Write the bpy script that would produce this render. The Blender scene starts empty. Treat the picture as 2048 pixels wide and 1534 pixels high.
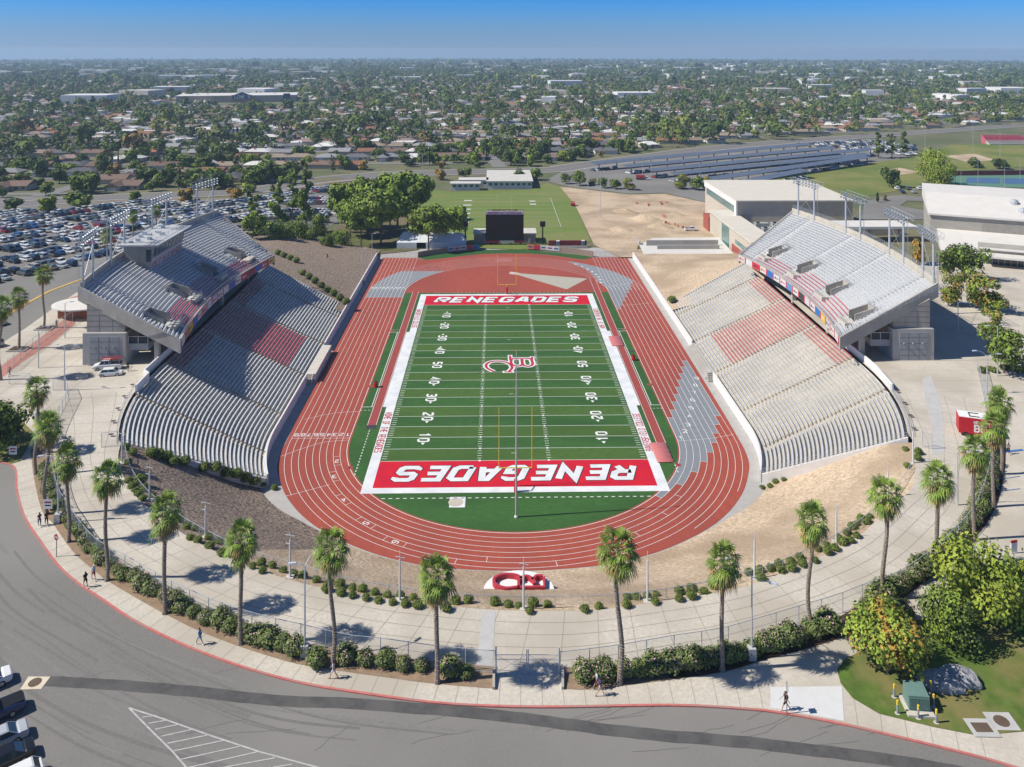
import bpy, bmesh, math, random
import numpy as np
from mathutils import Vector, Matrix
rnd = random.Random(7)
sc = bpy.context.scene
# ------------------------------------------------------------------ camera
FOC, V0, CAM = 1655.05, 97.08, Vector((-3.44, -196.319, 74.951))     # a level camera with the lens shifted down
PITCH, YAW, ROLL = 0., .0194, .0014
Fv = Vector((math.sin(YAW)*math.cos(PITCH), math.cos(YAW)*math.cos(PITCH), -math.sin(PITCH)))
Rv = Vector((math.cos(YAW), -math.sin(YAW), 0)); Uv = Rv.cross(Fv)
R2 = Rv*math.cos(ROLL)+Uv*math.sin(ROLL); U2 = Uv*math.cos(ROLL)-Rv*math.sin(ROLL)
cd = bpy.data.cameras.new('camera'); cam = bpy.data.objects.new('camera', cd)
sc.collection.objects.link(cam); sc.camera = cam
cd.sensor_width = 36; cd.lens = FOC/2048*36; cd.shift_y = -(767-V0)/2048; cd.clip_start = 1; cd.clip_end = 60000
cam.matrix_world = Matrix(((R2.x, U2.x, -Fv.x, CAM.x), (R2.y, U2.y, -Fv.y, CAM.y), (R2.z, U2.z, -Fv.z, CAM.z), (0, 0, 0, 1)))
# ------------------------------------------------------------------ light
SUN_EL, SUN_DIR = math.radians(44.8), Vector((-1, -.10, 0)).normalized()   # where the sun stands
w = bpy.data.worlds.new('World'); sc.world = w; w.use_nodes = True
nt = w.node_tree; bgn = nt.nodes['Background']
sky = nt.nodes.new('ShaderNodeTexSky'); sky.sky_type = 'NISHITA'; sky.sun_disc = False
sky.sun_elevation = SUN_EL; sky.sun_rotation = math.atan2(SUN_DIR.x, SUN_DIR.y)
sky.altitude = 200; sky.air_density = 1.0; sky.dust_density = .3; sky.ozone_density = 4
tc = nt.nodes.new('ShaderNodeTexCoord'); sx = nt.nodes.new('ShaderNodeSeparateXYZ'); nt.links.new(tc.outputs['Generated'], sx.inputs[0])
mz = nt.nodes.new('ShaderNodeMath'); mz.operation = 'MAXIMUM'; mz.inputs[1].default_value = .022; nt.links.new(sx.outputs[2], mz.inputs[0]); cz = nt.nodes.new('ShaderNodeCombineXYZ')
for k in (0, 1): nt.links.new(sx.outputs[k], cz.inputs[k])
nt.links.new(mz.outputs[0], cz.inputs[2]); nt.links.new(cz.outputs[0], sky.inputs[0])
rp = nt.nodes.new('ShaderNodeValToRGB'); nt.links.new(sx.outputs[2], rp.inputs[0]); E = rp.color_ramp.elements
E[0].position = 0.; E[0].color = (.62, .84, 1.50, 1); E[1].position = .5; E[1].color = (.75, .9, 1.1, 1); q = E.new(.11); q.color = (.24, .72, 1.6, 1); q = E.new(.058); q.color = (.24, .76, 1.70, 1)
mx = nt.nodes.new('ShaderNodeMix'); mx.data_type = 'RGBA'; mx.blend_type = 'MULTIPLY'; mx.inputs['Factor'].default_value = 1
nt.links.new(sky.outputs[0], mx.inputs[6]); nt.links.new(rp.outputs[0], mx.inputs[7]); nt.links.new(mx.outputs[2], bgn.inputs[0]); bgn.inputs[1].default_value = .066
sd = bpy.data.lights.new('sun', 'SUN'); sun = bpy.data.objects.new('sun', sd); sc.collection.objects.link(sun)
sd.energy = 5.0; sd.angle = math.radians(.53); sd.color = (1, .945, .85)
tosun = Vector((SUN_DIR.x*math.cos(SUN_EL), SUN_DIR.y*math.cos(SUN_EL), math.sin(SUN_EL)))
sun.rotation_euler = tosun.to_track_quat('Z', 'Y').to_euler(); sun.location = (-300, -30, 300)
sc.view_settings.view_transform = 'Standard'; sc.view_settings.look = 'None'
sc.view_settings.exposure = .22; sc.view_settings.gamma = 1
sc.cycles.max_bounces = 5; sc.cycles.diffuse_bounces = 3; sc.cycles.glossy_bounces = 2
sc.cycles.transmission_bounces = 2; sc.cycles.transparent_max_bounces = 6; sc.cycles.volume_bounces = 0
sc.cycles.use_denoising = True
# ------------------------------------------------------------------ helpers
COL = sc.collection
ZP = 11.5      # the concourse lies this far above the field
def sstep(t): t = max(0., min(1., t)); return t*t*(3-2*t)
def H(x, y):                      # the lie of the land outside the sunken field
    ax = abs(x)
    if x < 0: k = sstep((ax-72)/30); h = ZP*((1-k)*(1-sstep((y-42)/62))+k*(1-max(0, min(1, (y-35)/270))))
    else: k = sstep((ax-80)/60); h = ZP*(1-sstep((y-42-22*k)/(62+70*k)))
    d = math.hypot(x, y+196)
    if d > 500: h -= (d-500)*.0027+(.00000052*(d-1500)**2 if d > 1500 else 0)
    return h
def at(u, v, z=0.):
    d = Fv+R2*((u-1024)/FOC)+U2*((V0-v)/FOC); return CAM+d*((z-CAM.z)/d.z)
def drop(u, v, off=0.):           # the point of the land seen there
    z = 0.
    for _ in range(12): p = at(u, v, z); z = .5*z+.5*H(p.x, p.y)
    p = at(u, v, z); return Vector((p.x, p.y, H(p.x, p.y)+off))
def tag(o, label=None, cat=None, group=None, kind=None):
    for k, v in (('label', label), ('category', cat), ('group', group), ('kind', kind)):
        if v: o[k] = v
    return o
def empty(name, loc=(0, 0, 0), rz=0., label=None, cat=None, group=None, s=1.):
    o = bpy.data.objects.new(name, None); COL.objects.link(o); o.location = loc; o.rotation_euler = (0, 0, rz)
    if s != 1.: o.scale = (s, s, s)
    return tag(o, label, cat, group)
_m = {}
def mat(name, c, rough=.8, var=.12, scale=1., c2=None, obj=False, metal=0., spec=.3, bump=0., detail=6, stretch=None, c3=None, scale3=.05, rand=0.):
    if name in _m: return _m[name]
    m = bpy.data.materials.new(name); m.use_nodes = True; n = m.node_tree; N, L = n.nodes, n.links
    b = N['Principled BSDF']; b.inputs['Roughness'].default_value = rough; b.inputs['Metallic'].default_value = metal
    b.inputs['Specular IOR Level'].default_value = spec
    if obj: pos = N.new('ShaderNodeTexCoord').outputs['Object']
    else: pos = N.new('ShaderNodeNewGeometry').outputs['Position']
    if stretch:
        mp = N.new('ShaderNodeMapping'); mp.inputs['Scale'].default_value = stretch; L.new(pos, mp.inputs[0]); pos = mp.outputs[0]
    t = N.new('ShaderNodeTexNoise'); t.inputs['Scale'].default_value = scale; t.inputs['Detail'].default_value = detail; t.inputs['Roughness'].default_value = .62
    L.new(pos, t.inputs['Vector'])
    r = N.new('ShaderNodeValToRGB'); r.color_ramp.elements[0].position = .3; r.color_ramp.elements[1].position = .7
    a = c if c2 is None else c2
    k0, k1 = (1-var, 1+var)
    r.color_ramp.elements[0].color = (*[max(0, x*k0) for x in c], 1); r.color_ramp.elements[1].color = (*[x*k1 for x in a], 1)
    L.new(t.outputs[0], r.inputs[0]); out = r.outputs[0]
    if c3 is not None:
        t3 = N.new('ShaderNodeTexNoise'); t3.inputs['Scale'].default_value = scale3; t3.inputs['Detail'].default_value = 4; L.new(pos, t3.inputs['Vector'])
        r3 = N.new('ShaderNodeValToRGB'); r3.color_ramp.elements[0].position = .42; r3.color_ramp.elements[1].position = .62; L.new(t3.outputs[0], r3.inputs[0])
        mx = N.new('ShaderNodeMix'); mx.data_type = 'RGBA'; L.new(r3.outputs[0], mx.inputs['Factor']); L.new(out, mx.inputs[6]); mx.inputs[7].default_value = (*c3, 1); out = mx.outputs[2]
    if rand:
        oi = N.new('ShaderNodeObjectInfo'); mr = N.new('ShaderNodeMapRange'); mr.inputs[3].default_value = 1-rand; mr.inputs[4].default_value = 1+rand
        L.new(oi.outputs['Random'], mr.inputs[0]); hs = N.new('ShaderNodeHueSaturation'); L.new(mr.outputs[0], hs.inputs['Value']); L.new(out, hs.inputs['Color']); out = hs.outputs[0]
    L.new(out, b.inputs['Base Color'])
    if bump:
        bp = N.new('ShaderNodeBump'); bp.inputs['Strength'].default_value = min(1, bump); bp.inputs['Distance'].default_value = .1*max(1, bump); L.new(t.outputs[0], bp.inputs['Height']); L.new(bp.outputs[0], b.inputs['Normal'])
    _m[name] = m; return m
class MB:
    def __init__(s): s.v = []; s.f = []; s.m = []; s.mats = []
    def mi(s, m):
        if m not in s.mats: s.mats.append(m)
        return s.mats.index(m)
    def face(s, pts, m):
        n = len(s.v); s.v += [tuple(p) for p in pts]; s.f.append(tuple(range(n, n+len(pts)))); s.m.append(s.mi(m)); return s
    def mesh(s, vs, fs, m):
        n = len(s.v); s.v += [tuple(p) for p in vs]; i = s.mi(m)
        for f in fs: s.f.append(tuple(n+k for k in f)); s.m.append(i)
        return s
    def box(s, x0, y0, z0, x1, y1, z1, m, M=None):
        P = [Vector(p) for p in ((x0, y0, z0), (x1, y0, z0), (x1, y1, z0), (x0, y1, z0), (x0, y0, z1), (x1, y0, z1), (x1, y1, z1), (x0, y1, z1))]
        if M is not None: P = [M @ p for p in P]
        return s.mesh(P, [(0, 3, 2, 1), (4, 5, 6, 7), (0, 1, 5, 4), (1, 2, 6, 5), (2, 3, 7, 6), (3, 0, 4, 7)], m)
    def hexa(s, b, t, m):         # bottom quad, top quad
        return s.mesh(list(b)+list(t), [(0, 3, 2, 1), (4, 5, 6, 7), (0, 1, 5, 4), (1, 2, 6, 5), (2, 3, 7, 6), (3, 0, 4, 7)], m)
    def tube(s, a, b, r0, r1, n, m, cap=True):
        a = Vector(a); b = Vector(b); d = (b-a).normalized(); u = d.orthogonal().normalized(); q = d.cross(u)
        P = []
        for c, r in ((a, r0), (b, r1)):
            for i in range(n): t = 2*math.pi*i/n; P.append(c+(u*math.cos(t)+q*math.sin(t))*r)
        F = [(i, (i+1) % n, n+(i+1) % n, n+i) for i in range(n)]
        if cap: F += [tuple(range(n-1, -1, -1)), tuple(range(n, 2*n))]
        return s.mesh(P, F, m)
    def lathe(s, prof, n, m, c=(0, 0, 0)):
        P = [(c[0]+r*math.cos(2*math.pi*i/n), c[1]+r*math.sin(2*math.pi*i/n), c[2]+z) for r, z in prof for i in range(n)]
        F = [(k*n+i, k*n+(i+1) % n, (k+1)*n+(i+1) % n, (k+1)*n+i) for k in range(len(prof)-1) for i in range(n)]
        return s.mesh(P, F+[tuple(range(n-1, -1, -1)), tuple((len(prof)-1)*n+i for i in range(n))], m)
    def prism(s, poly, z0, z1, m, mtop=None):
        n = len(poly); P = [(p[0], p[1], z0) for p in poly]+[(p[0], p[1], z1) for p in poly]
        s.mesh(P, [tuple(range(n-1, -1, -1))]+[(i, (i+1) % n, n+(i+1) % n, n+i) for i in range(n)], m)
        return s.mesh([(p[0], p[1], z1) for p in poly], [tuple(range(n))], mtop or m)
    def build(s, name, parent=None, smooth=False, **kw):
        me = bpy.data.meshes.new(name); me.from_pydata(s.v, [], s.f)
        for m in s.mats: me.materials.append(m)
        me.polygons.foreach_set('material_index', s.m)
        if smooth: me.polygons.foreach_set('use_smooth', [True]*len(s.f))
        me.update(); o = bpy.data.objects.new(name, me); COL.objects.link(o)
        if parent: o.parent = parent
        return tag(o, **kw)
def ribbon(mb, pts, wd, z, m, closed=False):
    P = [Vector((p[0], p[1])) for p in pts]; n = len(P); L = []; Rr = []
    for i in range(n):
        a = P[i-1] if (i or closed) else None; b = P[(i+1) % n] if (i < n-1 or closed) else None
        d1 = (P[i]-a).normalized() if a is not None else None; d2 = (b-P[i]).normalized() if b is not None else None
        if d1 is None: d1 = d2
        if d2 is None: d2 = d1
        t = d1+d2; t = t.normalized() if t.length > 1e-6 else d1
        nn = Vector((-t.y, t.x)); k = 1/max(.35, nn.dot(Vector((-d1.y, d1.x)))); L.append(P[i]+nn*wd/2*k); Rr.append(P[i]-nn*wd/2*k)
    zz = (lambda p: z(p.x, p.y)) if callable(z) else (lambda p: z)
    vs = [(p.x, p.y, zz(p)) for p in L]+[(p.x, p.y, zz(p)) for p in Rr]
    fs = [(i, n+i, n+(i+1) % n, (i+1) % n) for i in range(n if closed else n-1)]
    mb.mesh(vs, fs, m)
def sheet(name, poly, m, z=None, off=.12, step=8., parent=None, **kw):   # a flat or draped polygon
    bm = bmesh.new(); vs = [bm.verts.new((p[0], p[1], 0)) for p in poly]; f = bm.faces.new(vs); f.normal_update(); bmesh.ops.triangulate(bm, faces=[f])
    if z is None:
        for ax in (0, 1):
            lo = min(p[ax] for p in poly); hi = max(p[ax] for p in poly); c = math.ceil(lo/step)*step
            while c < hi:
                co = [0, 0, 0]; no = [0, 0, 0]; co[ax] = c; no[ax] = 1
                bmesh.ops.bisect_plane(bm, geom=bm.verts[:]+bm.edges[:]+bm.faces[:], plane_co=co, plane_no=no); c += step
    for v in bm.verts: v.co.z = (H(v.co.x, v.co.y)+off) if z is None else z
    for f in bm.faces:
        f.normal_update()
        if f.normal.z < 0: f.normal_flip()
    me = bpy.data.meshes.new(name); bm.to_mesh(me); bm.free(); me.materials.append(m)
    o = bpy.data.objects.new(name, me); COL.objects.link(o)
    if parent: o.parent = parent
    return tag(o, **kw)
def smoothline(P, k=4):           # Catmull-Rom through 2-D points
    out = []; n = len(P)
    for i in range(n-1):
        p0, p1, p2, p3 = [Vector(P[max(0, min(n-1, j))][:2]) for j in (i-1, i, i+1, i+2)]
        for s_ in range(k):
            t = s_/k; out.append(.5*((2*p1)+(p2-p0)*t+(2*p0-5*p1+4*p2-p3)*t*t+(3*p1-3*p2+p3-p0)*t**3))
    out.append(Vector(P[-1][:2])); return out
def copy_tree(o, loc=None, rz=None, parent=None, label=None, s=None):
    c = o.copy(); COL.objects.link(c)
    if parent is not None: c.parent = parent
    if loc is not None: c.location = loc
    if rz is not None: c.rotation_euler = (0, 0, rz)
    if s is not None: c.scale = s if hasattr(s, '__len__') else (s, s, s)
    if label: c['label'] = label
    for ch in [k for k in ALLKIDS(o)]: copy_tree(ch, parent=c)
    return c
_kids = {}
def ALLKIDS(o):
    if o.name not in _kids: _kids[o.name] = [q for q in bpy.data.objects if q.parent == o]
    return _kids[o.name]
ORD = ['first', 'second', 'third', 'fourth', 'fifth', 'sixth', 'seventh', 'eighth', 'ninth', 'tenth', 'eleventh', 'twelfth']
def nth(i):
    if i < 12: return ORD[i]
    n = i+1; return f"{n}{'th' if 10 <= n % 100 <= 20 else {1: 'st', 2: 'nd', 3: 'rd'}.get(n % 10, 'th')}"
# stroke lettering on a 0..1 grid (width .62), drawn as mitred ribbons
G = {'R': [[(0, 0), (0, 1), (.5, 1), (.62, .88), (.62, .56), (.5, .44), (.02, .44)], [(.3, .44), (.62, 0)]], 'E': [[(.62, 0), (0, 0), (0, 1), (.62, 1)], [(0, .5), (.55, .5)]],
 'N': [[(0, 0), (0, 1), (.62, 0), (.62, 1)]], 'G': [[(.62, .8), (.62, .88), (.5, 1), (.12, 1), (0, .88), (0, .12), (.12, 0), (.5, 0), (.62, .12), (.62, .46), (.34, .46)]],
 'A': [[(0, 0), (.22, 1), (.42, 1), (.64, 0)], [(.08, .3), (.56, .3)]], 'D': [[(0, 0), (0, 1), (.48, 1), (.62, .86), (.62, .14), (.48, 0), (0, 0)]],
 'S': [[(.62, .8), (.62, .9), (.52, 1), (.1, 1), (0, .9), (0, .6), (.1, .5), (.52, .5), (.62, .4), (.62, .1), (.52, 0), (.1, 0), (0, .1), (0, .2)]],
 'B': [[(.44, .5), (0, .5), (0, 0), (.5, 0), (.62, .12), (.62, .38), (.5, .5), (.6, .62), (.6, .88), (.5, 1), (0, 1), (0, .5)]], 'C': [[(.62, .78), (.62, .88), (.5, 1), (.12, 1), (0, .88), (0, .12), (.12, 0), (.5, 0), (.62, .12), (.62, .22)]],
 'K': [[(0, 0), (0, 1)], [(.6, 1), (.06, .45)], [(.2, .58), (.62, 0)]], 'F': [[(0, 0), (0, 1), (.6, 1)], [(0, .5), (.5, .5)]], 'I': [[(.3, 0), (.3, 1)]], 'L': [[(0, 1), (0, 0), (.58, 0)]],
 'O': [[(.1, 0), (0, .1), (0, .9), (.1, 1), (.52, 1), (.62, .9), (.62, .1), (.52, 0), (.1, 0), (0, .1)]], 'H': [[(0, 0), (0, 1)], [(.62, 0), (.62, 1)], [(0, .5), (.62, .5)]],
 'M': [[(0, 0), (0, 1), (.36, .3), (.72, 1), (.72, 0)]], 'T': [[(.31, 0), (.31, 1)], [(0, 1), (.62, 1)]], 'U': [[(0, 1), (0, .12), (.12, 0), (.5, 0), (.62, .12), (.62, 1)]], 'Y': [[(0, 1), (.31, .45), (.62, 1)], [(.31, .45), (.31, 0)]],
 'W': [[(0, 1), (.18, 0), (.38, .7), (.58, 0), (.76, 1)]], 'P': [[(0, 0), (0, 1), (.5, 1), (.62, .88), (.62, .56), (.5, .44), (.02, .44)]], "'": [[(.2, 1), (.2, .75)]],
 '0': [[(.1, 0), (0, .1), (0, .9), (.1, 1), (.52, 1), (.62, .9), (.62, .1), (.52, 0), (.1, 0), (0, .1)]], '1': [[(.1, .8), (.35, 1), (.35, 0)]], '2': [[(0, .85), (.12, 1), (.5, 1), (.62, .88), (.62, .62), (0, .14), (0, 0), (.62, 0)]],
 '3': [[(0, .88), (.12, 1), (.5, 1), (.62, .88), (.62, .6), (.52, .5), (.2, .5)], [(.52, .5), (.62, .4), (.62, .12), (.5, 0), (.12, 0), (0, .12)]], '4': [[(.46, 0), (.46, 1), (0, .3), (.66, .3)]],
 '5': [[(.6, 1), (.04, 1), (0, .56), (.5, .56), (.62, .46), (.62, .12), (.5, 0), (.1, 0), (0, .12)]], '6': [[(.58, 1), (.12, 1), (0, .88), (0, .12), (.12, 0), (.5, 0), (.62, .12), (.62, .42), (.5, .54), (0, .54)]],
 '7': [[(0, 1), (.62, 1), (.24, 0)]], '8': [[(.31, .52), (.08, .6), (.04, .9), (.14, 1), (.48, 1), (.58, .9), (.54, .6), (.08, .44), (0, .12), (.12, 0), (.5, 0), (.62, .12), (.54, .42), (.31, .52)]],
 '9': [[(.04, 0), (.5, 0), (.62, .12), (.62, .88), (.5, 1), (.12, 1), (0, .88), (0, .58), (.12, .46), (.62, .46)]], ' ': []}
def lettering(mb, text, o, ex, ey, hgt, adv, wd, m, slant=0., en=None, lift=0., wx=1.):
    # o origin, ex/ey reading and up directions (Vectors), en the surface normal
    o = Vector(o); ex = Vector(ex); ey = Vector(ey); en = Vector(en or ex.cross(ey)); x = 0.; k = 0
    for ch in text:
        for st in G.get(ch, []):
            loc = MB(); k = (k+1) % 4
            ribbon(loc, [((x+px*hgt*wx)+slant*py*hgt, py*hgt) for px, py in st], wd, 0., m)
            mb.mesh([o+ex*p[0]+ey*p[1]+en*(lift+k*.0035) for p in loc.v], loc.f, m)
        x += adv
# ------------------------------------------------------------------ common materials
WHITE = mat('white_paint', (.74, .74, .72), .7, .06, 3.); GREYC = mat('grey_concrete', (.42, .40, .36), .9, .12, .35, c3=(.36, .34, .31), scale3=.08)
CONC = mat('pale_concrete', (.53, .485, .41), .9, .13, 2.5, c3=(.44, .395, .325), scale3=.11, stretch=(1, 1, 1)); STEEL = mat('galvanised_steel', (.52, .55, .58), .45, .08, 2., metal=.35)
ASPH = mat('asphalt', (.185, .177, .163), .93, .14, 6., c3=(.225, .215, .198), scale3=.035); BLACK = mat('black_paint', (.012, .012, .014), .5, .1, 3.)
GLASS = mat('tinted_glass', (.03, .05, .055), .12, .2, .5, spec=.8)
# ================================================================== SETTING: land
BOWL = [(-91, 112), (-91, 40), (-76, 30), (-77, -38), (-70, -62), (-54, -84), (-25, -100), (0, -104), (25, -101), (54, -86), (71, -64), (77, -42), (76, 30), (91, 40), (91, 112)]
def inside(P, x, y):
    c = False; j = len(P)-1
    for i in range(len(P)):
        if (P[i][1] > y) != (P[j][1] > y) and x < (P[j][0]-P[i][0])*(y-P[i][1])/(P[j][1]-P[i][1])+P[i][0]: c = not c
        j = i
    return c
def axis(lo, hi, st, far):
    a = [lo+i*st for i in range(int((hi-lo)/st)+1)]; d = st; b = []; x = hi
    while x < far: d *= 1.22; x += d; b.append(x)
    d = st; c = []; x = lo
    while x > -far: d *= 1.22; x -= d; c.append(x)
    return c[::-1]+a+b
XS = axis(-420, 420, 5, 11000); YS = [y for y in axis(-240, 520, 5, 9500) if y > -1500]
GR = mat('dry_ground', (.17, .145, .095), .95, .2, .12, c2=(.15, .15, .07), c3=(.10, .12, .05), scale3=.02)
vs = []; fs = []
for y in YS:
    for x in XS:
        z = H(x, y)
        if abs(x) < 95 and -105 < y < 115 and inside(BOWL, x, y): z = -1.5
        vs.append((x, y, z))
nx = len(XS)
for j in range(len(YS)-1):
    for i in range(nx-1): k = j*nx+i; fs.append((k, k+1, k+nx+1, k+nx))
MB().mesh(vs, fs, GR).build('ground', kind='structure')
# ------------------------------------------------------------------ running track and playing field
RED = mat('track_rubber', (.33, .070, .045), .85, .10, .9, c3=(.285, .064, .045), scale3=.09, stretch=(1, .25, 1)); GRAYT = mat('exchange_zone_rubber', (.21, .225, .245), .85, .07, .8)
APR = mat('apron_concrete', (.40, .385, .36), .9, .1, .6)
def arc(cx, cy, r, a0, a1, n=40): return [(cx+r*math.cos(math.radians(a0+(a1-a0)*i/n)), cy+r*math.sin(math.radians(a0+(a1-a0)*i/n))) for i in range(n+1)]
CN, CF, R0, LW = -36.9, 58.6, 31.45, 1.235
sheet('apron', [(-47.5, 118), (-47.5, -30)]+arc(0, CN, 47.5, 180, 360, 40)+[(47.5, -30), (47.5, 118)], APR, z=-.03, kind='structure')
edgeR = [(43.6, -8), (43.5, -27), (43.3, -36.6), (43.2, -41.8), (42.7, -46.2), (42, -49), (40.3, -53.3), (38.1, -57.7), (34.4, -63), (29.6, -67.8), (22.8, -72.4), (16.9, -75.1), (10.9, -76.7), (0, -77.6)]
nearedge = [tuple(p) for p in smoothline(edgeR+[(-x, y) for x, y in reversed(edgeR[:-1])], 3)]
redpoly = [(43.8, 100.8)]+nearedge+[(-43.8, 100.5), (-31.5, 100.4), (-28.5, 97.4), (-22, 99.6), (-15, 103), (-9, 105.4), (0, 106.4), (9, 105.6), (15, 104.2), (22, 100.3), (27.6, 97), (31.6, 100.4)]
sheet('running_track', redpoly, RED, z=0, kind='structure')
mk = MB(); gz = MB()
def lanepts(k, y0, y1n=None, side=1, a1=None):    # lane line k from far y0 down the straight into the near bend
    r = R0+LW*k; P = [(side*r, y0), (side*r, CN)]
    if a1: P += [(side*x, y) for x, y in arc(0, CN, r, 0, -a1, 24)[1:]]
    return P
def lanearea(k, s, ya, yb=None, ang=None, cy=CN, sg=-1):  # grey zone in lane k: y ya..yb on the straight, or on round the bend
    r0, r1 = R0+LW*k, R0+LW*(k+1)
    def side(r): return [(s*r, ya), (s*r, cy if ang else yb)]+([(s*x, y) for x, y in arc(0, cy, r, 0, sg*ang, 16)[1:]] if ang else [])
    a, b = side(r0), side(r1); n = len(a); zz = .006
    gz.mesh([(p[0], p[1], zz) for p in a+b], [(i, i+1, n+i+1, n+i) for i in range(n-1)], GRAYT)
    ribbon(mk, [a[0], b[0]], .07, .0125, WHITE); ribbon(mk, [a[-1], b[-1]], .07, .0125, WHITE)
for k in range(8):      # the bend lanes
    r = R0+LW*k; P = [(-r, 53.5), (-r, CN)]+arc(0, CN, r, 180, 360, 90)[1:]+[(r, CF)]+arc(0, CF, r, 0, 180, 90)[1:]+[(-r, 53.5)]
    ribbon(mk, P, .07 if k else .1, .010, WHITE)
for k in (8, 9):
    r = R0+LW*k; a = 48 if k == 8 else 28
    ribbon(mk, arc(0, CN, r, 180+a, 180, 30)+[(-r, CF)]+arc(0, CF, r, 180, 0, 90)[1:]+[(r, CN)]+arc(0, CN, r, 0, -a, 30)[1:], .07, .010, WHITE)
for k in range(0, 10):  # the sprint straights run on past the bend
    for s in (-1, 1): ribbon(mk, [(s*(R0+LW*k), CF), (s*(R0+LW*k), 100.3)], .07, .0155, WHITE)
for k, (ya, yb) in enumerate([(-28.8, 0), (-25.2, 0), (-21.3, 0), (-17.5, 0), (-13.7, 0), (-9.8, -39), (-6.1, -35.8), (-2.1, -32.1), (1.7, -28.2)]):
    ang = [42, 32, 23, 16, 10, 4, 0, 0, 0][k]
    lanearea(k, 1, ya, yb, ang or None)
for k in range(9):      # far right bend
    a0 = [24, 30, 34, 38, 42, 46, 51, 55, 58][k]; yl = [41.1, 45, 48.8, 52.8, 56.9, 0, 0, 0, 0][k]
    if yl:
        r0, r1 = R0+LW*k, R0+LW*(k+1); A = [(r0, yl)]+arc(0, CF, r0, 0, a0, 16); B = [(r1, yl)]+arc(0, CF, r1, 0, a0, 16)
    else:
        b0 = [0, 0, 0, 0, 0, 3, 8, 12, 15][k]; r0, r1 = R0+LW*k, R0+LW*(k+1); A = arc(0, CF, r0, b0, a0, 16); B = arc(0, CF, r1, b0, a0, 16)
    n = len(A); gz.mesh([(p[0], p[1], .006) for p in A+B], [(i, n+i, n+i+1, i+1) for i in range(n-1)], GRAYT)
    for q in (0, -1): ribbon(mk, [A[q], B[q]], .07, .0125, WHITE)
for k in range(9):      # far left bend, up to a line across
    r0, r1 = R0+LW*k, R0+LW*(k+1); t = lambda r: math.degrees(math.asin(min(1, (82.6-CF)/r)))
    A = [(-r0, 53.5)]+[(-x, y) for x, y in arc(0, CF, r0, 0, t(r0), 20)]; B = [(-r1, 53.5)]+[(-x, y) for x, y in arc(0, CF, r1, 0, t(r1), 20)]
    n = len(A); gz.mesh([(p[0], p[1], .006) for p in A+B], [(i, i+1, n+i+1, n+i) for i in range(n-1)], GRAYT)
ribbon(mk, [(-43, 53.5), (-R0, 53.5)], .08, .0125, WHITE)
ribbon(mk, [(-42.6, -36.6), (-R0, -36.6)], .08, .0125, WHITE)
for cur in ([(-42.8, -43.6), (-39.5, -40.6), (-36, -38.2), (-R0, -37.4)], [(-42, -28.5), (-38, -26.2), (-34.5, -25.2), (-R0, -25)], [(R0, -38.7), (35, -38.4), (39, -37.6), (42.9, -36.3)], [(-38.6, -57.2), (-35.6, -55.6), (-31.9, -53.6)], [(R0, 44.4), (36, 45), (42.9, 47)], [(R0, 64), (36, 65.5), (42, 69.5)], [(-R0, 62.3), (-42.6, 62.6)]):
    ribbon(mk, [tuple(p) for p in smoothline(cur, 4)], .07, .0125, WHITE)
ez = lambda a: (math.cos(math.radians(a)), math.sin(math.radians(a)))
for i in range(9):      # numbers at the left start, upside down to the camera
    lettering(mk, str(9-i), (-42.6+i*LW+1.0, -34.6, .013), (-1, 0, 0), (0, -1, 0), 1.1, 1, .17, WHITE, en=(0, 0, 1))
for i in range(8):
    lettering(mk, str(i+2), (33.3+i*LW, -36.5+i*3.85+(0 if i else 1), .013), (1, 0, 0), (0, 1, 0), 1.3, 1, .17, WHITE)
lettering(mk, '1', (31.9, -38.2, .013), (1, 0, 0), (0, 1, 0), 1.2, 1, .17, WHITE)
for k, a in zip(range(1, 7), (192, 201, 214, 227, 238, 251)):
    for d in (0, 5.5): ribbon(mk, [(q*math.cos(math.radians(a+d)), CN+q*math.sin(math.radians(a+d))) for q in (R0+LW*k, R0+LW*(k+1))], .07, .0125, WHITE)
    q = R0+LW*(k+.3); c, s_ = ez(a+2.2); lettering(mk, str(k+1), (q*c, CN+q*s_, .013), (c, s_, 0), (-s_, c, 0), .95, 1, .16, WHITE, en=(0, 0, 1))
for i, a in enumerate((263, 278, 291, 300, 312, 322)):
    k = (5, 6, 5, 4, 3, 2)[i]; ribbon(mk, [(q*math.cos(math.radians(a)), CN+q*math.sin(math.radians(a))) for q in (R0+LW*k, R0+LW*(k+1))], .07, .0125, WHITE)
for i in range(9): lettering(mk, str(9-i), (-42.3+i*LW, 62.9, .013), (1, 0, 0), (0, 1, 0), 1.0, 1, .22, WHITE)
for i in range(8): c, s_ = ez(18+5*i); r = R0+LW*(i+.3); mk.face([(r*c-.3, CF+r*s_-.4, .013), (r*c+.4, CF+r*s_-.4, .013), (r*c+.4, CF+r*s_+.4, .013), (r*c-.3, CF+r*s_+.4, .013)], WHITE)
gz.build('exchange_zones', kind='structure'); 
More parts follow.
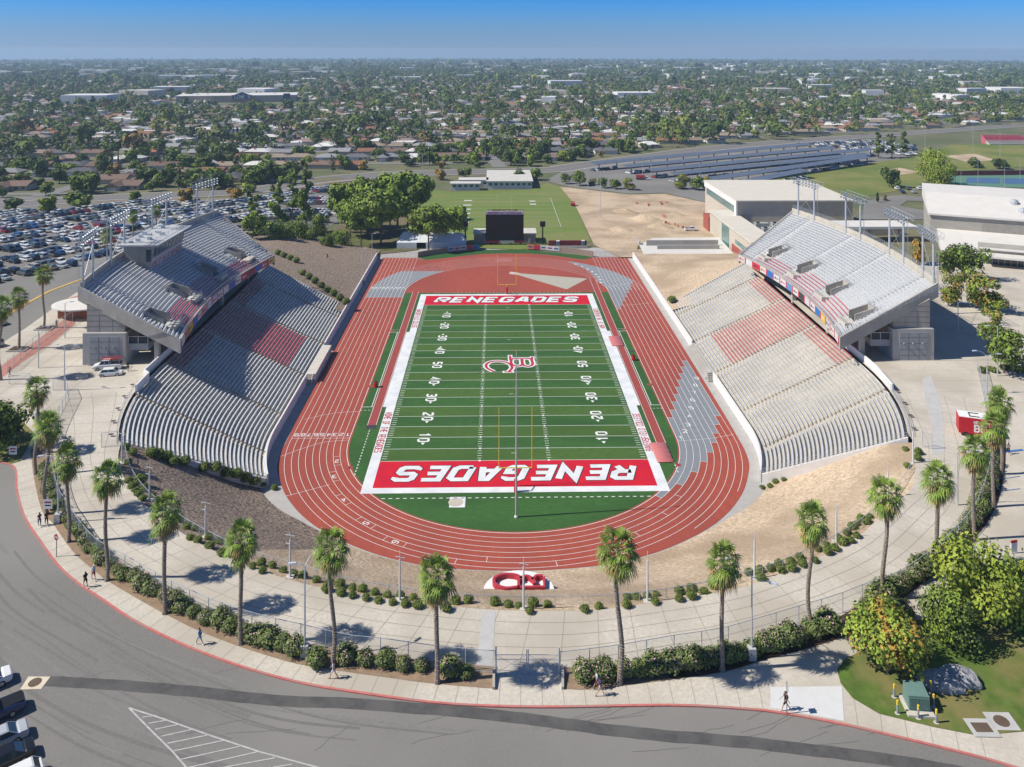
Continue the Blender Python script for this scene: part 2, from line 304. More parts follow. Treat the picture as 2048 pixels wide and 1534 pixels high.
# turf
TA = mat('artificial_turf', (.036, .102, .022), .95, .16, 2.2, c2=(.042, .12, .026), stretch=(.35, 1, 1), c3=(.030, .088, .020), scale3=.12)
TB = mat('artificial_turf_light', (.056, .118, .022), .95, .16, 2.2, c2=(.064, .13, .025), stretch=(.35, 1, 1), c3=(.050, .105, .020), scale3=.12)
sheet('turf_field', [(-R0+.35, 57.9), (-R0+.35, CN)]+arc(0, CN, R0-.35, 180, 360, 60)+[(R0-.35, 57.9)], TA, z=.004, kind='structure')
tf = MB(); YD = .9144; W2 = 24.384
for i in range(20):
    if i % 2 == 0: y = (-50+5*i)*YD; tf.face([(-W2, y, .008), (W2, y, .008), (W2, y+5*YD, .008), (-W2, y+5*YD, .008)], TB)
FRED = mat('field_red_paint', (.56, .008, .022), .85, .10, 1.2, c3=(.50, .006, .03), scale3=.3); WT = mat('field_white_paint', (.70, .71, .71), .9, .07, 1.4, c3=(.60, .62, .64), scale3=.35); FBLK = mat('field_black_paint', (.02, .02, .03), .9, .1, 2.); LRED = mat('field_letter_red', (.42, .03, .05), .9, .1, 2.)
LIN = mat('field_line_paint', (.62, .66, .60), .9, .06, 3.)
Q = lambda x0, y0, x1, y1, z, m: tf.face([(x0, y0, z), (x1, y0, z), (x1, y1, z), (x0, y1, z)], m)
for s in (-1, 1):
    Q(-W2, s*45.72 if s > 0 else -54.864, W2, 54.864 if s > 0 else -45.72, .010, FRED)
    Q(-26.2 if s < 0 else W2, -56.6 if s < 0 else -56.6, -W2 if s < 0 else 26.2, 56.4, .012, WT)
    Q(26.2*s if s < 0 else 26.2, -22.9, 27.0*s if s < 0 else 27.0, 22.9, .012, WT) if s > 0 else Q(-27.0, -22.9, -26.2, 22.9, .012, WT)
    Q(-W2, 54.864 if s > 0 else -56.6, W2, 56.4 if s > 0 else -54.864, .0125, WT)
for i in range(21):
    y = (-50+5*i)*YD; Q(-W2, y-.06, W2, y+.06, .014, LIN)
for i in range(1, 100):
    if i % 5:
        y = (-50+i)*YD
        for s in (-1, 1):
            for a, b in ((W2-1.15, W2-.25), (5.95, 6.75)): x0, x1 = sorted((s*a, s*b)); Q(x0, y-.07, x1, y+.07, .014, LIN)
for j in (-1, 1):
    for i in range(21): y = (-50+5*i)*YD; Q(j*6.3-.18, y-.28, j*6.3+.18, y+.28, .0165, WHITE)
for y in (43.0, -43.0, 18.3*YD, -18.3*YD): Q(-.5, y-.06, .5, y+.06, .014, LIN)
NUM = ['10', '20', '30', '40', '50', '40', '30', '20', '10']
for i, t in enumerate(NUM):
    y = (-40+10*i)*YD; e = Vector((0, -1, 0)); u = Vector((1, 0, 0))
    for s in (-1, 1):
        E_ = Vector((0, s, 0)); U_ = Vector((-s, 0, 0)); o = Vector((s*18.15, y, .0165))
        for n_, ch in enumerate(t):
            oo = o+E_*((-1.65) if n_ == 0 else .5)
            lettering(tf, ch, oo, E_, U_, 1.9, 1, .44, WHITE, en=(0, 0, 1))
        if t != '50':
            d = 1 if i > 4 else -1; yy = y+d*2.15; tf.face([(s*17.2-.4, yy, .018), (s*17.2+.4, yy, .018), (s*17.2, yy+d*.95, .018)][::d], WHITE)
for s in (1, -1):       # end-zone word, right way up to each end line
    for wd, m, lf in ((1.55, FBLK, 0), (1.22, WT, .014)):
        o = Vector((s*-21.3, s*48.6 if s > 0 else -48.1, .016)); lettering(tf, 'RENEGADES', o, (s, 0, 0), (0, s, 0), 4.2, 4.78, wd, m, slant=.3, en=(0, 0, 1), lift=lf, wx=1.12)
for s, t, y0, y1 in ((-1, 'BAKERSFIELD COLLEGE', 41.6, 26.0), (1, 'HOME OF THE RENEGADES', 25.0, 42.0), (-1, 'HOME OF THE RENEGADES', -25.6, -42.6), (1, 'BAKERSFIELD COLLEGE', -42.6, -26.6)):
    adv = abs(y1-y0)/len(t); lettering(tf, t, (s*25.95, y0, .016), (0, s, 0), (-s, 0, 0), 1.25, adv, .2, LRED, en=(0, 0, 1), wx=.75)
for x, y0, y1 in ((-28.15, -50.5, -24.4), (-28.15, 24.4, 57.4), (28.9, 24.4, 57.4), (28.9, -50.5, -24.4)):
    y = y0
    while y < y1: Q(x-.09, y, x+.09, y+.55, .014, LIN); y += 1.1
x = -22.4
while x < 23: Q(x, -58.3, x+.6, -58.1, .014, LIN); Q(x, 57.6, x+.6, 57.75, .014, LIN); x += 1.2
for s in (-1, 1):
    for yy in (-24.4, 24.6):
        for i in range(4): xx = s*(28.6+i*.8); Q(min(xx, xx+s*.4), yy-.08, max(xx, xx+s*.4), yy+.08, .014, LIN)
    Q(min(s*28.3, s*31.3), -22.9, max(s*28.3, s*31.3), -22.72, .014, LIN); Q(min(s*28.3, s*31.3), 22.7, max(s*28.3, s*31.3), 22.9, .014, LIN); x = s*29.35 if s > 0 else -29.3
    Q(x-.08, -22.7, x+.08, 22.7, .014, LIN)
Q(-ZP+.5, -61.05, -8.4, -57.9, .014, WT); tf.mesh([(-9.95+1.25*math.cos(i*math.pi/12), -59.5+1.25*math.sin(i*math.pi/12), .018) for i in range(24)], [tuple(range(24))], CONC)
# the two joined letters at midfield, reading from the left touchline
def big(P, wd, m, z): ribbon(tf, [tuple(p) for p in P], wd, z, m)
Bst = [(.25, 3.55), (5.2, 3.55)]; bowl1 = smoothline([(.5, 3.5), (.25, 1.5), (.55, -.1), (1.5, -1.05), (2.5, -.8), (2.95, .4), (2.9, 3.5)], 5); bowl2 = smoothline([(2.9, 3.5), (2.95, .4), (3.5, -1.0), (4.5, -1.25), (5.3, -.3), (5.35, 1.6), (5.1, 3.5)], 5)
Cc = smoothline([(-3.9, -4.2), (-5.2, -2.6), (-5.7, -.6), (-4.9, 1.4), (-3.1, 2.1), (-1.2, 1.5), (.1, -.1), (.45, -2.2), (-.3, -4.3)], 6)
for wd, m, z0 in ((1.45, WT, .0205), (.66, LRED, .030)):
    e = (wd-.66)/2
    for n_, P in enumerate((Bst, bowl1, bowl2, Cc, [(.1, 5.6+e), (.1, 2.6)], [(5.45, 4.6+e), (5.4, 3.0)], [(-1.4-e, -4.55), (.5+e, -4.55)])): big(P, wd if n_ < 4 else wd*.8, m, z0+.001*n_)
tf.build('field_markings', kind='structure')
rw = MB()
Qr = lambda x0, y0, x1, y1, z, m: rw.face([(x0, y0, z), (x1, y0, z), (x1, y1, z), (x0, y1, z)], m)
RD2 = mat('runway_rubber', (.30, .062, .052), .85, .1, 1.)
for x0, x1, y0, y1 in ((-29.0, -27.05, -31.2, 59.3), (27.1, 29.05, -39.6, 73)):
    Qr(x0, y0, x1, y1, .022, RD2); Qr(x0+.08, y0, x0+.16, y1, .026, WHITE); Qr(x1-.16, y0, x1-.08, y1, .026, WHITE)
Qr(-29.0, -32.8, -27.05, -31.2, .022, mat('pit_cover', (.05, .045, .06), .8)); Qr(29.4, 7.8, 31, 8.6, .022, mat('dark_mat', (.05, .05, .055), .8))
for s in (-1, 1):
    for y in (24.2, -12.2, -47.9): x = s*(30.4 if y > -40 else 28.9); Qr(min(x, x+s*1.1), y-.5, max(x, x+s*1.1), y+.5, .01, RD2)
SAND = mat('throwing_sector_grit', (.40, .375, .31), .95, .08, 2.)
rw.face([(26.5, 72.9, .008), (4.2, 79.6, .008), (3.4, 78.1, .008), (18.7, 60.9, .008)], SAND); rw.face([(1.0, 78.7, .012), (3.6, 77.9, .012), (4.6, 80, .012), (1.5, 81.6, .012)], mat('throwing_circle_slab', (.50, .44, .40), .9))
rw.face([(-3.5, 95, .017), (2.2, 95, .017), (2.2, 98.6, .017), (-3.5, 98.6, .017)], mat('worn_rubber', (.38, .14, .12), .9))
rw.build('jump_runways', kind='structure'); mk.build('track_markings', kind='structure')
gsd = mat('turf_border', (.03, .095, .02), .95, .15, 1.5)
sheet('turf_border_strip', [(-31.5, 100.9), (-28.5, 97.6), (-22, 99.8), (-15, 103.2), (-9, 105.6), (0, 106.6), (9, 105.8), (15, 104.4), (22, 100.5), (27.6, 97.2), (31.7, 100.6), (31.5, 101.5), (20, 107), (8, 112), (-8, 112), (-20, 109.5), (-31.5, 102)], gsd, z=.012, kind='structure')
# ------------------------------------------------------------------ slopes of the bowl
DIRT = mat('tan_dirt', (.46, .35, .235), .95, .2, 1.6, c2=(.58, .455, .32), c3=(.38, .285, .19), scale3=.07, bump=3.); ROCK = mat('brown_rock_mulch', (.11, .078, .056), .95, .5, 2.2, c2=(.31, .24, .185), bump=3.)
inner = [(45.3, -50), (42.5, -56.5), (38.2, -61.6), (33.9, -65.0), (29.9, -68.1), (23, -72.8), (17, -75.5), (10.9, -77.1), (0, -78.0)]
inn = [tuple(p) for p in smoothline(inner+[(-x, y) for x, y in reversed(inner[:-1])], 4)]
PE = [(1834, 934), (1827, 970), (1792, 1006), (1757, 1040), (1718, 1074), (1674, 1099), (1603, 1133), (1537, 1159), (1471, 1181), (1384, 1196), (1277, 1212), (1189, 1223), (1079, 1225), (991, 1222.5), (903, 1216), (815, 1207), (728, 1193), (640, 1177), (571, 1160), (483, 1129), (430, 1105), (373, 1074), (307, 1027), (263, 983), (237, 926), (226, 893)]
PW = [at(u, v, ZP) for u, v in PE]; outp = [(64., -64.2)]+[(p.x, p.y) for p in PW][1:-1]+[(-63.4, -62.6)]
outp = [tuple(p) for p in smoothline(outp, 4)]
def resample(P, n):
    d = [0]
    for a, b in zip(P, P[1:]): d.append(d[-1]+math.dist(a, b))
    out = []
    for i in range(n):
        t = d[-1]*i/(n-1); j = max(k for k in range(len(d)) if d[k] <= t+1e-9); j = min(j, len(P)-2); f = (t-d[j])/max(1e-9, d[j+1]-d[j]); out.append((P[j][0]+(P[j+1][0]-P[j][0])*f, P[j][1]+(P[j+1][1]-P[j][1])*f))
    return out
NA, NB = 160, 14
ia, oa = resample(inn, NA), resample(outp, NA); sl = MB(); vs = []
nz = random.Random(3); rough = [[nz.uniform(-.09, .09) for _ in range(NB+1)] for _ in range(NA)]
for i in range(NA):
    for j in range(NB+1):
        t = j/NB; prof = t**1.0 if t < .9 else t
        z = .15+(ZP-.1)*(sstep(min(1, t*1.02))*.35+.65*t) if t < 1 else ZP+.05
        vs.append((ia[i][0]+(oa[i][0]-ia[i][0])*t, ia[i][1]+(oa[i][1]-ia[i][1])*t, min(ZP+.05, z)+(rough[i][j] if 0 < j < NB-1 else 0)))
sl.mi(DIRT); sl.mi(ROCK)
for i in range(NA-1):
    for j in range(NB):
        k = i*(NB+1)+j; sl.v = vs; sl.f.append((k, k+NB+1, k+NB+2, k+1)); xm = vs[k][0]; lim = 103+ (2 if j > 8 else 0)
        sl.m.append(1 if (i > 117+.9*j*0 and xm < -19-1.15*j) else 0)
sl.build('bowl_bank', smooth=True, kind='structure')
def slope(name, s, m):
    mb = MB(); P = []
    for i in range(31):
        y = 34+i*2.6; top = H(92*s, y)
        for j in range(13):
            t = j/12; x = s*(45.9+46*t); zz = 1.9*(1-sstep((y-90)/25)); z = zz+(top+.05-zz)*min(1, t*1.32)
            P.append((x, y, z+(nz.uniform(-.07, .07) if 0 < j < 12 else 0)))
    fs = []
    for i in range(30):
        for j in range(12): k = i*13+j; fs.append((k, k+13, k+14, k+1) if s < 0 else (k, k+1, k+14, k+13))
    mb.mesh(P, fs, m); mb.build(name, smooth=True, kind='structure')
slope('rock_mulch_bank', -1, ROCK); slope('dirt_bank', 1, DIRT)
# ------------------------------------------------------------------ concourse, sidewalk, kerb and roads
CURB = [(-60, 905), (0, 926), (22, 932), (31, 945), (33, 983), (48, 1036), (79, 1084), (114, 1132), (154, 1168), (206, 1203), (264, 1242), (351, 1286), (439, 1321.5), (527, 1350), (615, 1372), (700, 1386), (860, 1408), (991, 1416), (1123, 1417.5), (1340, 1414), (1471, 1420), (1560, 1429), (1691, 1453), (1823, 1484), (1933, 1511), (1999, 1529), (2150, 1575)]
CW = [tuple(p) for p in smoothline([at(u, v, ZP)[:2] for u, v in CURB], 3)]
AR = [(70.6*math.cos(math.radians(a)), -32.4-70.6*math.sin(math.radians(a))) for a in range(3, 26, 3)]
cx = [(150, CW[-1][1]-3), (170, 45), (71.4, 50), (70.9, 0), (70.6, -32.4)]+AR+outp[:]+[(-x, y) for x, y in reversed(AR)]+[(-70.6, -32.4), (-70.9, 0), (-71.4, 50)]+[tuple(at(u, v, ZP)[:2]) for u, v in ((180, 560), (164, 579), (113, 613), (51, 658), (0, 690), (-80, 735))]
sheet('concourse', CW+cx, CONC, off=.17, kind='structure')
ASPH2 = ASPH
sheet('road', [(-260, -200), (260, -200), (260, -60), (78, -60), (72, -80), (50, -102), (20, -112), (-20, -112), (-47, -100), (-64, -82), (-78, -60), (-78, 60), (-150, 200), (-420, 200), (-420, -200)], ASPH2, off=.05, step=10, kind='structure')
kb = MB(); KR = mat('red_kerb_paint', (.50, .16, .14), .85, .18, 1.5, c3=(.42, .20, .17), scale3=.3)
n = len(CW); nrm = []
for i in range(n):
    a = Vector(CW[max(0, i-1)][:2]); b = Vector(CW[min(n-1, i+1)][:2]); t = (b-a).normalized(); nrm.append(Vector((-t.y, t.x)))
vs = []
for i in range(n):
    p = Vector(CW[i][:2]); q = p+nrm[i]*.2; o_ = p-nrm[i]*.04
    vs += [(o_.x, o_.y, ZP+.04), (o_.x, o_.y, ZP+.18), (q.x, q.y, ZP+.18), (q.x, q.y, ZP+.04)]
kb.mesh(vs, [(4*i+a, 4*i+b, 4*i+4+b, 4*i+4+a) for i in range(n-1) for a, b in ((0, 1), (1, 2), (2, 3))], KR); kb.build('kerb', kind='structure')
# joints in the slabs
jt = MB(); JM = mat('slab_joint', (.25, .22, .19), .95, .1, 2.)
so, si = resample(CW, 240), resample([tuple(p) for p in smoothline([(-75, -20), (-76, -40)]+[(p[0]*1.0, p[1]) for p in reversed(outp)]+[(76, -40), (75, -20)], 1)], 240)
FEN = [(62, 830), (94, 917), (114, 1005), (132, 1036), (156, 1075), (192, 1117), (245, 1148), (312, 1187), (350, 1209), (390, 1227), (434, 1247), (527, 1277), (578, 1288), (688, 1315), (748, 1321), (870, 1339), (990, 1350), (1120, 1352), (1232, 1338), (1371, 1313), (1430, 1306), (1486, 1290), (1543, 1273), (1594, 1257), (1644, 1242), (1689, 1227), (1727, 1211), (1797, 1185), (1855, 1145), (1881, 1123), (1935, 1066), (1955, 1035), (1977, 970), (1982, 920)]
FW = [tuple(p) for p in smoothline([at(u, v, ZP)[:2] for u, v in [(30, 800)]+FEN+[(1968, 800)]], 4)]
fo = resample(FW, 110); fi = resample([(-69, -42)]+[tuple(p) for p in reversed(outp)]+[(69, -44)], 110)
for i in range(1, 109, 2): ribbon(jt, [fo[i], fi[i]], .05, ZP+.178, JM)
for t in (.2, .4, .6, .8): ribbon(jt, [(fo[i][0]+(fi[i][0]-fo[i][0])*t, fo[i][1]+(fi[i][1]-fo[i][1])*t) for i in range(0, 110)], .05, ZP+.182, JM)
co = resample(CW[9:-4], 64); ci = []
for i in range(64):
    a = Vector(co[max(0, i-1)]); b = Vector(co[min(63, i+1)]); t = (b-a).normalized(); ci.append((co[i][0]-t.y*3.6, co[i][1]+t.x*3.6))
for i in range(64): ribbon(jt, [co[i], ci[i]], .04, ZP+.178, JM)
for y in range(-50, 40, 5):
    ribbon(jt, [(-108, y), (-76, y)], .05, ZP+.178, JM); ribbon(jt, [(76, y), (150, y)], .05, ZP+.178, JM)
for x in (-100, -94, -88, -82, 90, 96, 102, 108, 114, 122): ribbon(jt, [(x, -50), (x, 40)], .05, ZP+.182, JM)
jt.build('slab_joints', kind='structure')
def wp(L, z=ZP): return [tuple(at(u, v, z)[:2]) for u, v in L]
LG = mat('light_concrete', (.46, .45, .43), .9, .08, .8)
sheet('concrete_band', wp([(964, 1225), (991, 1225), (984, 1350), (952, 1350)]), LG, z=ZP+.19, kind='structure')
sheet('pale_slab', wp([(1541, 1378), (1684, 1376), (1688, 1446), (1541, 1419)]), mat('new_concrete', (.60, .60, .59), .9, .05, .8), z=ZP+.19, kind='structure')
sheet('concrete_path', wp([(1844, 760), (1862, 752), (1880, 800), (1888, 850), (1889, 910), (1864, 912), (1862, 850), (1850, 800)]), LG, z=ZP+.19, kind='structure')
SOIL = mat('planter_soil', (.27, .19, .125), .95, .2, 1.5); MUL = mat('dark_mulch', (.075, .045, .03), .95, .3, 2.5)
ctr = Vector((0, -30))
def strip(name, L, wd, m, z, **kw):
    P = [Vector(p) for p in L]; o1 = []; o2 = []
    for i, p in enumerate(P):
        t = (P[min(len(P)-1, i+1)]-P[max(0, i-1)]).normalized(); nn = Vector((-t.y, t.x)); o1.append(tuple(p)); o2.append(tuple(p+nn*wd))
    mb = MB(); k = len(P); mb.mesh([(a[0], a[1], z) for a in o1+o2], [(i, i+1, k+i+1, k+i) for i in range(k-1)], m); return mb.build(name, **kw)
PLN = [(62, 900), (66, 948), (83, 1022), (105, 1049), (132, 1088), (154, 1115), (189, 1145), (220, 1168), (286, 1207), (343, 1238), (395, 1264), (461, 1290), (527, 1312), (593, 1331), (684, 1346), (772, 1358), (860, 1370), (988, 1381)]
PLR = [(1125, 1381), (1189, 1382), (1340, 1363), (1450, 1347), (1537, 1321), (1621, 1299), (1691, 1276)]
PLR2 = [(1700, 1268), (1760, 1232), (1830, 1182), (1890, 1136), (1950, 1080), (1990, 1020), (2008, 950), (2012, 880), (2005, 800)]
strip('planter_bed', smoothline(wp(PLN), 3), 2.9, SOIL, ZP+.2, kind='structure'); strip('planter_bed', smoothline(wp(PLR[:3]), 3), 2.9, SOIL, ZP+.2, kind='structure'); strip('planter_bed', smoothline(wp(PLR[2:]), 3), 2.9, MUL, ZP+.204, kind='structure')
strip('planter_bed', smoothline(wp(PLR2), 3), 2.2, MUL, ZP+.2, kind='structure')
LAWN = mat('lawn_grass', (.085, .14, .022), .95, .25, .7, c3=(.19, .17, .06), scale3=.22, bump=1.)
sheet('lawn', wp([(1674, 1343), (1681, 1370), (1705, 1400), (1757, 1431), (1867, 1458), (1955, 1475), (2100, 1462), (2120, 1200), (1980, 1205), (1828, 1246), (1760, 1285), (1722, 1306), (1691, 1321)]), LAWN, z=ZP+.215, kind='structure')
sheet('lawn', wp([(-60, 830), (40, 840), (70, 870), (40, 925), (22, 930), (0, 924), (-60, 905)]), LAWN, z=ZP+.215, kind='structure')
# road paint and patches
pm = MB(); RP = mat('worn_road_paint', (.44, .44, .43), .9, .2, 2.)
def pl(L, wd, m, z=ZP+.062): ribbon(pm, wp(L), wd, z, m)
pl([(258, 1417), (330, 1440), (420, 1472), (520, 1505), (680, 1548)], .14, RP); pl([(258, 1417), (300, 1460), (345, 1504), (380, 1545)], .14, RP, ZP+.066)
for a, b in (((284, 1436), (312, 1432)), ((297, 1448), (332, 1442)), ((310, 1460), (358, 1450)), ((322, 1474), (385, 1460)), ((335, 1488), (418, 1471)), ((348, 1503), (448, 1482)), ((362, 1520), (480, 1494)), ((375, 1537), (515, 1505)), ((400, 1545), (550, 1517)), ((440, 1552), (585, 1530))): pl([a, b], .12, RP, ZP+.07)
DP = mat('asphalt_patch', (.085, .082, .08), .95, .2, 1.5, c3=(.11, .105, .10), scale3=.4)
pt = [(86, 1363), (200, 1369), (300, 1376), (420, 1388), (560, 1402), (700, 1408), (860, 1420), (1000, 1432), (1150, 1452), (1300, 1470), (1450, 1482), (1600, 1498), (1800, 1524), (2000, 1560)]
po = [Vector(p) for p in smoothline(wp(pt), 6)]; nz2 = random.Random(11); ribbon(pm, [(p.x, p.y+nz2.uniform(-.05, .05)) for p in po], 1.35, ZP+.062, DP)
SE = mat('tar_seal', (.10, .098, .096), .95, .1, 1.)
for i in range(26):
    u0 = nz2.uniform(60, 1900); v0 = nz2.uniform(1180, 1500) if u0 < 500 else nz2.uniform(1440, 1520); P = [(u0, v0)]
    a = nz2.uniform(-.7, -.1)
    for k in range(5): P.append((P[-1][0]+nz2.uniform(14, 34), P[-1][1]+a*nz2.uniform(8, 26)))
    if u0 < 480 or u0 > 600: pl(P, .05, mat('tyre_scuff', (.125, .118, .112), .95, .1, 1.), ZP+.058)
TW_ = [mat('tyre_wear_%d' % q, c, .95, .12, 3.) for q, c in enumerate(((.172, .164, .151), (.20, .192, .178), (.163, .156, .145)))]
for i in range(46):
    off_ = nz2.uniform(2.2, 16); k0 = nz2.randrange(6, len(CW)-26); P = []
    for k in range(k0, k0+nz2.randrange(8, 22)):
        a = Vector(CW[k]); b = Vector(CW[k+1]); t = (b-a).normalized(); P.append((a.x+t.y*(off_+.5*math.sin(k*.3+i)), a.y-t.x*(off_+.5*math.sin(k*.3+i))))
    P = [tuple(p) for p in smoothline(P[::3], 4)]
    if len(P) > 4: ribbon(pm, P, nz2.uniform(.12, .4), ZP+.0545+.00012*i, TW_[i % 3])
pm.face([tuple(at(u, v, ZP+.08)) for u, v in ((40, 1379), (82, 1378), (101, 1353), (57, 1353))], mat('manhole_slab', (.62, .55, .42), .9, .1, 1.)); c = at(70, 1364.5, ZP+.084)
pm.mesh([(c.x+.62*math.cos(i*math.pi/10), c.y+.62*math.sin(i*math.pi/10), ZP+.084) for i in range(20)], [tuple(range(20))], mat('cast_iron', (.12, .085, .06), .8))
pm.build('road_markings', kind='structure')
BRK = mat('red_brick_paving', (.40, .19, .15), .9, .1, 2.)
for L in (((0, 735), (40, 706), (92, 668), (128, 640), (152, 630), (150, 650), (100, 690), (50, 722), (0, 760)), ((130, 600), (166, 590), (168, 632), (140, 635))): sheet('brick_paving', wp(L), BRK, z=ZP+.19, kind='structure')
# ================================================================== GRANDSTANDS
NR = 33; ALU = mat('bench_aluminium', (.70, .715, .73), .45, .10, 1.2, metal=.25, spec=.5); REDB = mat('bench_red', (.50, .115, .15), .6, .14, 1.3); TRD = mat('terrace_concrete', (.50, .455, .375), .92, .14, .7, c3=(.42, .385, .32), scale3=.15)
TRU = mat('deck_concrete', (.50, .505, .50), .9, .1, 1.); AIS = mat('aisle_concrete', (.52, .48, .41), .9, .1, 1.); WWALL = mat('painted_wall', (.68, .665, .65), .8, .06, .6); CW1 = mat('cast_concrete', (.40, .37, .325), .9, .14, .35, c3=(.33, .305, .27), scale3=.3, stretch=(1, 1, .5))
RUST = mat('rusty_rail', (.22, .12, .08), .8, .2, 3.)
def rowpath_lower(i, off=0., s=1):
    t = i/NR; r = 45.9+24.6*t+off; yc = CN+4.5*t; ye = -54.0-8.6*t; a1 = math.degrees(math.asin(min(1, (yc-ye)/r))); P = []
    y = 40.2+7*t
    n = 26
    for k in range(n+1): P.append((s*r, y+(yc-y)*k/n))
    for k in range(1, 13): a = math.radians(a1*k/12); P.append((s*r*math.cos(a), yc-r*math.sin(a)))
    return P
LA = [((45.5, 29.7), (70.5, 33)), ((45.5, 9.5), (70.5, 12.5)), ((45.5, -10.3), (70.5, -7.5)), ((45.5, -30.3), (70.5, -28)), ((44.0, -45.7), (69.4, -44))]
def side_of(p, a, b): return ((b[0]-a[0])*(p[1]-a[1])-(b[1]-a[1])*(p[0]-a[0]))/math.dist(a, b)
def cuts(P, aisles, s, hw=.62):
    # split a row path where the aisles cross it
    D = [0]
    for a, b in zip(P, P[1:]): D.append(D[-1]+math.dist(a, b))
    C = []
    for a, b in aisles:
        for i in range(len(P)-1):
            p, q = (s*P[i][0], P[i][1]), (s*P[i+1][0], P[i+1][1]); d0, d1 = side_of(p, a, b), side_of(q, a, b)
            if d0*d1 <= 0 and d0 != d1: C.append(D[i]+(D[i+1]-D[i])*d0/(d0-d1)); break
    def pt(d):
        d = max(0, min(D[-1], d)); j = max(k for k in range(len(D)) if D[k] <= d+1e-9); j = min(j, len(P)-2); f = (d-D[j])/max(1e-9, D[j+1]-D[j]); return (P[j][0]+(P[j+1][0]-P[j][0])*f, P[j][1]+(P[j+1][1]-P[j][1])*f)
    E = [0.]+sum([[c-hw, c+hw] for c in sorted(C)], [])+[D[-1]]; out = []
    for k in range(0, len(E), 2):
        a, b = E[k]+.12, E[k+1]-.12
        if b > a: out.append([pt(a)]+[P[i] for i in range(len(P)) if a < D[i] < b]+[pt(b)])
    return out, [pt(c) for c in sorted(C)]
def slab_along(mb, P, z0, z1, w_, m, s):      # a plank of width w_ along P (outwards from the field)
    n = len(P); o = []
    for i in range(n):
        t = (Vector(P[min(n-1, i+1)])-Vector(P[max(0, i-1)])).normalized(); nn = Vector((t.y, -t.x)) if s < 0 else Vector((-t.y, t.x))
        o.append((P[i][0]+nn.x*w_, P[i][1]+nn.y*w_))
    V = [(p[0], p[1], z1) for p in P]+[(p[0], p[1], z1) for p in o]+[(p[0], p[1], z0) for p in P]+[(p[0], p[1], z0) for p in o]
    F = []
    for i in range(n-1): F += [(i, n+i, n+i+1, i+1), (i, i+1, 2*n+i+1, 2*n+i), (n+i, 3*n+i, 3*n+i+1, n+i+1), (2*n+i, 2*n+i+1, 3*n+i+1, 3*n+i)]
    F += [(0, 2*n, 3*n, n), (n-1, 2*n-1, 4*n-1, 3*n-1)]
    if s < 0: F = [f[::-1] for f in F]
    mb.mesh(V, F, m)
Zlow = lambda i: 1.25+(ZP-1.25)*i/NR
def rail(mb, P, h, m, post=2.0, r=.03, n=2, z=None):
    # a post-and-rail line over 3-D points
    for k in range(1, n+1):
        for a, b in zip(P, P[1:]): mb.tube((a[0], a[1], a[2]+h*k/n), (b[0], b[1], b[2]+h*k/n), r, r, 4, m, cap=False)
    for a, b in zip(P, P[1:]):
        q = max(1, round(math.dist(a, b)/post))
        for j in range(q): f = j/q; x, y, zz = [a[c]+(b[c]-a[c])*f for c in range(3)]; mb.tube((x, y, zz), (x, y, zz+h), r, r, 4, m, cap=False)
    a = P[-1]; mb.tube(a, (a[0], a[1], a[2]+h), r, r, 4, m, cap=False)
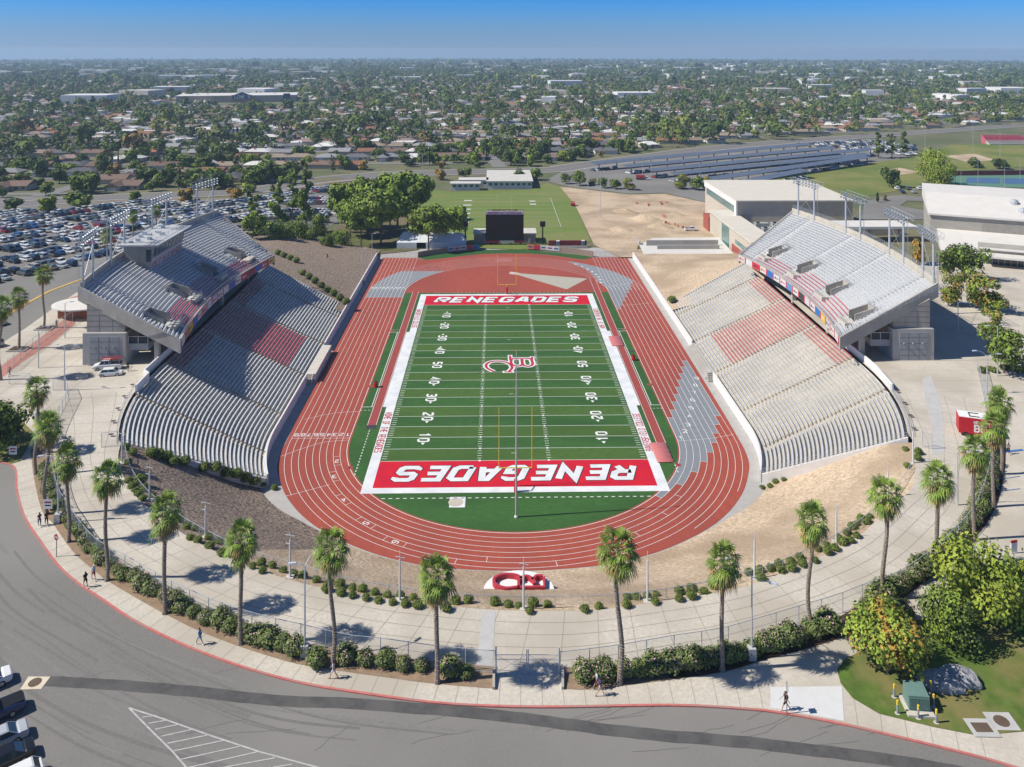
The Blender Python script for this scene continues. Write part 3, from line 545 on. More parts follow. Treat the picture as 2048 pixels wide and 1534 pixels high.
for s, nm in ((-1, 'shaded aluminium lower grandstand on the left, half in the shadow of its upper deck'), (1, 'sunlit aluminium lower grandstand on the right, with beige steps')):
    root = empty('lower_grandstand', (0, 0, 0), label=nm, cat='grandstand', group='lower grandstands beside the track')
    tb = MB(); AB_ = [MB() for _ in LA]; RB_ = [MB() for _ in LA]; rb = MB()
    for i in range(NR):
        P = rowpath_lower(i, 0, s); N_ = rowpath_lower(i+1, 0, s); z = Zlow(i); n = len(P)
        zb = Zlow(i-1) if i else 0.
        V = [(p[0], p[1], zb) for p in P]+[(p[0], p[1], z) for p in P]+[(p[0], p[1], z) for p in N_]; F = [(k, n+k, n+k+1, k+1) for k in range(n-1)]+[(n+k, 2*n+k, 2*n+k+1, n+k+1) for k in range(n-1)]
        if s < 0: F = [f[::-1] for f in F]
        tb.mesh(V, F, TRD)
        segs, ais = cuts(rowpath_lower(i, .02, s), LA, s)
        row = MB()
        for k, S in enumerate(segs):
            red = (k == 2 and i >= 6) or (i >= 28 and k in (1, 3))
            slab_along(row, S, z+.38, z+.43, .27, REDB if red else ALU, s)
            if i < NR: # bench brackets
                for q in range(0, len(S)-1): a = S[q]; row.box(a[0]-.03 if s > 0 else a[0]-.2, a[1]-.03, z, a[0]+.2 if s > 0 else a[0]+.03, a[1]+.03, z+.38, ALU)
        row.build('bench_row', root)
        for ab, rl_, c in zip(AB_, RB_, ais):   # half steps in the aisle
            w0 = .36; x0, x1 = (c[0], c[0]+.37) if s > 0 else (c[0]-.37, c[0]); ab.box(x0, c[1]-.6, z, x1, c[1]+.6, z+.17, AIS)
            x0, x1 = (c[0]+.37, c[0]+.74) if s > 0 else (c[0]-.74, c[0]-.37); ab.box(x0, c[1]-.6, z, x1, c[1]+.6, z+.015, AIS)
            if i % 3 != 2 and i > 1: xx = c[0]; rl_.tube((xx, c[1]-.62, z), (xx, c[1]-.62, z+.85), .03, .03, 4, RUST, cap=False); rl_.tube((xx, c[1]-.62, z+.85), (xx+s*.66, c[1]-.62, z+1.19), .03, .03, 4, RUST, cap=False)
    # the near and far end walls
    for P0 in (0, -1):
        pts = [rowpath_lower(i, 0, s)[P0] for i in range(NR+1)]
        V = [(p[0], p[1], -.5) for p in pts]+[(p[0], p[1], Zlow(min(NR, i))+.25) for i, p in enumerate(pts)]; k = len(pts)
        F = [(i, i+1, k+i+1, k+i) for i in range(k-1)]; d = -.35 if P0 else .35
        V2 = [(p[0], p[1]+d, p[2]) for p in V]; tb.mesh(V+V2, F+[tuple(q+2*k for q in f) for f in F]+[(k+i, k+i+1, 3*k+i+1, 3*k+i) for i in range(k-1)], WWALL if P0 else TRD)
        if P0: rail(rb, [(p[0], p[1]+d, Zlow(i)+.25) for i, p in enumerate(pts) if i % 3 == 0], .9, STEEL, 1.0, .025, 2)
    tb.build('terrace', root); [q.build('aisle_steps', root) for q in AB_]; [q.build('aisle_handrail', root) for q in RB_]; rb.build('end_wall_rail', root)
    # front wall
    fw = MB(); P = [(s*45.55, 99), (s*45.55, 41)]+rowpath_lower(0, -.32, s)
    A = [p for p in P if not (-10.6 < p[1] < 9.4)]; A1 = [p for p in A if p[1] > 0]+[(s*45.55, 9.4)]; A2 = [(s*45.55, -10.6)]+[p for p in A if p[1] < 0]
    slab_along(fw, A1, -.1, 2.15, .3, WWALL, s); slab_along(fw, A2, -.1, 2.15, .3, WWALL, s); fw.build('front_wall', root)
    # press platform / stepped block between the middle aisles
    pb = MB(); x = (44.9, 46.9)
    if s < 0: pb.box(-45.9, -9.5, -.1, -43.9, 8.6, 1.75, mat('block_concrete', (.55, .51, .45), .9, .1, .8)); 
    else:
        for k in range(4): pb.box(44.2+k*.42, -9.5, -.1, 44.62+k*.42 if k < 3 else 45.9, 9.0, .42*(k+1), GREYC)
    for k in range(5): pb.box(min(s*44.4, s*45.9), (-9.6-.3*k)-.3, -.1, max(s*44.4, s*45.9), -9.6-.3*k, 1.6-.3*k, GREYC)
    rail(pb, [(s*44.4, -9.6, 1.7), (s*44.4, -11.2, .2)], .9, STEEL, .5, .025); pb.build('field_platform', root)
    # side wall behind the top rows down to the concourse entrance
    wl = MB(); Q_ = [(s*70.9, -20), (s*71, -31), (s*71, -35.4)]+([(s*69.6, -36.8), (s*69.4, -42.8)] if s < 0 else [(s*69.9, -44.5)]); slab_along(wl, Q_, ZP-.1, ZP+1.5, .3, WWALL, s); wl.build('parapet', root)
    rr = MB(); Rn = rowpath_lower(NR, .35, s)[-10:]; rail(rr, [(p[0], p[1], ZP+.17) for p in Rn], 1.05, STEEL, 1.2, .03, 3)
    for k, p in enumerate(Rn[::2]): rr.box(p[0]+s*.9-.35, p[1]-.25, ZP+.5, p[0]+s*.9+.35, p[1]+.25, ZP+.56, mat('brown_metal', (.10, .07, .07), .7)); rr.box(p[0]+s*.9-.04, p[1]-.04, ZP+.17, p[0]+s*.9+.04, p[1]+.04, ZP+.5, STEEL)
    rr.build('top_railing', root)
# ------------------------------------------------------------------ upper decks
NU = 25
def xf(y): return 69.6-(y-1)**2/290
def xr(y): return 90.1-(y-5)**2/330
def up(t, u): # t front..rear, u far..near
    y0 = 35.8+12*t; y1 = -30.6+2.9*t; y = y0+(y1-y0)*u; return xf(y)+(xr(y)-xf(y))*t, y
Zup = lambda t: 16.6+9.8*t
AU = [((66, 29.8), (88, 38)), ((66, 12.6), (90, 16.6)), ((66, -5), (90, -1.5)), ((66, -22.8), (88, -22))]
NV = 40
VOM = [(26.6, 30, 5, 10), (10, 13.4, 5, 10), (-8.2, -5, 5, 10), (-26, -23, 5, 10)]
SB = mat('seat_box_grey', (.55, .56, .56), .7, .08, 1.)
for s, nm in ((-1, 'left upper grandstand deck with the press box on its top rows'), (1, 'right upper grandstand deck, bright in the sun, without a press box')):
    root = empty('upper_grandstand', (0, 0, 0), label=nm, cat='grandstand', group='cantilevered upper grandstand decks')
    tb = MB(); rb = MB()
    U = [k/NV for k in range(NV+1)]
    def vom(x, y, i):
        return any(a < y < b and r0 <= i < r1 for a, b, r0, r1 in VOM)
    for i in range(NU):
        t0, t1 = i/NU, (i+1)/NU; z = Zup(t0); zb = Zup(t0-1/NU)
        for k in range(NV*2):
            u0, u1 = k/(NV*2), (k+1)/(NV*2); a, b, c, d = up(t0, u0), up(t0, u1), up(t1, u1), up(t1, u0)
            if vom(0, (a[1]+b[1])/2, i): continue
            q = [(s*p[0], p[1]) for p in (a, b, c, d)]; f1 = [(q[0][0], q[0][1], zb), (q[1][0], q[1][1], zb), (q[1][0], q[1][1], z), (q[0][0], q[0][1], z)]; f2 = [(p[0], p[1], z) for p in q]
            tb.face(f1[::-s], TRU); tb.face(f2[::-s], TRU)
        P = [(s*p[0], p[1]) for p in (up(t0+.004, u) for u in U)]; segs, ais = cuts(P, AU, s, .55); row = MB()
        for k, S in enumerate(segs):
            parts = [[]]
            for p in S:
                if any(a-.5 < p[1] < b+.5 and r0-1 <= i < r1 for a, b, r0, r1 in VOM): parts.append([])
                else: parts[-1].append(p)
            for Pp in parts:
                if len(Pp) < 2: continue
                if s < 0 and i > 17 and -3.0 < Pp[len(Pp)//2][1] < 16.4: continue
                red = (i <= 6 and k in (1, 2, 3)) or (i <= 3 and k == 4 and False)
                red = red and not (k == 1 and i > 4) and not (k == 3 and i > 5)
                slab_along(row, Pp, z+.36, z+.41, .28, REDB if red else ALU, s); slab_along(row, Pp, z+.10, z+.14, .0-.24, ALU, s) if s > 0 else None
                for q in range(0, len(Pp)-1, 1): a = Pp[q]; row.box(a[0]-.03, a[1]-.03, z, a[0]+.03, a[1]+.03, z+.36, ALU)
        row.build('bench_row', root)
        for c in ais:
            if vom(0, c[1], i): continue
            x0, x1 = sorted((c[0], c[0]+s*.37)); rb.box(x0, c[1]-.5, z, x1, c[1]+.5, z+.19, SB)
            if i % 2: rb.tube((c[0], c[1], z), (c[0], c[1], z+.95), .03, .03, 4, STEEL, cap=False); rb.tube((c[0], c[1], z+.95), (c[0]+s*1.3, c[1], z+1.65), .03, .03, 4, STEEL, cap=False)
    # underside, rear wall, front upstand and end beams
    g = lambda t, u, z: (s*up(t, u)[0], up(t, u)[1], z)
    for k in range(NV):
        u0, u1 = U[k], U[k+1]
        tb.face([g(0, u0, 15.2), g(0, u1, 15.2), g(1, u1, 24.7), g(1, u0, 24.7)][::s], CW1)
    slab_along(tb, [(s*up(1, u)[0], up(1, u)[1]) for u in U], 24.3, 27.7, .35, mat('parapet_concrete', (.47, .43, .36), .9, .12, .5), s)
    slab_along(tb, [(s*(up(0, u)[0]-.3), up(0, u)[1]) for u in U], 15.2, 17.2, .28, CW1, s)
    tb.build('deck', root)
    for u, d in ((1, -.55), (0, .55)):
        eb = MB(); a, b = up(-.015, u), up(1.03, u); th = 2.55
        B = [(s*a[0], a[1], 14.4), (s*b[0], b[1], 24.1), (s*b[0], b[1]+d, 24.1), (s*a[0], a[1]+d, 14.4)]; T = [(s*a[0], a[1], 16.95), (s*b[0], b[1], 27.0), (s*b[0], b[1]+d, 27.0), (s*a[0], a[1]+d, 16.95)]
        eb.hexa(B, T, CW1); eb.build('end_beam', root)
        rb.v += []; rail(rb, [(s*(a[0]+(b[0]-a[0])*q/8), a[1]+d/2, 16.95+10.05*q/8) for q in range(9)], .95, STEEL, 1.2, .03, 3)
    rail(rb, [(s*(up(1, u)[0]+.2), up(1, u)[1], 27.7) for u in U[::2]], 1.0, STEEL, 1.2, .025, 3)
    rail(rb, [(s*(up(0, u)[0]-.15), up(0, u)[1], 17.2) for u in U[::2]], .75, STEEL, 1.6, .025, 2)
    rb.build('deck_railings', root)
    for a, b, r0, r1 in VOM:
        t0, t1 = r0/NU, r1/NU; x0 = xf(a)+(xr(a)-xf(a))*t0; x1 = xf(a)+(xr(a)-xf(a))*t1; z0 = Zup(t0); vb = MB(); zt0, zt1 = Zup(t0)+1.3, Zup(t1)+.7
        X = lambda x: s*x
        for y, dy in ((a-.1, .25), (b-.15, .25)):
            bq = [(X(x0), y, z0-2), (X(x1+.2), y, z0-2), (X(x1+.2), y+dy, z0-2), (X(x0), y+dy, z0-2)]; tq = [(p[0], p[1], zt0 if abs(p[0]) < x1 else zt1) for p in bq]; vb.hexa(bq, tq, CW1)
        lo, hi = sorted((X(x1), X(x1+.25))); vb.box(lo, a, z0-2, hi, b, zt1, CW1)
        lo, hi = sorted((X(x0-.1), X(x1))); vb.box(lo, a, z0-2.1, hi, b, z0-1.9, mat('stairwell_shade', (.09, .085, .08), .9))  # near-black floor: the shade inside the opening put into its colour
        lo, hi = sorted((X(x0-2.6), X(x0-.9))); vb.box(lo, a-1.2, Zup(t0)-.9, hi, b+.2, Zup(t0)-.15, AIS)
        rail(vb, [(X(x1+.1), a, zt1), (X(x1+.1), b, zt1)], .8, STEEL, .6, .03, 3); rail(vb, [(X(x1+1), a-1, Zup(t1)+.4), (X(x1-.4), a-1.1, Zup(t1)-.2), (X(x0), a-1.1, z0)], 1.0, STEEL, 1., .03, 2)
        rail(vb, [(X(x0-2.5), a-1.2, Zup(t0)-.15), (X(x0-2.5), b+.2, Zup(t0)-.15)], .8, STEEL, .8, .03, 2)
        vb.build('entrance_box', root)
    # hoardings on the front edge
    cols = [(.50, .50, .46), (.55, .55, .55), (.50, .03, .06), (.55, .53, .45), (.02, .14, .42), (.56, .56, .54), (.58, .58, .58), (.10, .26, .48), (.58, .58, .56), (.05, .05, .05), (.52, .50, .50), (.58, .57, .57), (.02, .16, .42), (.62, .40, .02), (.50, .46, .48), (.56, .55, .54), (.55, .52, .5)]
    if s < 0: cols = [(.55, .45, .1), (.5, .1, .1), (.06, .12, .4), (.2, .06, .08), (.5, .04, .06), (.58, .58, .58), (.03, .12, .42), (.58, .58, .58), (.57, .57, .57), (.58, .5, .5), (.56, .56, .56), (.55, .3, .32), (.58, .57, .57), (.03, .15, .4), (.6, .42, .02), (.5, .22, .05), (.55, .55, .55)]
    sg = MB(); m_ = len(cols)
    for k in range(m_):
        u0, u1 = k/m_, (k+.84)/m_
        for (ua, ub, cc, zz) in ((u0, u1, cols[k], 0), (u1, (k+1)/m_, (.5, .03, .05), .01)):
            M_ = mat('hoarding_%d_%d_%d' % tuple(int(q*100) for q in cc), cc, .6, .03, 3.)
            a, b = up(0, ua), up(0, ub); xa, xb = a[0]-.34-zz, b[0]-.34-zz; q = [(s*xa, a[1], 15.3), (s*xb, b[1], 15.3), (s*xb, b[1], 16.9), (s*xa, a[1], 16.9)]; sg.face(q[::-s], M_)
            if zz == 0 and cc[1] > .4 or (zz == 0 and cc[0] > .3):
                rr_ = random.Random(k*7+s); ex = Vector((s*(xb-xa), b[1]-a[1], 0)).normalized(); ex = ex if s > 0 else -ex
                en = Vector((-s, 0, 0)); o = Vector(q[0] if s > 0 else q[1])+ex*.5+Vector((0, 0, .5)); ln = (Vector(q[0])-Vector(q[1])).length-1
                dk = mat('sign_ink_%d' % (k % 3), [(.45, .02, .05), (.03, .08, .3), (.04, .04, .04)][k % 3] if cc[1] > .3 else (.6, .6, .6), .6)
                o1 = o+en*.01; sg.mesh([o1, o1+ex*ln*.32, o1+ex*ln*.32+Vector((0, 0, .55)), o1+Vector((0, 0, .55))], [(0, 1, 2, 3)], dk); o1 = o1+ex*ln*.4+Vector((0, 0, .15)); sg.mesh([o1, o1+ex*ln*.55, o1+ex*ln*.55+Vector((0, 0, .22)), o1+Vector((0, 0, .22))], [(0, 1, 2, 3)], dk)
    sg.build('sponsor_hoardings', root)
# concrete piers that carry the decks
PIER = []
for s in (-1, 1):
    for k, y in enumerate((-28.9, -12, 10, 31)):
        root = empty('stair_tower', (0, 0, 0), label=None, cat='tower')
        dp = 5.5; X = lambda a, b: sorted((s*a, s*b))
        up_ = MB(); x0, x1 = X(77.8, 85.3); zt = [Zup((77.8-68)/20)-1.2, Zup((85.3-68)/20)-1.2]; za, zb_ = (zt[0], zt[1]) if s > 0 else (zt[1], zt[0])
        B = [(x0, y, 18), (x1, y, 18), (x1, y+dp, 18), (x0, y+dp, 18)]; T = [(x0, y, za), (x1, y, zb_), (x1, y+dp, zb_), (x0, y+dp, za)]; up_.hexa(B, T, CW1)
        JD = mat('panel_joint', (.13, .12, .11), .9)
        for j in range(1, 6):
            z = 18+j*1.1
            xl = 77.9 if z < 19.9 else 77.8+max(0, (z-zt[0]))*2.1
            if xl < 85: a_, b_ = X(xl, 85.3); up_.box(a_, y-.015, z, b_, y-.002, z+.05, JD)
        for xx in (80.2, 82.8): a_, b_ = X(xx, xx+.05); up_.box(a_, y-.018, 18, b_, y-.003, min(23.4, Zup((xx-68)/20)-2.2), JD)
        up_.build('upper_shaft', root)
        lw = MB(); x0, x1 = X(77.3, 85.8); lw.box(x0, y-.7, ZP-.5, x1, y+dp, 18, mat('pale_panel_concrete', (.40, .385, .36), .9, .08, .4))
        GP = mat('grey_panel', (.31, .32, .325), .85, .06, .5); a_, b_ = X(78.7, 84.4); lw.box(a_, y-.78, ZP, b_, y-.7, 17.3, GP)
        for j in range(1, 5): lw.box(a_, y-.795, ZP+j*1.2, b_, y-.78, ZP+j*1.2+.05, JD)
        for xx in (80.5, 82.6): q0, q1 = X(xx, xx+.05); lw.box(q0, y-.8, ZP, q1, y-.785, 17.3, JD)
        for xx in (79.6, 81.4, 83.4): lw.tube((s*xx, y-.78, ZP+3.6), (s*xx, y-1.05, ZP+3.6), .2, .2, 10, mat('lamp_grey', (.3, .3, .3), .5))
        lw.build('lower_block', root)
        bl = MB(); x0, x1 = X(73.2, 77.3); bl.box(x0, y+.2, 14.3, x1, y+3.4, 15.6, GP); rail(bl, [(s*73.3, y+.3, 15.6), (s*77.2, y+.3, 15.6)], 1.4, WHITE, 1.9, .05, 1); a_, b_ = X(73.3, 77.2); bl.box(a_, y+.34, 15.6, b_, y+.38, 16.9, mat('dark_mesh', (.05, .055, .06), .8)); bl.build('balcony', root)
        cl = MB(); x0, x1 = X(71.2, 72.1); cl.box(x0, y+.4, ZP-.6, x1, y+1.4, 15.9, GREYC); cl.build('column', root)
        side = 'left' if s < 0 else 'right'; pos = ['at the camera end', 'second from the camera end', 'second from the far end', 'at the far end'][k]
        root['label'] = f"concrete stair tower under the {side} upper deck, {pos}"; root['group'] = 'stair towers that carry the upper decks'
# back wall in the shade below each deck
for s in (-1, 1):
    mb = MB(); x0, x1 = sorted((s*85.4, s*85.8)); mb.box(x0, -22.9, ZP-.5, x1, 38, 22, CW1); mb.build('rear_wall', label=f"plain concrete rear wall below the {'left' if s < 0 else 'right'} upper deck", cat='wall')
# ------------------------------------------------------------------ press box
root = empty('press_box', (0, 0, 0), label='grey flat-roofed press box with a white and red banner on the left deck', cat='press box')
pbx = MB(); y0, y1, x0, x1 = -3.0, 16.2, -78.6, -84.6
fp = [(-79.4, y0, 23.4), (-79.4, y1, 23.4)]
B = [(-89.2, y0, 21.6), (-84.2, y0, 21.6), (-84.2, y1, 21.6), (-89.2, y1, 21.6)]; T = [(-89.2, y0, 29.2), (-82.6, y0, 29.2), (-82.6, y1, 29.2), (-89.2, y1, 29.2)]
pbx.hexa(B, T, CW1); pbx.build('walls', root)
rf = MB(); rf.box(-90.6, y0-1.2, 29.2, -81.2, y1+1.2, 29.55, mat('roof_membrane', (.42, .43, .44), .85, .08, .6))
for k in range(14): yy = rnd.uniform(y0, y1); xx = rnd.uniform(-89.5, -84); rf.box(xx, yy, 29.56, xx+rnd.uniform(.3, 1.1), yy+rnd.uniform(.3, .9), 29.55+rnd.uniform(.3, 1.), STEEL)
rail(rf, [(-83, y0+.5, 29.55), (-83, y1-.5, 29.55)], 1., STEEL, 2.2, .03, 3); rail(rf, [(-90.3, y0, 29.55), (-90.3, y1, 29.55)], 1.1, STEEL, 1.5, .03, 3); rf.build('roof', root)
def onfront(y, f): # f 0 bottom 1 top of the leaning front
    x = -84.2+1.6*f; return (x+.07, y, 21.6+7.6*f)
wn = MB(); 
wn.face([onfront(y0+.3, .62), onfront(y1-.3, .62), onfront(y1-.3, .93), onfront(y0+.3, .93)], mat('green_glass', (.05, .08, .085), .15, .3, .4, spec=.8))
for k in range(9): y = y0+.3+k*(y1-y0-.6)/8; a, b = onfront(y, .62), onfront(y, .93); wn.tube((a[0]+.04, a[1], a[2]), (b[0]+.04, b[1], b[2]), .06, .06, 4, STEEL)
wn.box(-84.4, y0-.05, 25.4, -83.2, y0-.02, 28.2, GLASS); wn.build('windows', root)
bn = MB(); bn.face([(p[0]+.05, p[1], p[2]) for p in (onfront(y0+.1, .18), onfront(y1-.1, .18), onfront(y1-.1, .58), onfront(y0+.1, .58))], mat('banner_cloth', (.55, .50, .50), .8, .05, 1.))
lettering(bn, 'HOME OF THE BC RENEGADES', (-84.2+1.6*.24+.14, y0+.9, 21.6+7.6*.25), (0, 1, 0), Vector((1.6, 0, 7.6)).normalized(), 1.5, .76, .2, mat('banner_red', (.30, .03, .04), .8), slant=.15, wx=.75); bn.build('banner', root)
# ------------------------------------------------------------------ floodlight gantries on the rear of each deck
LAMPM = mat('lamp_housing', (.36, .40, .44), .45, .06, 2., metal=.4); LENS = mat('lamp_lens', (.22, .26, .30), .35, .1, 2., spec=.9)
def gantry(s, ya, yb, label):
    root = empty('floodlight_gantry', (0, 0, 0), label=label, cat='floodlight', group='floodlight gantries behind the upper decks')
    xa, xb = s*(xr(ya)-.1), s*(xr(yb)-.1); zt = 26.8+9.6; pts = ((xa, ya), (xb, yb))
    for (x, y) in pts:
        m = MB(); m.tube((x, y, 26.4), (x, y, zt), .26, .2, 10, STEEL); m.build('pole', root)
    tr = MB(); d = (Vector(pts[0])-Vector(pts[1])).normalized(); c = (Vector(pts[0])+Vector(pts[1]))/2; L_ = (Vector(pts[0])-Vector(pts[1])).length/2+2.2
    n = Vector((-s, 0))
    ea, eb = c+d*L_, c-d*L_
    for dz in (-.6, .5): tr.tube((*ea, zt+dz), (*eb, zt+dz), .1, .1, 5, STEEL)
    for k in range(9): p = ea+(eb-ea)*k/8; tr.tube((p.x, p.y, zt-.6), (p.x, p.y, zt+.5), .06, .06, 4, STEEL)
    rr = ea-n*1.4, eb-n*1.4
    for dz in (0, .9): tr.tube((*rr[0], zt+dz), (*rr[1], zt+dz), .05, .05, 4, STEEL)
    for k in range(7): p = rr[0]+(rr[1]-rr[0])*k/6; q = ea+(eb-ea)*k/6; tr.tube((p.x, p.y, zt-.1), (q.x, q.y, zt-.1), .05, .05, 4, STEEL); tr.tube((p.x, p.y, zt-.1), (p.x, p.y, zt+.9), .04, .04, 4, STEEL)
    a, b = pts; tr.tube((*a, 28), (*(Vector(b)), zt-2.5), .03, .03, 4, STEEL); tr.tube((*b, 28), (*(Vector(a)), zt-2.5), .03, .03, 4, STEEL); tr.build('truss', root)
    ld = MB(); p = Vector(pts[1])-n*.9
    for q in (-.25, .25): ld.tube((p.x, p.y+q, 26), (p.x, p.y+q, zt), .035, .035, 4, STEEL)
    for k in range(22): ld.tube((p.x, p.y-.25, 26.3+k*.48), (p.x, p.y+.25, 26.3+k*.48), .02, .02, 4, STEEL, cap=False)
    ld.build('ladder', root)
    for r in range(3):
        for k in range(8):
            p = ea+(eb-ea)*(k+.5)/8; z = zt-.75+r*.75; lm = MB(); o = Vector((p.x, p.y, z))+Vector((-s*.35, 0, 0)); f = Vector((-s*.85, 0, -.5)).normalized()
            lm.tube(o, o+f*.35, .14, .31, 9, LAMPM, cap=True); lm.tube(o+f*.352, o+f*.37, .29, .29, 9, LENS); lm.build('floodlight', root)
for s in (-1, 1):
    for k, (ya, yb) in enumerate(((44.6, 36.8), (21, 13.5), (-2.0, -9.8), (-21.0, -27.4))):
        gantry(s, ya, yb, f"twin-pole floodlight gantry behind the {'left' if s < 0 else 'right'} upper deck, {['farthest from the camera', 'second farthest from the camera', 'second nearest to the camera', 'nearest to the camera'][k]}")
# ================================================================== placing by what is already built
def refresh(): bpy.context.view_layer.update(); globals()['DG'] = bpy.context.evaluated_depsgraph_get()
refresh()
def hit(u, v):
    d = (at(u, v, 0)-CAM).normalized(); ok, loc, *_ = sc.ray_cast(DG, CAM, d); return loc if ok else at(u, v, 0)
def gz_(x, y, top=15.5):
    ok, loc, *_ = sc.ray_cast(DG, Vector((x, y, top)), Vector((0, 0, -1))); return loc.z if ok else 0.
def place(u, v): p = at(u, v, ZP+.17); return Vector((p.x, p.y, ZP+.17))
def tall(b, v):                   # how high a thing standing at b must be to reach pixel row v
    lo, hi = 0., 80.
    for _ in range(40):
        m = (lo+hi)/2; q = Vector((b[0], b[1], b[2]+m))-CAM; vv = V0-FOC*q.dot(U2)/q.dot(Fv)
        if vv > v: lo = m
        else: hi = m
    return lo
# ------------------------------------------------------------------ palms
PTR = mat('palm_bark', (.20, .16, .125), .95, .35, 5., c2=(.30, .25, .20), obj=True, bump=2.); PGR = mat('palm_frond', (.085, .155, .018), .55, .4, .9, c2=(.19, .27, .04), obj=True, rand=.12, spec=.35); PDR = mat('dry_frond', (.34, .23, .09), .9, .35, .8, c2=(.44, .32, .13), obj=True)
def frond(mb, o, az, el, ln, fan, m, rr, droop=.5):
    d = Vector((math.cos(az)*math.cos(el), math.sin(az)*math.cos(el), math.sin(el))); e = o+d*ln
    e.z -= .10*ln; sd_ = Vector((-math.sin(az), math.cos(az), 0)); mb.tube(o, e, .035, .02, 3, m, cap=False); nn = 12
    upv = sd_.cross(d).normalized()
    for k in range(nn):
        a = math.radians(-105+210*k/(nn-1))+rr.uniform(-.05, .05); L_ = fan*(1-.22*abs(a)/1.8)*rr.uniform(.85, 1.1); q = d*math.cos(a)+sd_*math.sin(a)
        w_ = sd_*math.cos(a)-d*math.sin(a); m1 = e+q*L_*.6+Vector((0, 0, -droop*.10*L_)); m2 = e+q*L_+Vector((0, 0, -droop*L_*.6)); t = .066*fan
        mb.mesh([e-w_*.01, e+w_*.01, m1+w_*t, m1-w_*t, m2], [(0, 1, 2, 3), (3, 2, 4)], m)
PHT = (9.2, 10.3, 11.4, 12.5)
def make_palm(k):
    rr = random.Random(50+k); root = empty('palm_tree'); tr = MB(); Hh = PHT[k]; prof = [(.36, -.2), (.33, .3)]; z = .5
    while z < Hh: prof += [(.255-.004*z+rr.uniform(0, .035), z), (.225-.004*z, z+.1)]; z += .26
    tr.lathe(prof+[(.24, Hh)], 9, PTR)
    ws = (.05, .22, .12, .32)[k]
    tr.v = [(x+ws*math.sin(zz*.45+k)*min(1, zz/3), y+ws*.7*math.cos(zz*.38)*min(1, zz/3), zz) for x, y, zz in tr.v]
    tr.build('trunk', root); top = Vector((ws*math.sin(Hh*.45+k), ws*.7*math.cos(Hh*.38), Hh)); cr = MB()
    for j in range(32):
        f = j/32; el = math.radians(84-128*f**.8); az = j*2.39996+rr.uniform(-.3, .3); frond(cr, top+Vector((0, 0, .5-.6*f)), az, el, rr.uniform(.9, 1.4), rr.uniform(1.0, 1.3), PGR, rr, .4+.9*f)
    cr.build('crown', root); dd = MB()
    for j in range(26): az = rr.uniform(0, 6.28); frond(dd, top+Vector((0, 0, -.1-rr.random()*.7)), az, math.radians(rr.uniform(-78, -38)), rr.uniform(.6, 1.2), rr.uniform(.8, 1.1), PDR, rr, 1.3)
    for j in range(4): az = rr.uniform(0, 6.28); frond(dd, top+Vector((0, 0, -.1)), az, math.radians(rr.uniform(-30, 0)), 1.1, 1., PDR, rr, 1.2)
    dd.build('dead_fronds', root); return root
PALMS = [make_palm(k) for k in range(4)]; used = [False]*4
def palm(b, h, label, k=None, w_=1., group='fan palms around the stadium'):
    k = min(range(4), key=lambda q: abs(PHT[q]-h)+rnd.uniform(0, 1.3)) if k is None else k; sc_ = (w_, w_, h/PHT[k])
    if not used[k]: used[k] = True; o = PALMS[k]; o.location = b; o.scale = sc_; o['label'] = label
    else: o = copy_tree(PALMS[k], loc=b, rz=rnd.uniform(0, 6.28), label=label, s=sc_)
    if o is PALMS[k]: o.rotation_euler = (0, 0, rnd.uniform(0, 6.28))
    o['category'] = 'palm tree'; o['group'] = group; return o
RING = [((72, 948), 775), ((93, 1028), 848), ((137, 1084), 912), ((214, 1161), 946), ((329.6, 1227), 1015), ((481, 1288), 1072), ((665, 1334), 1085), ((874, 1365), 1142), ((1238.5, 1367), 1090), ((1444.6, 1341), 1115), ((1621, 1271), 1032), ((1768.4, 1198), 983), ((1874, 1148), 952), ((1947.7, 1080), 895), ((1986.8, 1014), 845), ((2002, 948), 800)]
names = ['leftmost palm of the ring, at the back of the left sidewalk', 'palm beside the white notice board on the left sidewalk', 'palm just behind the two walkers by the stop sign', 'palm right behind the man in the white shirt', 'palm between the stop sign and the left light pole, first after the walkers', 'palm by the woman with a backpack', 'palm directly right of the left light pole', 'palm just left of the double gate', 'palm just right of the double gate, over the pink hedge', 'palm left of the right light pole', 'palm right of the right light pole, above the orange tree', 'palm behind the orange and green tree', 'palm behind the yellow-green tree', 'palm left of the red trailer, third from the right end', 'palm in front of the red trailer', 'palm beside the blue parking lines at the right edge']
for (q, vt), nm in zip(RING, names):
    b = place(*q); h = tall(b, vt)-.35; b.z -= .12; palm(b, max(7, h), 'tall '+nm, w_=rnd.uniform(.94, 1.1))
for q, vt, nm in (((87.8, 657), 545, 'palm in a square planter by the brick paving, nearer the ticket building'), ((38.3, 698), 590, 'palm in a square planter on the brick paving, farther left'), ((1, 760), 612, 'palm cut off by the left edge of the photo'), ((90, 905), 835, 'short palm behind the leftmost hedge')):
    b = place(*q); palm(b, tall(b, vt)-.3, nm, w_=1.05)
for q, vt, nm, z in (((214, 530), 470, 'palm behind the left deck, between the two nearest floodlight gantries', 11), ((266, 480), 432, 'palm behind the press box', 10), ((312, 465), 420, 'palm behind the press box roof, farther right', 10)):
    b = drop(*q); palm(b, tall(b, vt), nm)
for q, vt in (((91, 657), 0), ((38, 699), 0)):
    p = place(*q); m = MB(); m.box(p.x-1.9, p.y-1.5, ZP+.1, p.x+1.9, p.y+1.5, ZP+.42, GREYC); m.box(p.x-1.65, p.y-1.25, ZP+.41, p.x+1.65, p.y+1.25, ZP+.45, MUL)
    m.build('square_planter', label='low square concrete planter around the palm '+('nearer the ticket building' if q[0] > 60 else 'farther from the ticket building'), cat='planter')
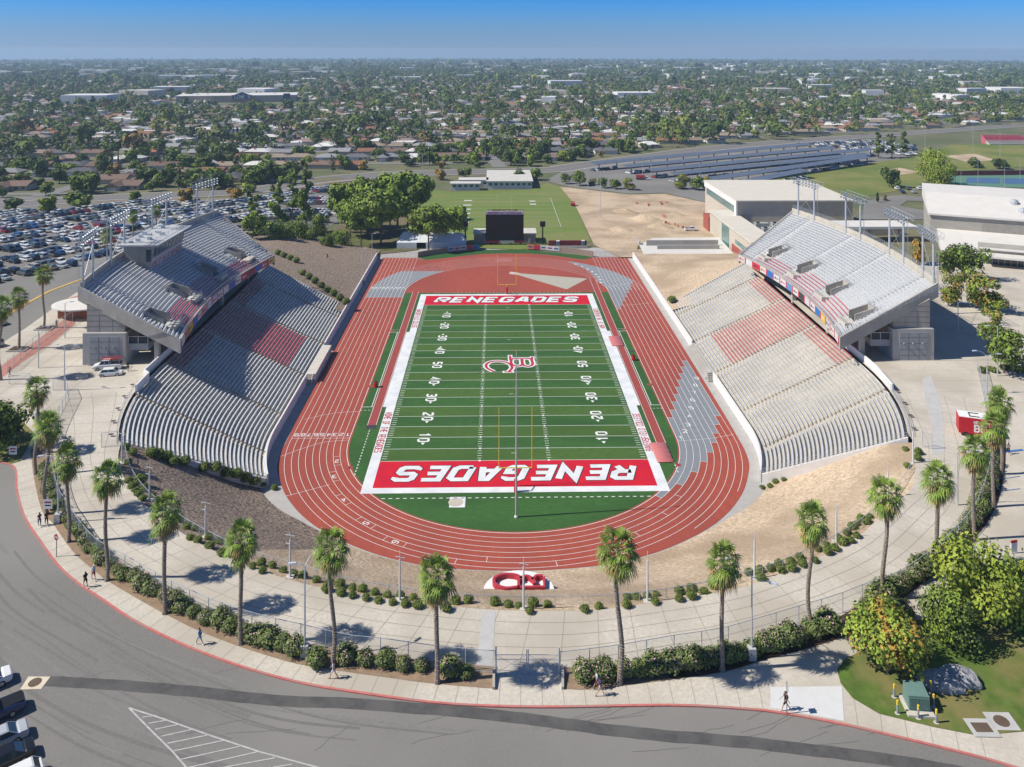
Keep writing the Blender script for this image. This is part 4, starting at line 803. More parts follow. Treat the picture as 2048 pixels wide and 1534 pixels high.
# ------------------------------------------------------------------ bushes
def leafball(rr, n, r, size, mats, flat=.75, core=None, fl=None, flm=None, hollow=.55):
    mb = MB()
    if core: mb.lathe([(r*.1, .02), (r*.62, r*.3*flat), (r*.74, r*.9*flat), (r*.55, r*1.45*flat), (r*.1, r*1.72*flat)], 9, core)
    for i in range(n):
        a = rr.uniform(0, 6.283); c = rr.uniform(-.45, 1); sn = math.sqrt(1-c*c); q = r*rr.uniform(hollow, 1)*(1+.12*math.sin(3*a+i%3)); p = Vector((q*sn*math.cos(a), q*sn*math.sin(a), r*flat*.85+q*c*flat))
        if p.z < .03: p.z = .03+rr.random()*.1
        nv = (Vector((sn*math.cos(a), sn*math.sin(a), c))+Vector((rr.uniform(-.6, .6), rr.uniform(-.6, .6), rr.uniform(-.3, .8)))).normalized(); u = nv.orthogonal().normalized(); u.rotate(Matrix.Rotation(rr.uniform(0, 6.28), 3, nv)); w_ = nv.cross(u); s_ = size*rr.uniform(.6, 1.3)
        mm = flm if (fl and rr.random() < fl and c > -.1) else mats[rr.randrange(len(mats))]
        if mm is flm: s_ *= .7; p += nv*.04
        mb.face([p-u*s_, p-w_*s_*.6, p+u*s_, p+w_*s_*.6], mm)
    return mb
BG1 = mat('clipped_leaf', (.07, .11, .02), .8, .3, 2., c2=(.14, .19, .035), obj=True, rand=.12); BG2 = mat('clipped_leaf_light', (.14, .18, .035), .8, .25, 2., c2=(.20, .24, .06), obj=True, rand=.12)
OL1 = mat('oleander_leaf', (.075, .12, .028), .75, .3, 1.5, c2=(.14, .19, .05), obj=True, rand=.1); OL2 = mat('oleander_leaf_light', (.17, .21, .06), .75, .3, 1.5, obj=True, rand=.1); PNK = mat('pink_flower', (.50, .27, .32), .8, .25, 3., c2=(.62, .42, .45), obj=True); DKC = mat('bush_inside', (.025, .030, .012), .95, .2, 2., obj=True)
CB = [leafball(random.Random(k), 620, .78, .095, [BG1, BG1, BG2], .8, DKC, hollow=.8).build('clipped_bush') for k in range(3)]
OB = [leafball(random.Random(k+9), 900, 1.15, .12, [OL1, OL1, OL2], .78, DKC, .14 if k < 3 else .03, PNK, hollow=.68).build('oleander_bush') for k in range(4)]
cbu = [0]*7
def bush(k, big, b, s_, label, group):
    P_ = OB if big else CB; k %= len(P_); idx = k+(3 if big else 0)
    if not cbu[idx]: cbu[idx] = 1; o = P_[k]
    else: o = P_[k].copy(); COL.objects.link(o)
    o.location = b; o.scale = (s_, s_, s_*rnd.uniform(.85, 1.1)); o.rotation_euler = (0, 0, rnd.uniform(0, 6)); tag(o, label, 'bush', group); return o
Z4 = [(605, 90), (575, 65), (690, 95), (725, 103), (760, 112), (790, 135), (840, 135), (930, 165), (985, 165), (1030, 190), (1080, 195), (1120, 215), (1160, 225), (1200, 235), (1250, 250), (585, 135), (585, 220), (600, 245), (612, 262), (630, 280), (648, 298), (690, 290), (635, 225), (655, 255), (820, 395), (850, 425), (885, 435), (865, 475), (900, 490), (950, 475), (1000, 495), (955, 517), (1010, 548), (1150, 605), (1195, 627), (1190, 595), (1240, 605), (1290, 625), (1335, 640), (1380, 650), (1440, 670), (1490, 710), (1500, 680), (1550, 695), (1552, 727)]
Z5 = [(30, 710), (90, 690), (97, 727), (148, 705), (148, 740), (193, 713), (210, 752), (250, 728), (265, 762), (307, 738), (330, 770), (365, 742), (388, 778), (425, 748), (445, 785), (500, 770), (575, 800), (617, 768), (675, 765), (797, 775), (857, 783), (905, 787), (970, 780), (955, 810), (1035, 783), (1205, 803), (1270, 795), (1400, 750), (1440, 748), (1490, 745), (1530, 735), (1396, 783), (1525, 768)]
Z6 = [(45, 725), (42, 755), (100, 712), (97, 742), (155, 725), (200, 700), (300, 650), (360, 640), (410, 630), (415, 665), (460, 620), (497, 600), (510, 630), (550, 588), (552, 615), (590, 567), (602, 597), (660, 580), (675, 530), (715, 510), (718, 542), (750, 525), (770, 480), (785, 503), (805, 455), (820, 488), (830, 430), (850, 468), (850, 415), (870, 395), (895, 405), (910, 380), (420, 245), (455, 240), (480, 220), (518, 210), (1072, 73), (1080, 150), (1130, 88), (1128, 115)]
CP = sorted([(x/2.2757, 860+y/2.2757) for x, y in Z4]+[(640+x/2.2757, 860+y/2.2757) for x, y in Z5]+[(1340+x/2.2757, 860+y/2.2757) for x, y in Z6])
bigs = {(690, 95), (840, 135), (420, 245)}
for i, (u, v) in enumerate(CP):
    b = hit(u, v+9); b.z -= .08; s_ = rnd.uniform(.62, .9)
    if v < 960 and 270 < u < 560: s_ = 1.3
    if v > 1218: s_ *= .85
    zone = 'by the left lower stand' if v < 975 and u < 600 else 'by the right lower stand' if u > 1500 and v < 975 else 'on the dirt bank inside the walkway' if u > 560 else 'on the mulch bank inside the walkway'
    bush(i, False, b, s_, f"round clipped green bush {zone}, {nth(i)} from the left", 'clipped bushes along the inner bank')
for i in range(12):    # bushes on the far left bank
    u = 555+i*12.5; v = (505+i*5.2) if i < 4 else 545+(i-4)*8.5; b = hit(u, v+4); bush(i, False, b, 1.5, f"dark bush at the far end of the left lower stand, {nth(i)} down the slope", 'bushes beside the far end of the left stand')
b = hit(1344, 605); bush(1, False, b, 1.7, 'green bush at the far end of the right lower stand by the white wall', None)
def walk(L, st):
    P = resample([tuple(p) for p in smoothline(wp(L), 4)], 400); d = 0; out = [P[0]]
    for a, b in zip(P, P[1:]):
        d += math.dist(a, b)
        if d >= st: out.append(b); d = 0
    return out
n_ol = 0
def hedge(L, st, s0, s1, where, off=1.55):
    global n_ol
    W_ = walk(L, st)
    for i, p in enumerate(W_):
        a = Vector(W_[max(0, i-1)]); b_ = Vector(W_[min(len(W_)-1, i+1)]); t = (b_-a).normalized(); q = Vector(p)+Vector((-t.y, t.x))*off
        bush(n_ol, True, (q.x+rnd.uniform(-.2, .2), q.y+rnd.uniform(-.25, .25), ZP+.15), rnd.uniform(s0*.82, s1*1.08), f"oleander bush {where}, {nth(i)} from the left", 'oleander hedge outside the fence'); n_ol += 1
hedge(PLN[1:6], 1.9, .7, .95, 'in the left planter above the stop sign'); hedge(PLN[5:9], 1.75, .75, 1., 'between the stop sign and the man in white'); hedge(PLN[8:11], 1.7, .8, 1.05, 'right of the man in white')
hedge(PLN[10:14], 1.75, .85, 1.08, 'by the woman with a backpack'); hedge([(485, 1302), (527, 1315), (590, 1332)], 1.9, .85, 1.1, 'left of the left light pole')
bush(3, True, place(634, 1332), 1.05, 'big plain green bush just right of the left light pole', None)
hedge([(684, 1348), (772, 1360), (850, 1368)], 2.0, .78, .98, 'between the left light pole and the gate'); hedge([(895, 1374), (952, 1378)], 1.8, .85, 1.0, 'just left of the double gate')
hedge([(1172, 1384), (1222, 1383)], 1.8, 1.2, 1.3, 'just right of the double gate'); hedge([(1258, 1378), (1340, 1366), (1436, 1352)], 1.55, .95, 1.15, 'between the gate and the right light pole')
hedge([(1462, 1344), (1494, 1338)], 1.6, 1.1, 1.2, 'just left of the right light pole'); hedge([(1520, 1330), (1612, 1305)], 1.7, 1.15, 1.4, 'just right of the right light pole'); hedge([(1650, 1295), (1695, 1280)], 1.9, 1.2, 1.35, 'by the orange tree')
hedge([(1760, 1240), (1830, 1192), (1890, 1146)], 1.9, 1.1, 1.4, 'behind the big green trees'); hedge([(1935, 1108), (1975, 1050), (1996, 990), (2004, 900)], 1.9, 1., 1.3, 'along the right-hand fence')
hedge([(1775, 1262), (1815, 1262)], 1.9, 1.1, 1.3, 'beside the path to the lawn')
# ------------------------------------------------------------------ fences
def meshmat():
    m = bpy.data.materials.new('chain_link'); m.use_nodes = True; N, L = m.node_tree.nodes, m.node_tree.links; b = N['Principled BSDF']; b.inputs['Base Color'].default_value = (.45, .5, .54, 1); b.inputs['Metallic'].default_value = .3; b.inputs['Roughness'].default_value = .5
    t = N.new('ShaderNodeBsdfTransparent'); mx = N.new('ShaderNodeMixShader'); nz = N.new('ShaderNodeTexNoise'); nz.inputs['Scale'].default_value = 14; mr = N.new('ShaderNodeMapRange'); mr.inputs[3].default_value = .08; mr.inputs[4].default_value = .22
    L.new(nz.outputs[0], mr.inputs[0]); L.new(mr.outputs[0], mx.inputs[0]); L.new(t.outputs[0], mx.inputs[1]); L.new(b.outputs[0], mx.inputs[2]); L.new(mx.outputs[0], N['Material Output'].inputs[0]); return m
CL = meshmat()
def fence(P, h, label, st=3., post=.05, z=None, m=STEEL, bottom=True, fabric=True, name='chain_link_fence', low=False):
    # P world points; each post a part, rails and netting parts
    root = empty(name, (0, 0, 0), label=label, cat='fence'); L_ = sum(math.dist(a[:2], b[:2]) for a, b in zip(P, P[1:])); n = max(2, min(100, int(L_/st)+1)); R_ = resample([tuple(p[:2]) for p in P], n)
    zz = [(z if z is not None else gz_(x, y)) for x, y in R_]; rl = MB(); fb = MB()
    for (x, y), q in zip(R_, zz): mb = MB(); mb.tube((x, y, q-.2), (x, y, q+h+.05), post, post, 6, m); mb.build('post', root)
    for (a, za), (b, zb) in zip(zip(R_, zz), list(zip(R_, zz))[1:]):
        rl.tube((*a, za+h), (*b, zb+h), .035, .035, 4, m, cap=False)
        if bottom: rl.tube((*a, za+.1), (*b, zb+.1), .025, .025, 4, m, cap=False)
        fb.face([(*a, za+.1), (*b, zb+.1), (*b, zb+h), (*a, za+h)], CL)
    rl.build('rails', root)
    if fabric: fb.build('netting', root)
    return root
FL = [(62, 830), (94, 917), (114, 1005), (132, 1036), (156, 1075), (192, 1117), (245, 1148), (312, 1187), (350, 1209), (390, 1227), (434, 1247), (527, 1277), (578, 1288), (688, 1315), (748, 1321), (870, 1339), (990, 1350)]
FR = [(1120, 1352), (1232, 1338), (1371, 1313), (1430, 1306), (1486, 1290), (1543, 1273), (1594, 1257), (1644, 1242), (1689, 1227), (1727, 1211), (1797, 1185), (1855, 1145), (1881, 1123), (1935, 1066), (1955, 1035), (1977, 970), (1982, 920), (1972, 820), (1955, 740)]
fence([tuple(p) for p in smoothline(wp(FL), 4)], 2.3, 'tall chain-link fence curving left from the double gate behind the hedge', 3., z=ZP+.15)
fence([tuple(p) for p in smoothline(wp(FR), 4)], 2.3, 'tall chain-link fence curving right from the double gate behind the hedge', 3., z=ZP+.15)
g0, g1 = wp([(992, 1352), (1118, 1352)]); root = empty('double_gate', (0, 0, 0), label='wide double chain-link gate in the middle of the outer fence', cat='gate')
gm = (Vector(g0)+Vector(g1))/2
for a, b in ((Vector(g0), gm-Vector((.08, 0))), (gm+Vector((.08, 0)), Vector(g1))):
    m = MB(); z0, z1 = ZP+.3, ZP+2.5
    for q in (a, b): m.tube((*q, z0-.2), (*q, z1+.15), .06, .06, 6, STEEL)
    for z in (z0, z1-.35, z1*.5+z0*.5+.3): m.tube((*a, z), (*b, z), .03, .03, 4, STEEL)
    m.tube((*a, z0), (*b, z1-.35), .015, .015, 4, STEEL); m.tube((*a, z1-.35), (*b, z0), .015, .015, 4, STEEL); m.face([(*a, z0), (*b, z0), (*b, z1-.35), (*a, z1-.35)], CL); m.build('gate_leaf', root)
for g in (g0, g1): m = MB(); m.tube((*g, ZP), (*g, ZP+2.9), .09, .09, 8, STEEL); m.build('gate_post', root)
for g in ((990, 1383), (1123, 1383)):
    a = wp([g])[0]; b = wp([(g[0], 1352)])[0]; m = MB(); d = -.25 if g[0] < 1000 else .25; m.hexa([(a[0], a[1], ZP), (a[0]+d, a[1], ZP), (b[0]+d, b[1], ZP), (b[0], b[1], ZP)], [(a[0], a[1], ZP+.45), (a[0]+d, a[1], ZP+.45), (b[0]+d, b[1], ZP+.75), (b[0], b[1], ZP+.75)], GREYC); m.build('planter_kerb_wall', label='low concrete wall ending the planter '+('left' if d < 0 else 'right')+' of the gate', cat='wall')
IN = [(250, 905), (262, 950), (300, 1000), (360, 1045), (457, 1098), (518, 1122), (610, 1150), (700, 1174), (800, 1192), (900, 1204), (1000, 1209), (1140, 1210), (1280, 1202), (1384, 1186), (1480, 1164), (1540, 1146), (1620, 1112), (1690, 1075), (1745, 1034), (1790, 990), (1822, 940)]
inw = [hit(u, v) for u, v in IN]
fence([tuple(p) for p in smoothline(inw, 3)], 1.05, 'low chain-link fence on the bank inside the walkway', 3.2, post=.035, bottom=False)
fence(wp([(15, 745), (60, 705), (120, 660), (172, 628)]), 2.4, 'tall chain-link fence beside the left stair tower', 2.8, z=ZP+.15)
fence(wp([(18, 770), (60, 772)]), 2.2, 'short run of chain-link fence left of the left walkway', 2.4, z=ZP+.15); fence(wp([(106, 783), (130, 778), (138, 800), (112, 850), (100, 880)]), 2.2, 'chain-link fence around the leftmost planter', 2.4, z=ZP+.15)
fence(wp([(203, 897), (235, 893)]), 2.3, 'small chain-link gate at the near end of the left stand', 1.3, z=ZP+.15); fence(wp([(1845, 895), (1864, 900)]), 2.4, 'small chain-link gate at the near end of the right stand', 1.2, z=ZP+.15)
# ------------------------------------------------------------------ poles and lamps
PW_ = mat('white_pole', (.60, .61, .60), .6, .08, 2.)
for i, (q, vt) in enumerate([((244, 926), 858), ((299, 1001), 930), ((411, 1076), 1000), ((580, 1155), 1064), ((799.5, 1201), 1100), ((1047, 1218), 1113), ((1295, 1203), 1102), ((1509, 1158), 1064), ((1672.6, 1084), 1007), ((1776, 1000), 932), ((1826, 928), 850)]):
    b = hit(*q); h = tall(b, vt); root = empty('white_pole', b, label=f"slim white pole on the inner bank, {nth(i)} from the left", cat='pole', group='white poles along the inner bank')
    m = MB(); m.tube((0, 0, -.2), (0, 0, h*.82), .13, .10, 8, PW_); m.tube((0, 0, h*.82), (0, 0, h), .04, .03, 6, PW_); m.build('mast', root); m = MB(); m.box(-.45, -.4, -.25, .45, .4, .12, mat('footing', (.5, .47, .42), .9)); m.build('footing', root)
    if i < 6:
        for z in ((.93, .74) if i in (1, 2, 3) else (.86,)): m = MB(); m.tube((-.55, 0, h*z+.1), (.55, 0, h*z-.1), .05, .05, 5, PW_); m.build('cross_arm', root)
LMP = mat('lamp_head', (.50, .56, .62), .4, .05, 2.)
def lamp(b, h, arms, label, base=True):
    root = empty('street_lamp', b, label=label, cat='street lamp', group='lamp posts of the plaza'); m = MB(); m.tube((0, 0, 0), (0, 0, h), .12, .07, 8, STEEL); m.build('pole', root)
    if base: m = MB(); m.box(-.38, -.38, -.1, .38, .38, 1.25, LG); m.build('base', root)
    for dx, dy, dz in arms:
        m = MB(); m.tube((0, 0, h-.1), (dx*.5, dy*.5, h+dz*.7), .045, .04, 5, STEEL); m.tube((dx*.5, dy*.5, h+dz*.7), (dx, dy, h+dz), .04, .035, 5, STEEL); m.build('arm', root)
        m = MB(); d = Vector((dx, dy, 0)).normalized(); c = Vector((dx, dy, h+dz)); w_ = Vector((-d.y, d.x, 0))*.2; m.hexa([c-w_*.6-Vector((0, 0, .08)), c+d*.85-w_*.7-Vector((0, 0, .06)), c+d*.85+w_*.7-Vector((0, 0, .06)), c+w_*.6-Vector((0, 0, .08))], [c-w_*.5+Vector((0, 0, .1)), c+d*.75-w_*.5+Vector((0, 0, .06)), c+d*.75+w_*.5+Vector((0, 0, .06)), c+w_*.5+Vector((0, 0, .1))], LMP); m.build('lamp_head', root)
for q, vt, arms, nm, bs in (((609.5, 1312), 1130, ((.9, .9, .9), (-.9, 0, .2)), 'steel lamp post on a concrete base left of the gate', True), ((1503.5, 1318), 1152, ((-1.6, 1.2, .9), (1.6, -.6, -.3)), 'steel lamp post on a concrete base right of the gate', True),
    ((1974, 788), 711, ((-1.9, 0, .9), (1.9, 0, .3)), 'double-armed lamp post behind the red trailer', False), ((129, 781), 694, ((-1.4, .5, .3), (1.5, .3, .2)), 'double-armed lamp post near the white cars', False), ((77, 736), 655, ((1.2, .2, .2),), 'single lamp post by the left fence', False), ((130, 676), 606, ((1., .2, .2),), 'single lamp post in front of the ticket building', False),
    ((116, 1045), 913, ((-1.9, 0, .1),), 'lamp post leaning over the left hedge', True), ((1915, 1010), 905, ((2.4, 0, .2),), 'lamp post among the right palms', False), ((1916, 670), 605, ((1.2, 0, .1),), 'lamp post behind the right stair tower', False), ((1995, 752), 652, ((-1.5, 0, .1),), 'lamp post by the trees on the right', False)):
    b = place(*q); lamp(b, tall(b, vt), arms, nm, bs)
for q, vt, nm in (((725, 533), 497, 'grey lamp post on the mulch bank'), ((744, 516), 467, 'brown pole by the far end of the left wall')): b = hit(*q); lamp(b, tall(b, vt), ((.5, 0, .05),), nm, False)
# goals and the tall camera pole
YEL = mat('goal_yellow', (.70, .50, .05), .5, .05, 2.); RPD = mat('red_pad', (.45, .02, .04), .7, .08, 2.)
for s, nm in ((-1, 'near yellow football goal post with a red padded base'), (1, 'far yellow football goal post with a red padded base')):
    root = empty('goal_post', (0, s*56.4, 0), label=nm, cat='goal post', group='football goal posts'); yb = s*-1.5
    m = MB(); m.tube((0, 0, 0), (0, 0, 2.1), .3, .3, 10, RPD); m.build('pad', root); m = MB(); m.tube((0, 0, 2), (0, 0, 2.7), .09, .09, 8, YEL); m.tube((0, 0, 2.7), (0, yb*.6, 3.15), .09, .09, 8, YEL); m.tube((0, yb*.6, 3.15), (0, yb, 3.25), .09, .09, 8, YEL); m.build('gooseneck', root)
    m = MB(); m.tube((-2.82, yb, 3.3), (2.82, yb, 3.3), .09, .09, 8, YEL); m.build('crossbar', root)
    for x in (-2.82, 2.82): m = MB(); m.tube((x, yb, 3.3), (x, yb, 13.6 if s < 0 else 12.6), .07, .05, 8, YEL); m.build('upright', root)
root = empty('camera_pole', (-.1, -64, 0), label='very tall slim silver pole on the turf behind the near goal', cat='pole'); m = MB(); m.tube((0, 0, 0), (0, 0, 9), .17, .15, 10, STEEL); m.tube((0, 0, 9), (0, 0, 26.4), .14, .06, 10, STEEL); m.build('mast', root); m = MB(); m.lathe([(.02, 26.35), (.14, 26.45), (.16, 26.6), (.1, 26.75), (.02, 26.8)], 10, mat('brass_finial', (.55, .33, .08), .35, metal=.6)); m.build('finial', root); m = MB(); m.tube((0, 0, -.05), (0, 0, .25), .32, .28, 10, WHITE); m.build('base_collar', root)
RCAN = mat('red_bin', (.50, .02, .02), .5, .08, 2.)
for p, nm in (((-29.9, -12.7), 'red drum on the turf beside the left straight'), ((29.7, 2.2), 'red drum on the turf beside the right straight')): root = empty('red_drum', (*p, 0), label=nm, cat='bin', group='red drums on the turf'); m = MB(); m.lathe([(.42, 0), (.47, .5), (.5, 1.15), (.44, 1.18)], 12, RCAN); m.build('drum', root); m = MB(); m.tube((0, 0, 1.17), (0, 0, 1.2), .4, .4, 12, BLACK); m.build('lining', root)
MATP = mat('mat_vinyl', (.50, .16, .15), .45, .08, 1., spec=.5)
for (x0, x1, y0, y1), nm in (((25.9, 28.9, -47.1, -39.7), 'large red landing pit cover at the near end of the right runway'), ((25.9, 29, 11.6, 18.5), 'square red landing pit cover on the right runway')):
    m = MB(); n = 14
    vs = [(x, y0+(y1-y0)*k/n, .05+(.32+.09*math.sin(k*1.9))*(1 if 0 < k < n else .3)*e) for k in range(n+1) for x, e in ((x0, .2), (x0+.2, 1), (x1-.2, 1), (x1, .2))]; m.mesh(vs, [(4*k+j, 4*k+j+1, 4*k+j+5, 4*k+j+4) for k in range(n) for j in range(3)], MATP); m.build('pit_cover', smooth=True, label=nm, cat='pit cover', group='covers on the jumping pits')
# red monument on its white disc
c = hit(1038, 1176); root = empty('letter_monument', c, label='red painted wall letters on a white disc below the near bank', cat='monument'); m = MB(); m.lathe([(3.9, -1.2), (4.0, .3), (3.95, .34), (.1, .34)], 40, WHITE); m.v = [(x*1.12, y*.95-.7, z) for x, y, z in m.v]; m.build('disc', root)
MR = mat('monument_red', (.42, .04, .06), .7, .08, 1.)
m = MB(); Pc = [tuple(p) for p in smoothline([(-.3, -.9), (-1.6, -1.1), (-2.8, -.5), (-3., .6), (-1.9, 1.3), (-.4, 1.1), (.3, .3)], 5)]; slab_along(m, Pc, .3, .95, .35, MR, 1); m.build('letter', root)
m = MB(); slab_along(m, [(3.1, .9), (3.1, -.9), (.1, -.9)], .3, .9, .35, MR, 1); slab_along(m, [tuple(p) for p in smoothline([(.1, -.9), (.2, .3), (1., .9), (1.7, .2), (1.8, -.5)], 4)], .3, .95, .35, MR, 1); slab_along(m, [(1.8, .2), (2.4, 1.), (3.1, .9)], .3, .95, .35, MR, 1); m.build('letter', root)
# ================================================================== TREES (one crown mesh per kind, copied)
TB_ = mat('tree_bark', (.14, .115, .09), .95, .3, 3., obj=True)
def treemat(n, c, c2): return mat('leaf_'+n, c, .75, .3, .35, c2=c2, obj=True, rand=.16, spec=.25)
LG_ = [treemat('dark', (.045, .075, .020), (.085, .125, .032)), treemat('mid', (.085, .125, .026), (.15, .20, .04)), treemat('yellow', (.185, .235, .028), (.28, .33, .045)), treemat('olive', (.085, .105, .04), (.14, .16, .055)), treemat('rust', (.28, .17, .04), (.42, .26, .05)), treemat('bright', (.15, .23, .028), (.25, .34, .045))]
def crown_quads(rr, lobes, n, size, inner=.55):
    V = np.zeros((n*4, 3)); 
    for i in range(n):
        cx, cy, cz, r, rz = lobes[rr.randrange(len(lobes))]; a = rr.uniform(0, 6.283); c = rr.uniform(-.8, 1); sn = math.sqrt(1-c*c); q = rr.uniform(inner, 1.)
        d = Vector((sn*math.cos(a), sn*math.sin(a), c)); p = Vector((cx, cy, cz))+Vector((d.x*r*q, d.y*r*q, d.z*rz*q)); nv = (d+Vector((rr.uniform(-.7, .7), rr.uniform(-.7, .7), rr.uniform(-.3, .8)))).normalized(); u = nv.orthogonal().normalized(); u.rotate(Matrix.Rotation(rr.uniform(0, 6.28), 3, nv)); w_ = nv.cross(u); s_ = size*rr.uniform(.55, 1.25)
        for k, e in enumerate((-u, -w_*.7, u, w_*.7)): V[i*4+k] = p+e*s_
    return V
def quadmesh(name, V, mats, idx=None):
    n = len(V)//4; me = bpy.data.meshes.new(name); me.vertices.add(len(V)); me.vertices.foreach_set('co', V.astype(np.float32).ravel()); me.loops.add(n*4); me.loops.foreach_set('vertex_index', np.arange(n*4, dtype=np.int32)); me.polygons.add(n); me.polygons.foreach_set('loop_start', np.arange(0, n*4, 4, dtype=np.int32))
    for m in mats: me.materials.append(m)
    if idx is not None: me.polygons.foreach_set('material_index', np.array(idx, dtype=np.int32))
    me.update(calc_edges=True); return me
def make_tree(kind, seed, mats, nl, r, hh, n, size, trunk=.3, tall_=False, wts=None):
    # unit is metres: total height hh, crown radius r
    rr = random.Random(seed); root = empty(kind); lobes = []
    if tall_:
        z = hh*.2
        while z < hh-.6: f = 1-(z-hh*.2)/(hh*.85); q_ = 0. if r < 2 else .5; lobes.append((rr.uniform(-q_, q_)*r, rr.uniform(-q_, q_)*r, z, r*max(.3, f)*rr.uniform(.4, .8), hh*rr.uniform(.04, .075))); z += hh*rr.uniform(.03, .06)
    else:
        for k in range(nl): a = rr.uniform(0, 6.28); q = rr.uniform(.15, .72)*r; lobes.append((q*math.cos(a), q*math.sin(a), hh-r*.8+rr.uniform(-.75, .3)*r, r*rr.uniform(.36, .58), r*rr.uniform(.3, .5)))
    V = crown_quads(rr, lobes, n, size); idx = []
    lo = [rr.choices(range(len(mats)), wts)[0] for _ in range(60)]
    for i in range(n): c = V[i*4]; idx.append(lo[int((c[0]*1.1+c[1]*1.7+c[2]*.9)*1.2/max(1, r*.25)) % 60] if rr.random() < .7 else rr.randrange(len(mats)))
    o = bpy.data.objects.new('crown', quadmesh('crown', V, mats, idx)); COL.objects.link(o); o.parent = root; tr = MB(); tr.tube((0, 0, -.3), (0, 0, hh*.45), trunk, trunk*.6, 7, TB_, cap=False)
    for L in lobes[:7]: tr.tube((0, 0, hh*.3 if not tall_ else L[2]-.5), (L[0]*.8, L[1]*.8, L[2]), trunk*.4, .05, 4, TB_, cap=False)
    if tall_: tr.tube((0, 0, hh*.4), (0, 0, hh*.95), trunk*.6, .06, 5, TB_, cap=False)
    tr.build('trunk', root); return root
D_, M_, Y_, O_, R_, B_ = LG_
NT = {}
for k in range(3): NT['dark%d' % k] = (make_tree('leafy_tree', 100+k, [D_, D_, M_], 12, 5., 9.5, 1300, .62), 9.5, 5.)
for k in range(3): NT['mid%d' % k] = (make_tree('leafy_tree', 120+k, [M_, M_, B_, D_], 12, 4.6, 9., 1300, .6), 9., 4.6)
for k in range(2): NT['yellow%d' % k] = (make_tree('leafy_tree', 130+k, [Y_, Y_, B_], 10, 4.2, 8., 1100, .55), 8., 4.2)
NT['rust0'] = (make_tree('leafy_tree', 140, [R_, R_, O_], 9, 3.6, 6.5, 900, .5), 6.5, 3.6)
NT['tall0'] = (make_tree('conifer_tree', 150, [D_, O_, M_], 0, 3.2, 18., 1100, .6, tall_=True), 18., 3.2); NT['tall1'] = (make_tree('conifer_tree', 151, [O_, O_, M_], 0, 3.8, 17., 900, .6, tall_=True), 17., 3.8); NT['cypress0'] = (make_tree('cypress_tree', 152, [D_], 0, 1.3, 14., 500, .45, tall_=True), 14., 1.3)
NT['big0'] = (make_tree('shade_tree', 160, [D_, M_, M_, B_], 22, 6.5, 12., 5200, .33, .35), 12., 6.5); NT['big1'] = (make_tree('shade_tree', 161, [Y_, Y_, B_], 22, 6.5, 12., 5200, .33, .35), 12., 6.5)
NT['big2'] = (make_tree('shade_tree', 162, [R_, B_, Y_, R_, M_, B_], 18, 4.8, 10., 4600, .27, .28), 10., 4.8); NT['near0'] = (make_tree('leafy_tree', 163, [M_, B_, D_], 12, 4.5, 9., 2300, .32, .2), 9., 4.5); NT['near1'] = (make_tree('leafy_tree', 164, [B_, R_, Y_, M_], 12, 4.5, 9., 2300, .32, .2), 9., 4.5)
NT['pine0'] = (make_tree('pine_tree', 165, [B_, M_, B_], 22, 6., 16., 5200, .5, .3), 16., 6.); NT['pine1'] = (make_tree('pine_tree', 166, [M_, B_, B_], 34, 5.4, 15., 6500, .5, .3), 15., 5.4); NT['wisp0'] = (make_tree('tall_thin_tree', 167, [M_, O_, B_], 0, 4.4, 17., 2600, .38, tall_=True), 17., 4.2)
NTU = {k: False for k in NT}; TREES = []
def tree(kind, b, h, r, label, group='trees around the stadium', rz=None):
    root, H0, R0_ = NT[kind]; sc_ = (r/R0_, r/R0_, h/H0); rz = rnd.uniform(0, 6.28) if rz is None else rz
    if not NTU[kind]: NTU[kind] = True; o = root; o.location = b; o.scale = sc_; o.rotation_euler = (0, 0, rz); o['label'] = label
    else: o = copy_tree(root, loc=b, rz=rz, label=label, s=sc_)
    o['category'] = 'tree'; o['group'] = group; return o
def ptree(kind, u, vb, vt, rpx, label, z=None, **kw):  # base pixel, top row, crown radius in pixels
    b = drop(u, vb) if z is None else at(u, vb, z); dist = (b-CAM).dot(Fv); return tree(kind, b, tall(b, vt), rpx*dist/FOC, label, **kw)
# lower right corner and right-hand side
ptree('big2', 1774, 1350, 1198, 76, 'orange and green leaved tree beside the curved sidewalk', z=ZP); ptree('big0', 1893, 1288, 1158, 60, 'dark green shade tree behind the pair of boulders', z=ZP); ptree('big1', 1968, 1245, 1062, 88, 'large yellow-green shade tree at the right edge', z=ZP); ptree('big1', 2062, 1225, 1085, 60, 'yellow-green tree cut off by the right edge', z=ZP)
for q in (('near0', 1899, 560, 482, 30, 'green tree beside the nearest right gantry'), ('near0', 1943, 562, 480, 34, 'green tree left of the glass entrance'), ('near1', 1904, 612, 535, 28, 'reddish green tree right of the deck corner'), ('near1', 1970, 622, 540, 44, 'rust-topped green tree by the plaza'), ('near1', 1985, 672, 612, 26, 'small reddish tree in the brick planter'), ('near0', 2008, 748, 640, 47, 'broad green tree over the right planter'), ('rust0', 1835, 530, 470, 17, 'thin brown tree behind the right deck')): ptree(*q, z=ZP)
for i in range(7): b = at(1965+i*13+rnd.uniform(-3, 3), 745+rnd.uniform(-6, 6), ZP); bush(i, False, (b.x, b.y, ZP+.1), 1., f"small green bush in the right planter, {nth(i)} from the left", 'bushes in the right planter')
ptree('near0', 10, 905, 800, 50, 'green tree on the lawn at the left edge', z=ZP); ptree('near0', -12, 880, 790, 45, 'green tree mostly cut off by the left edge', z=ZP)
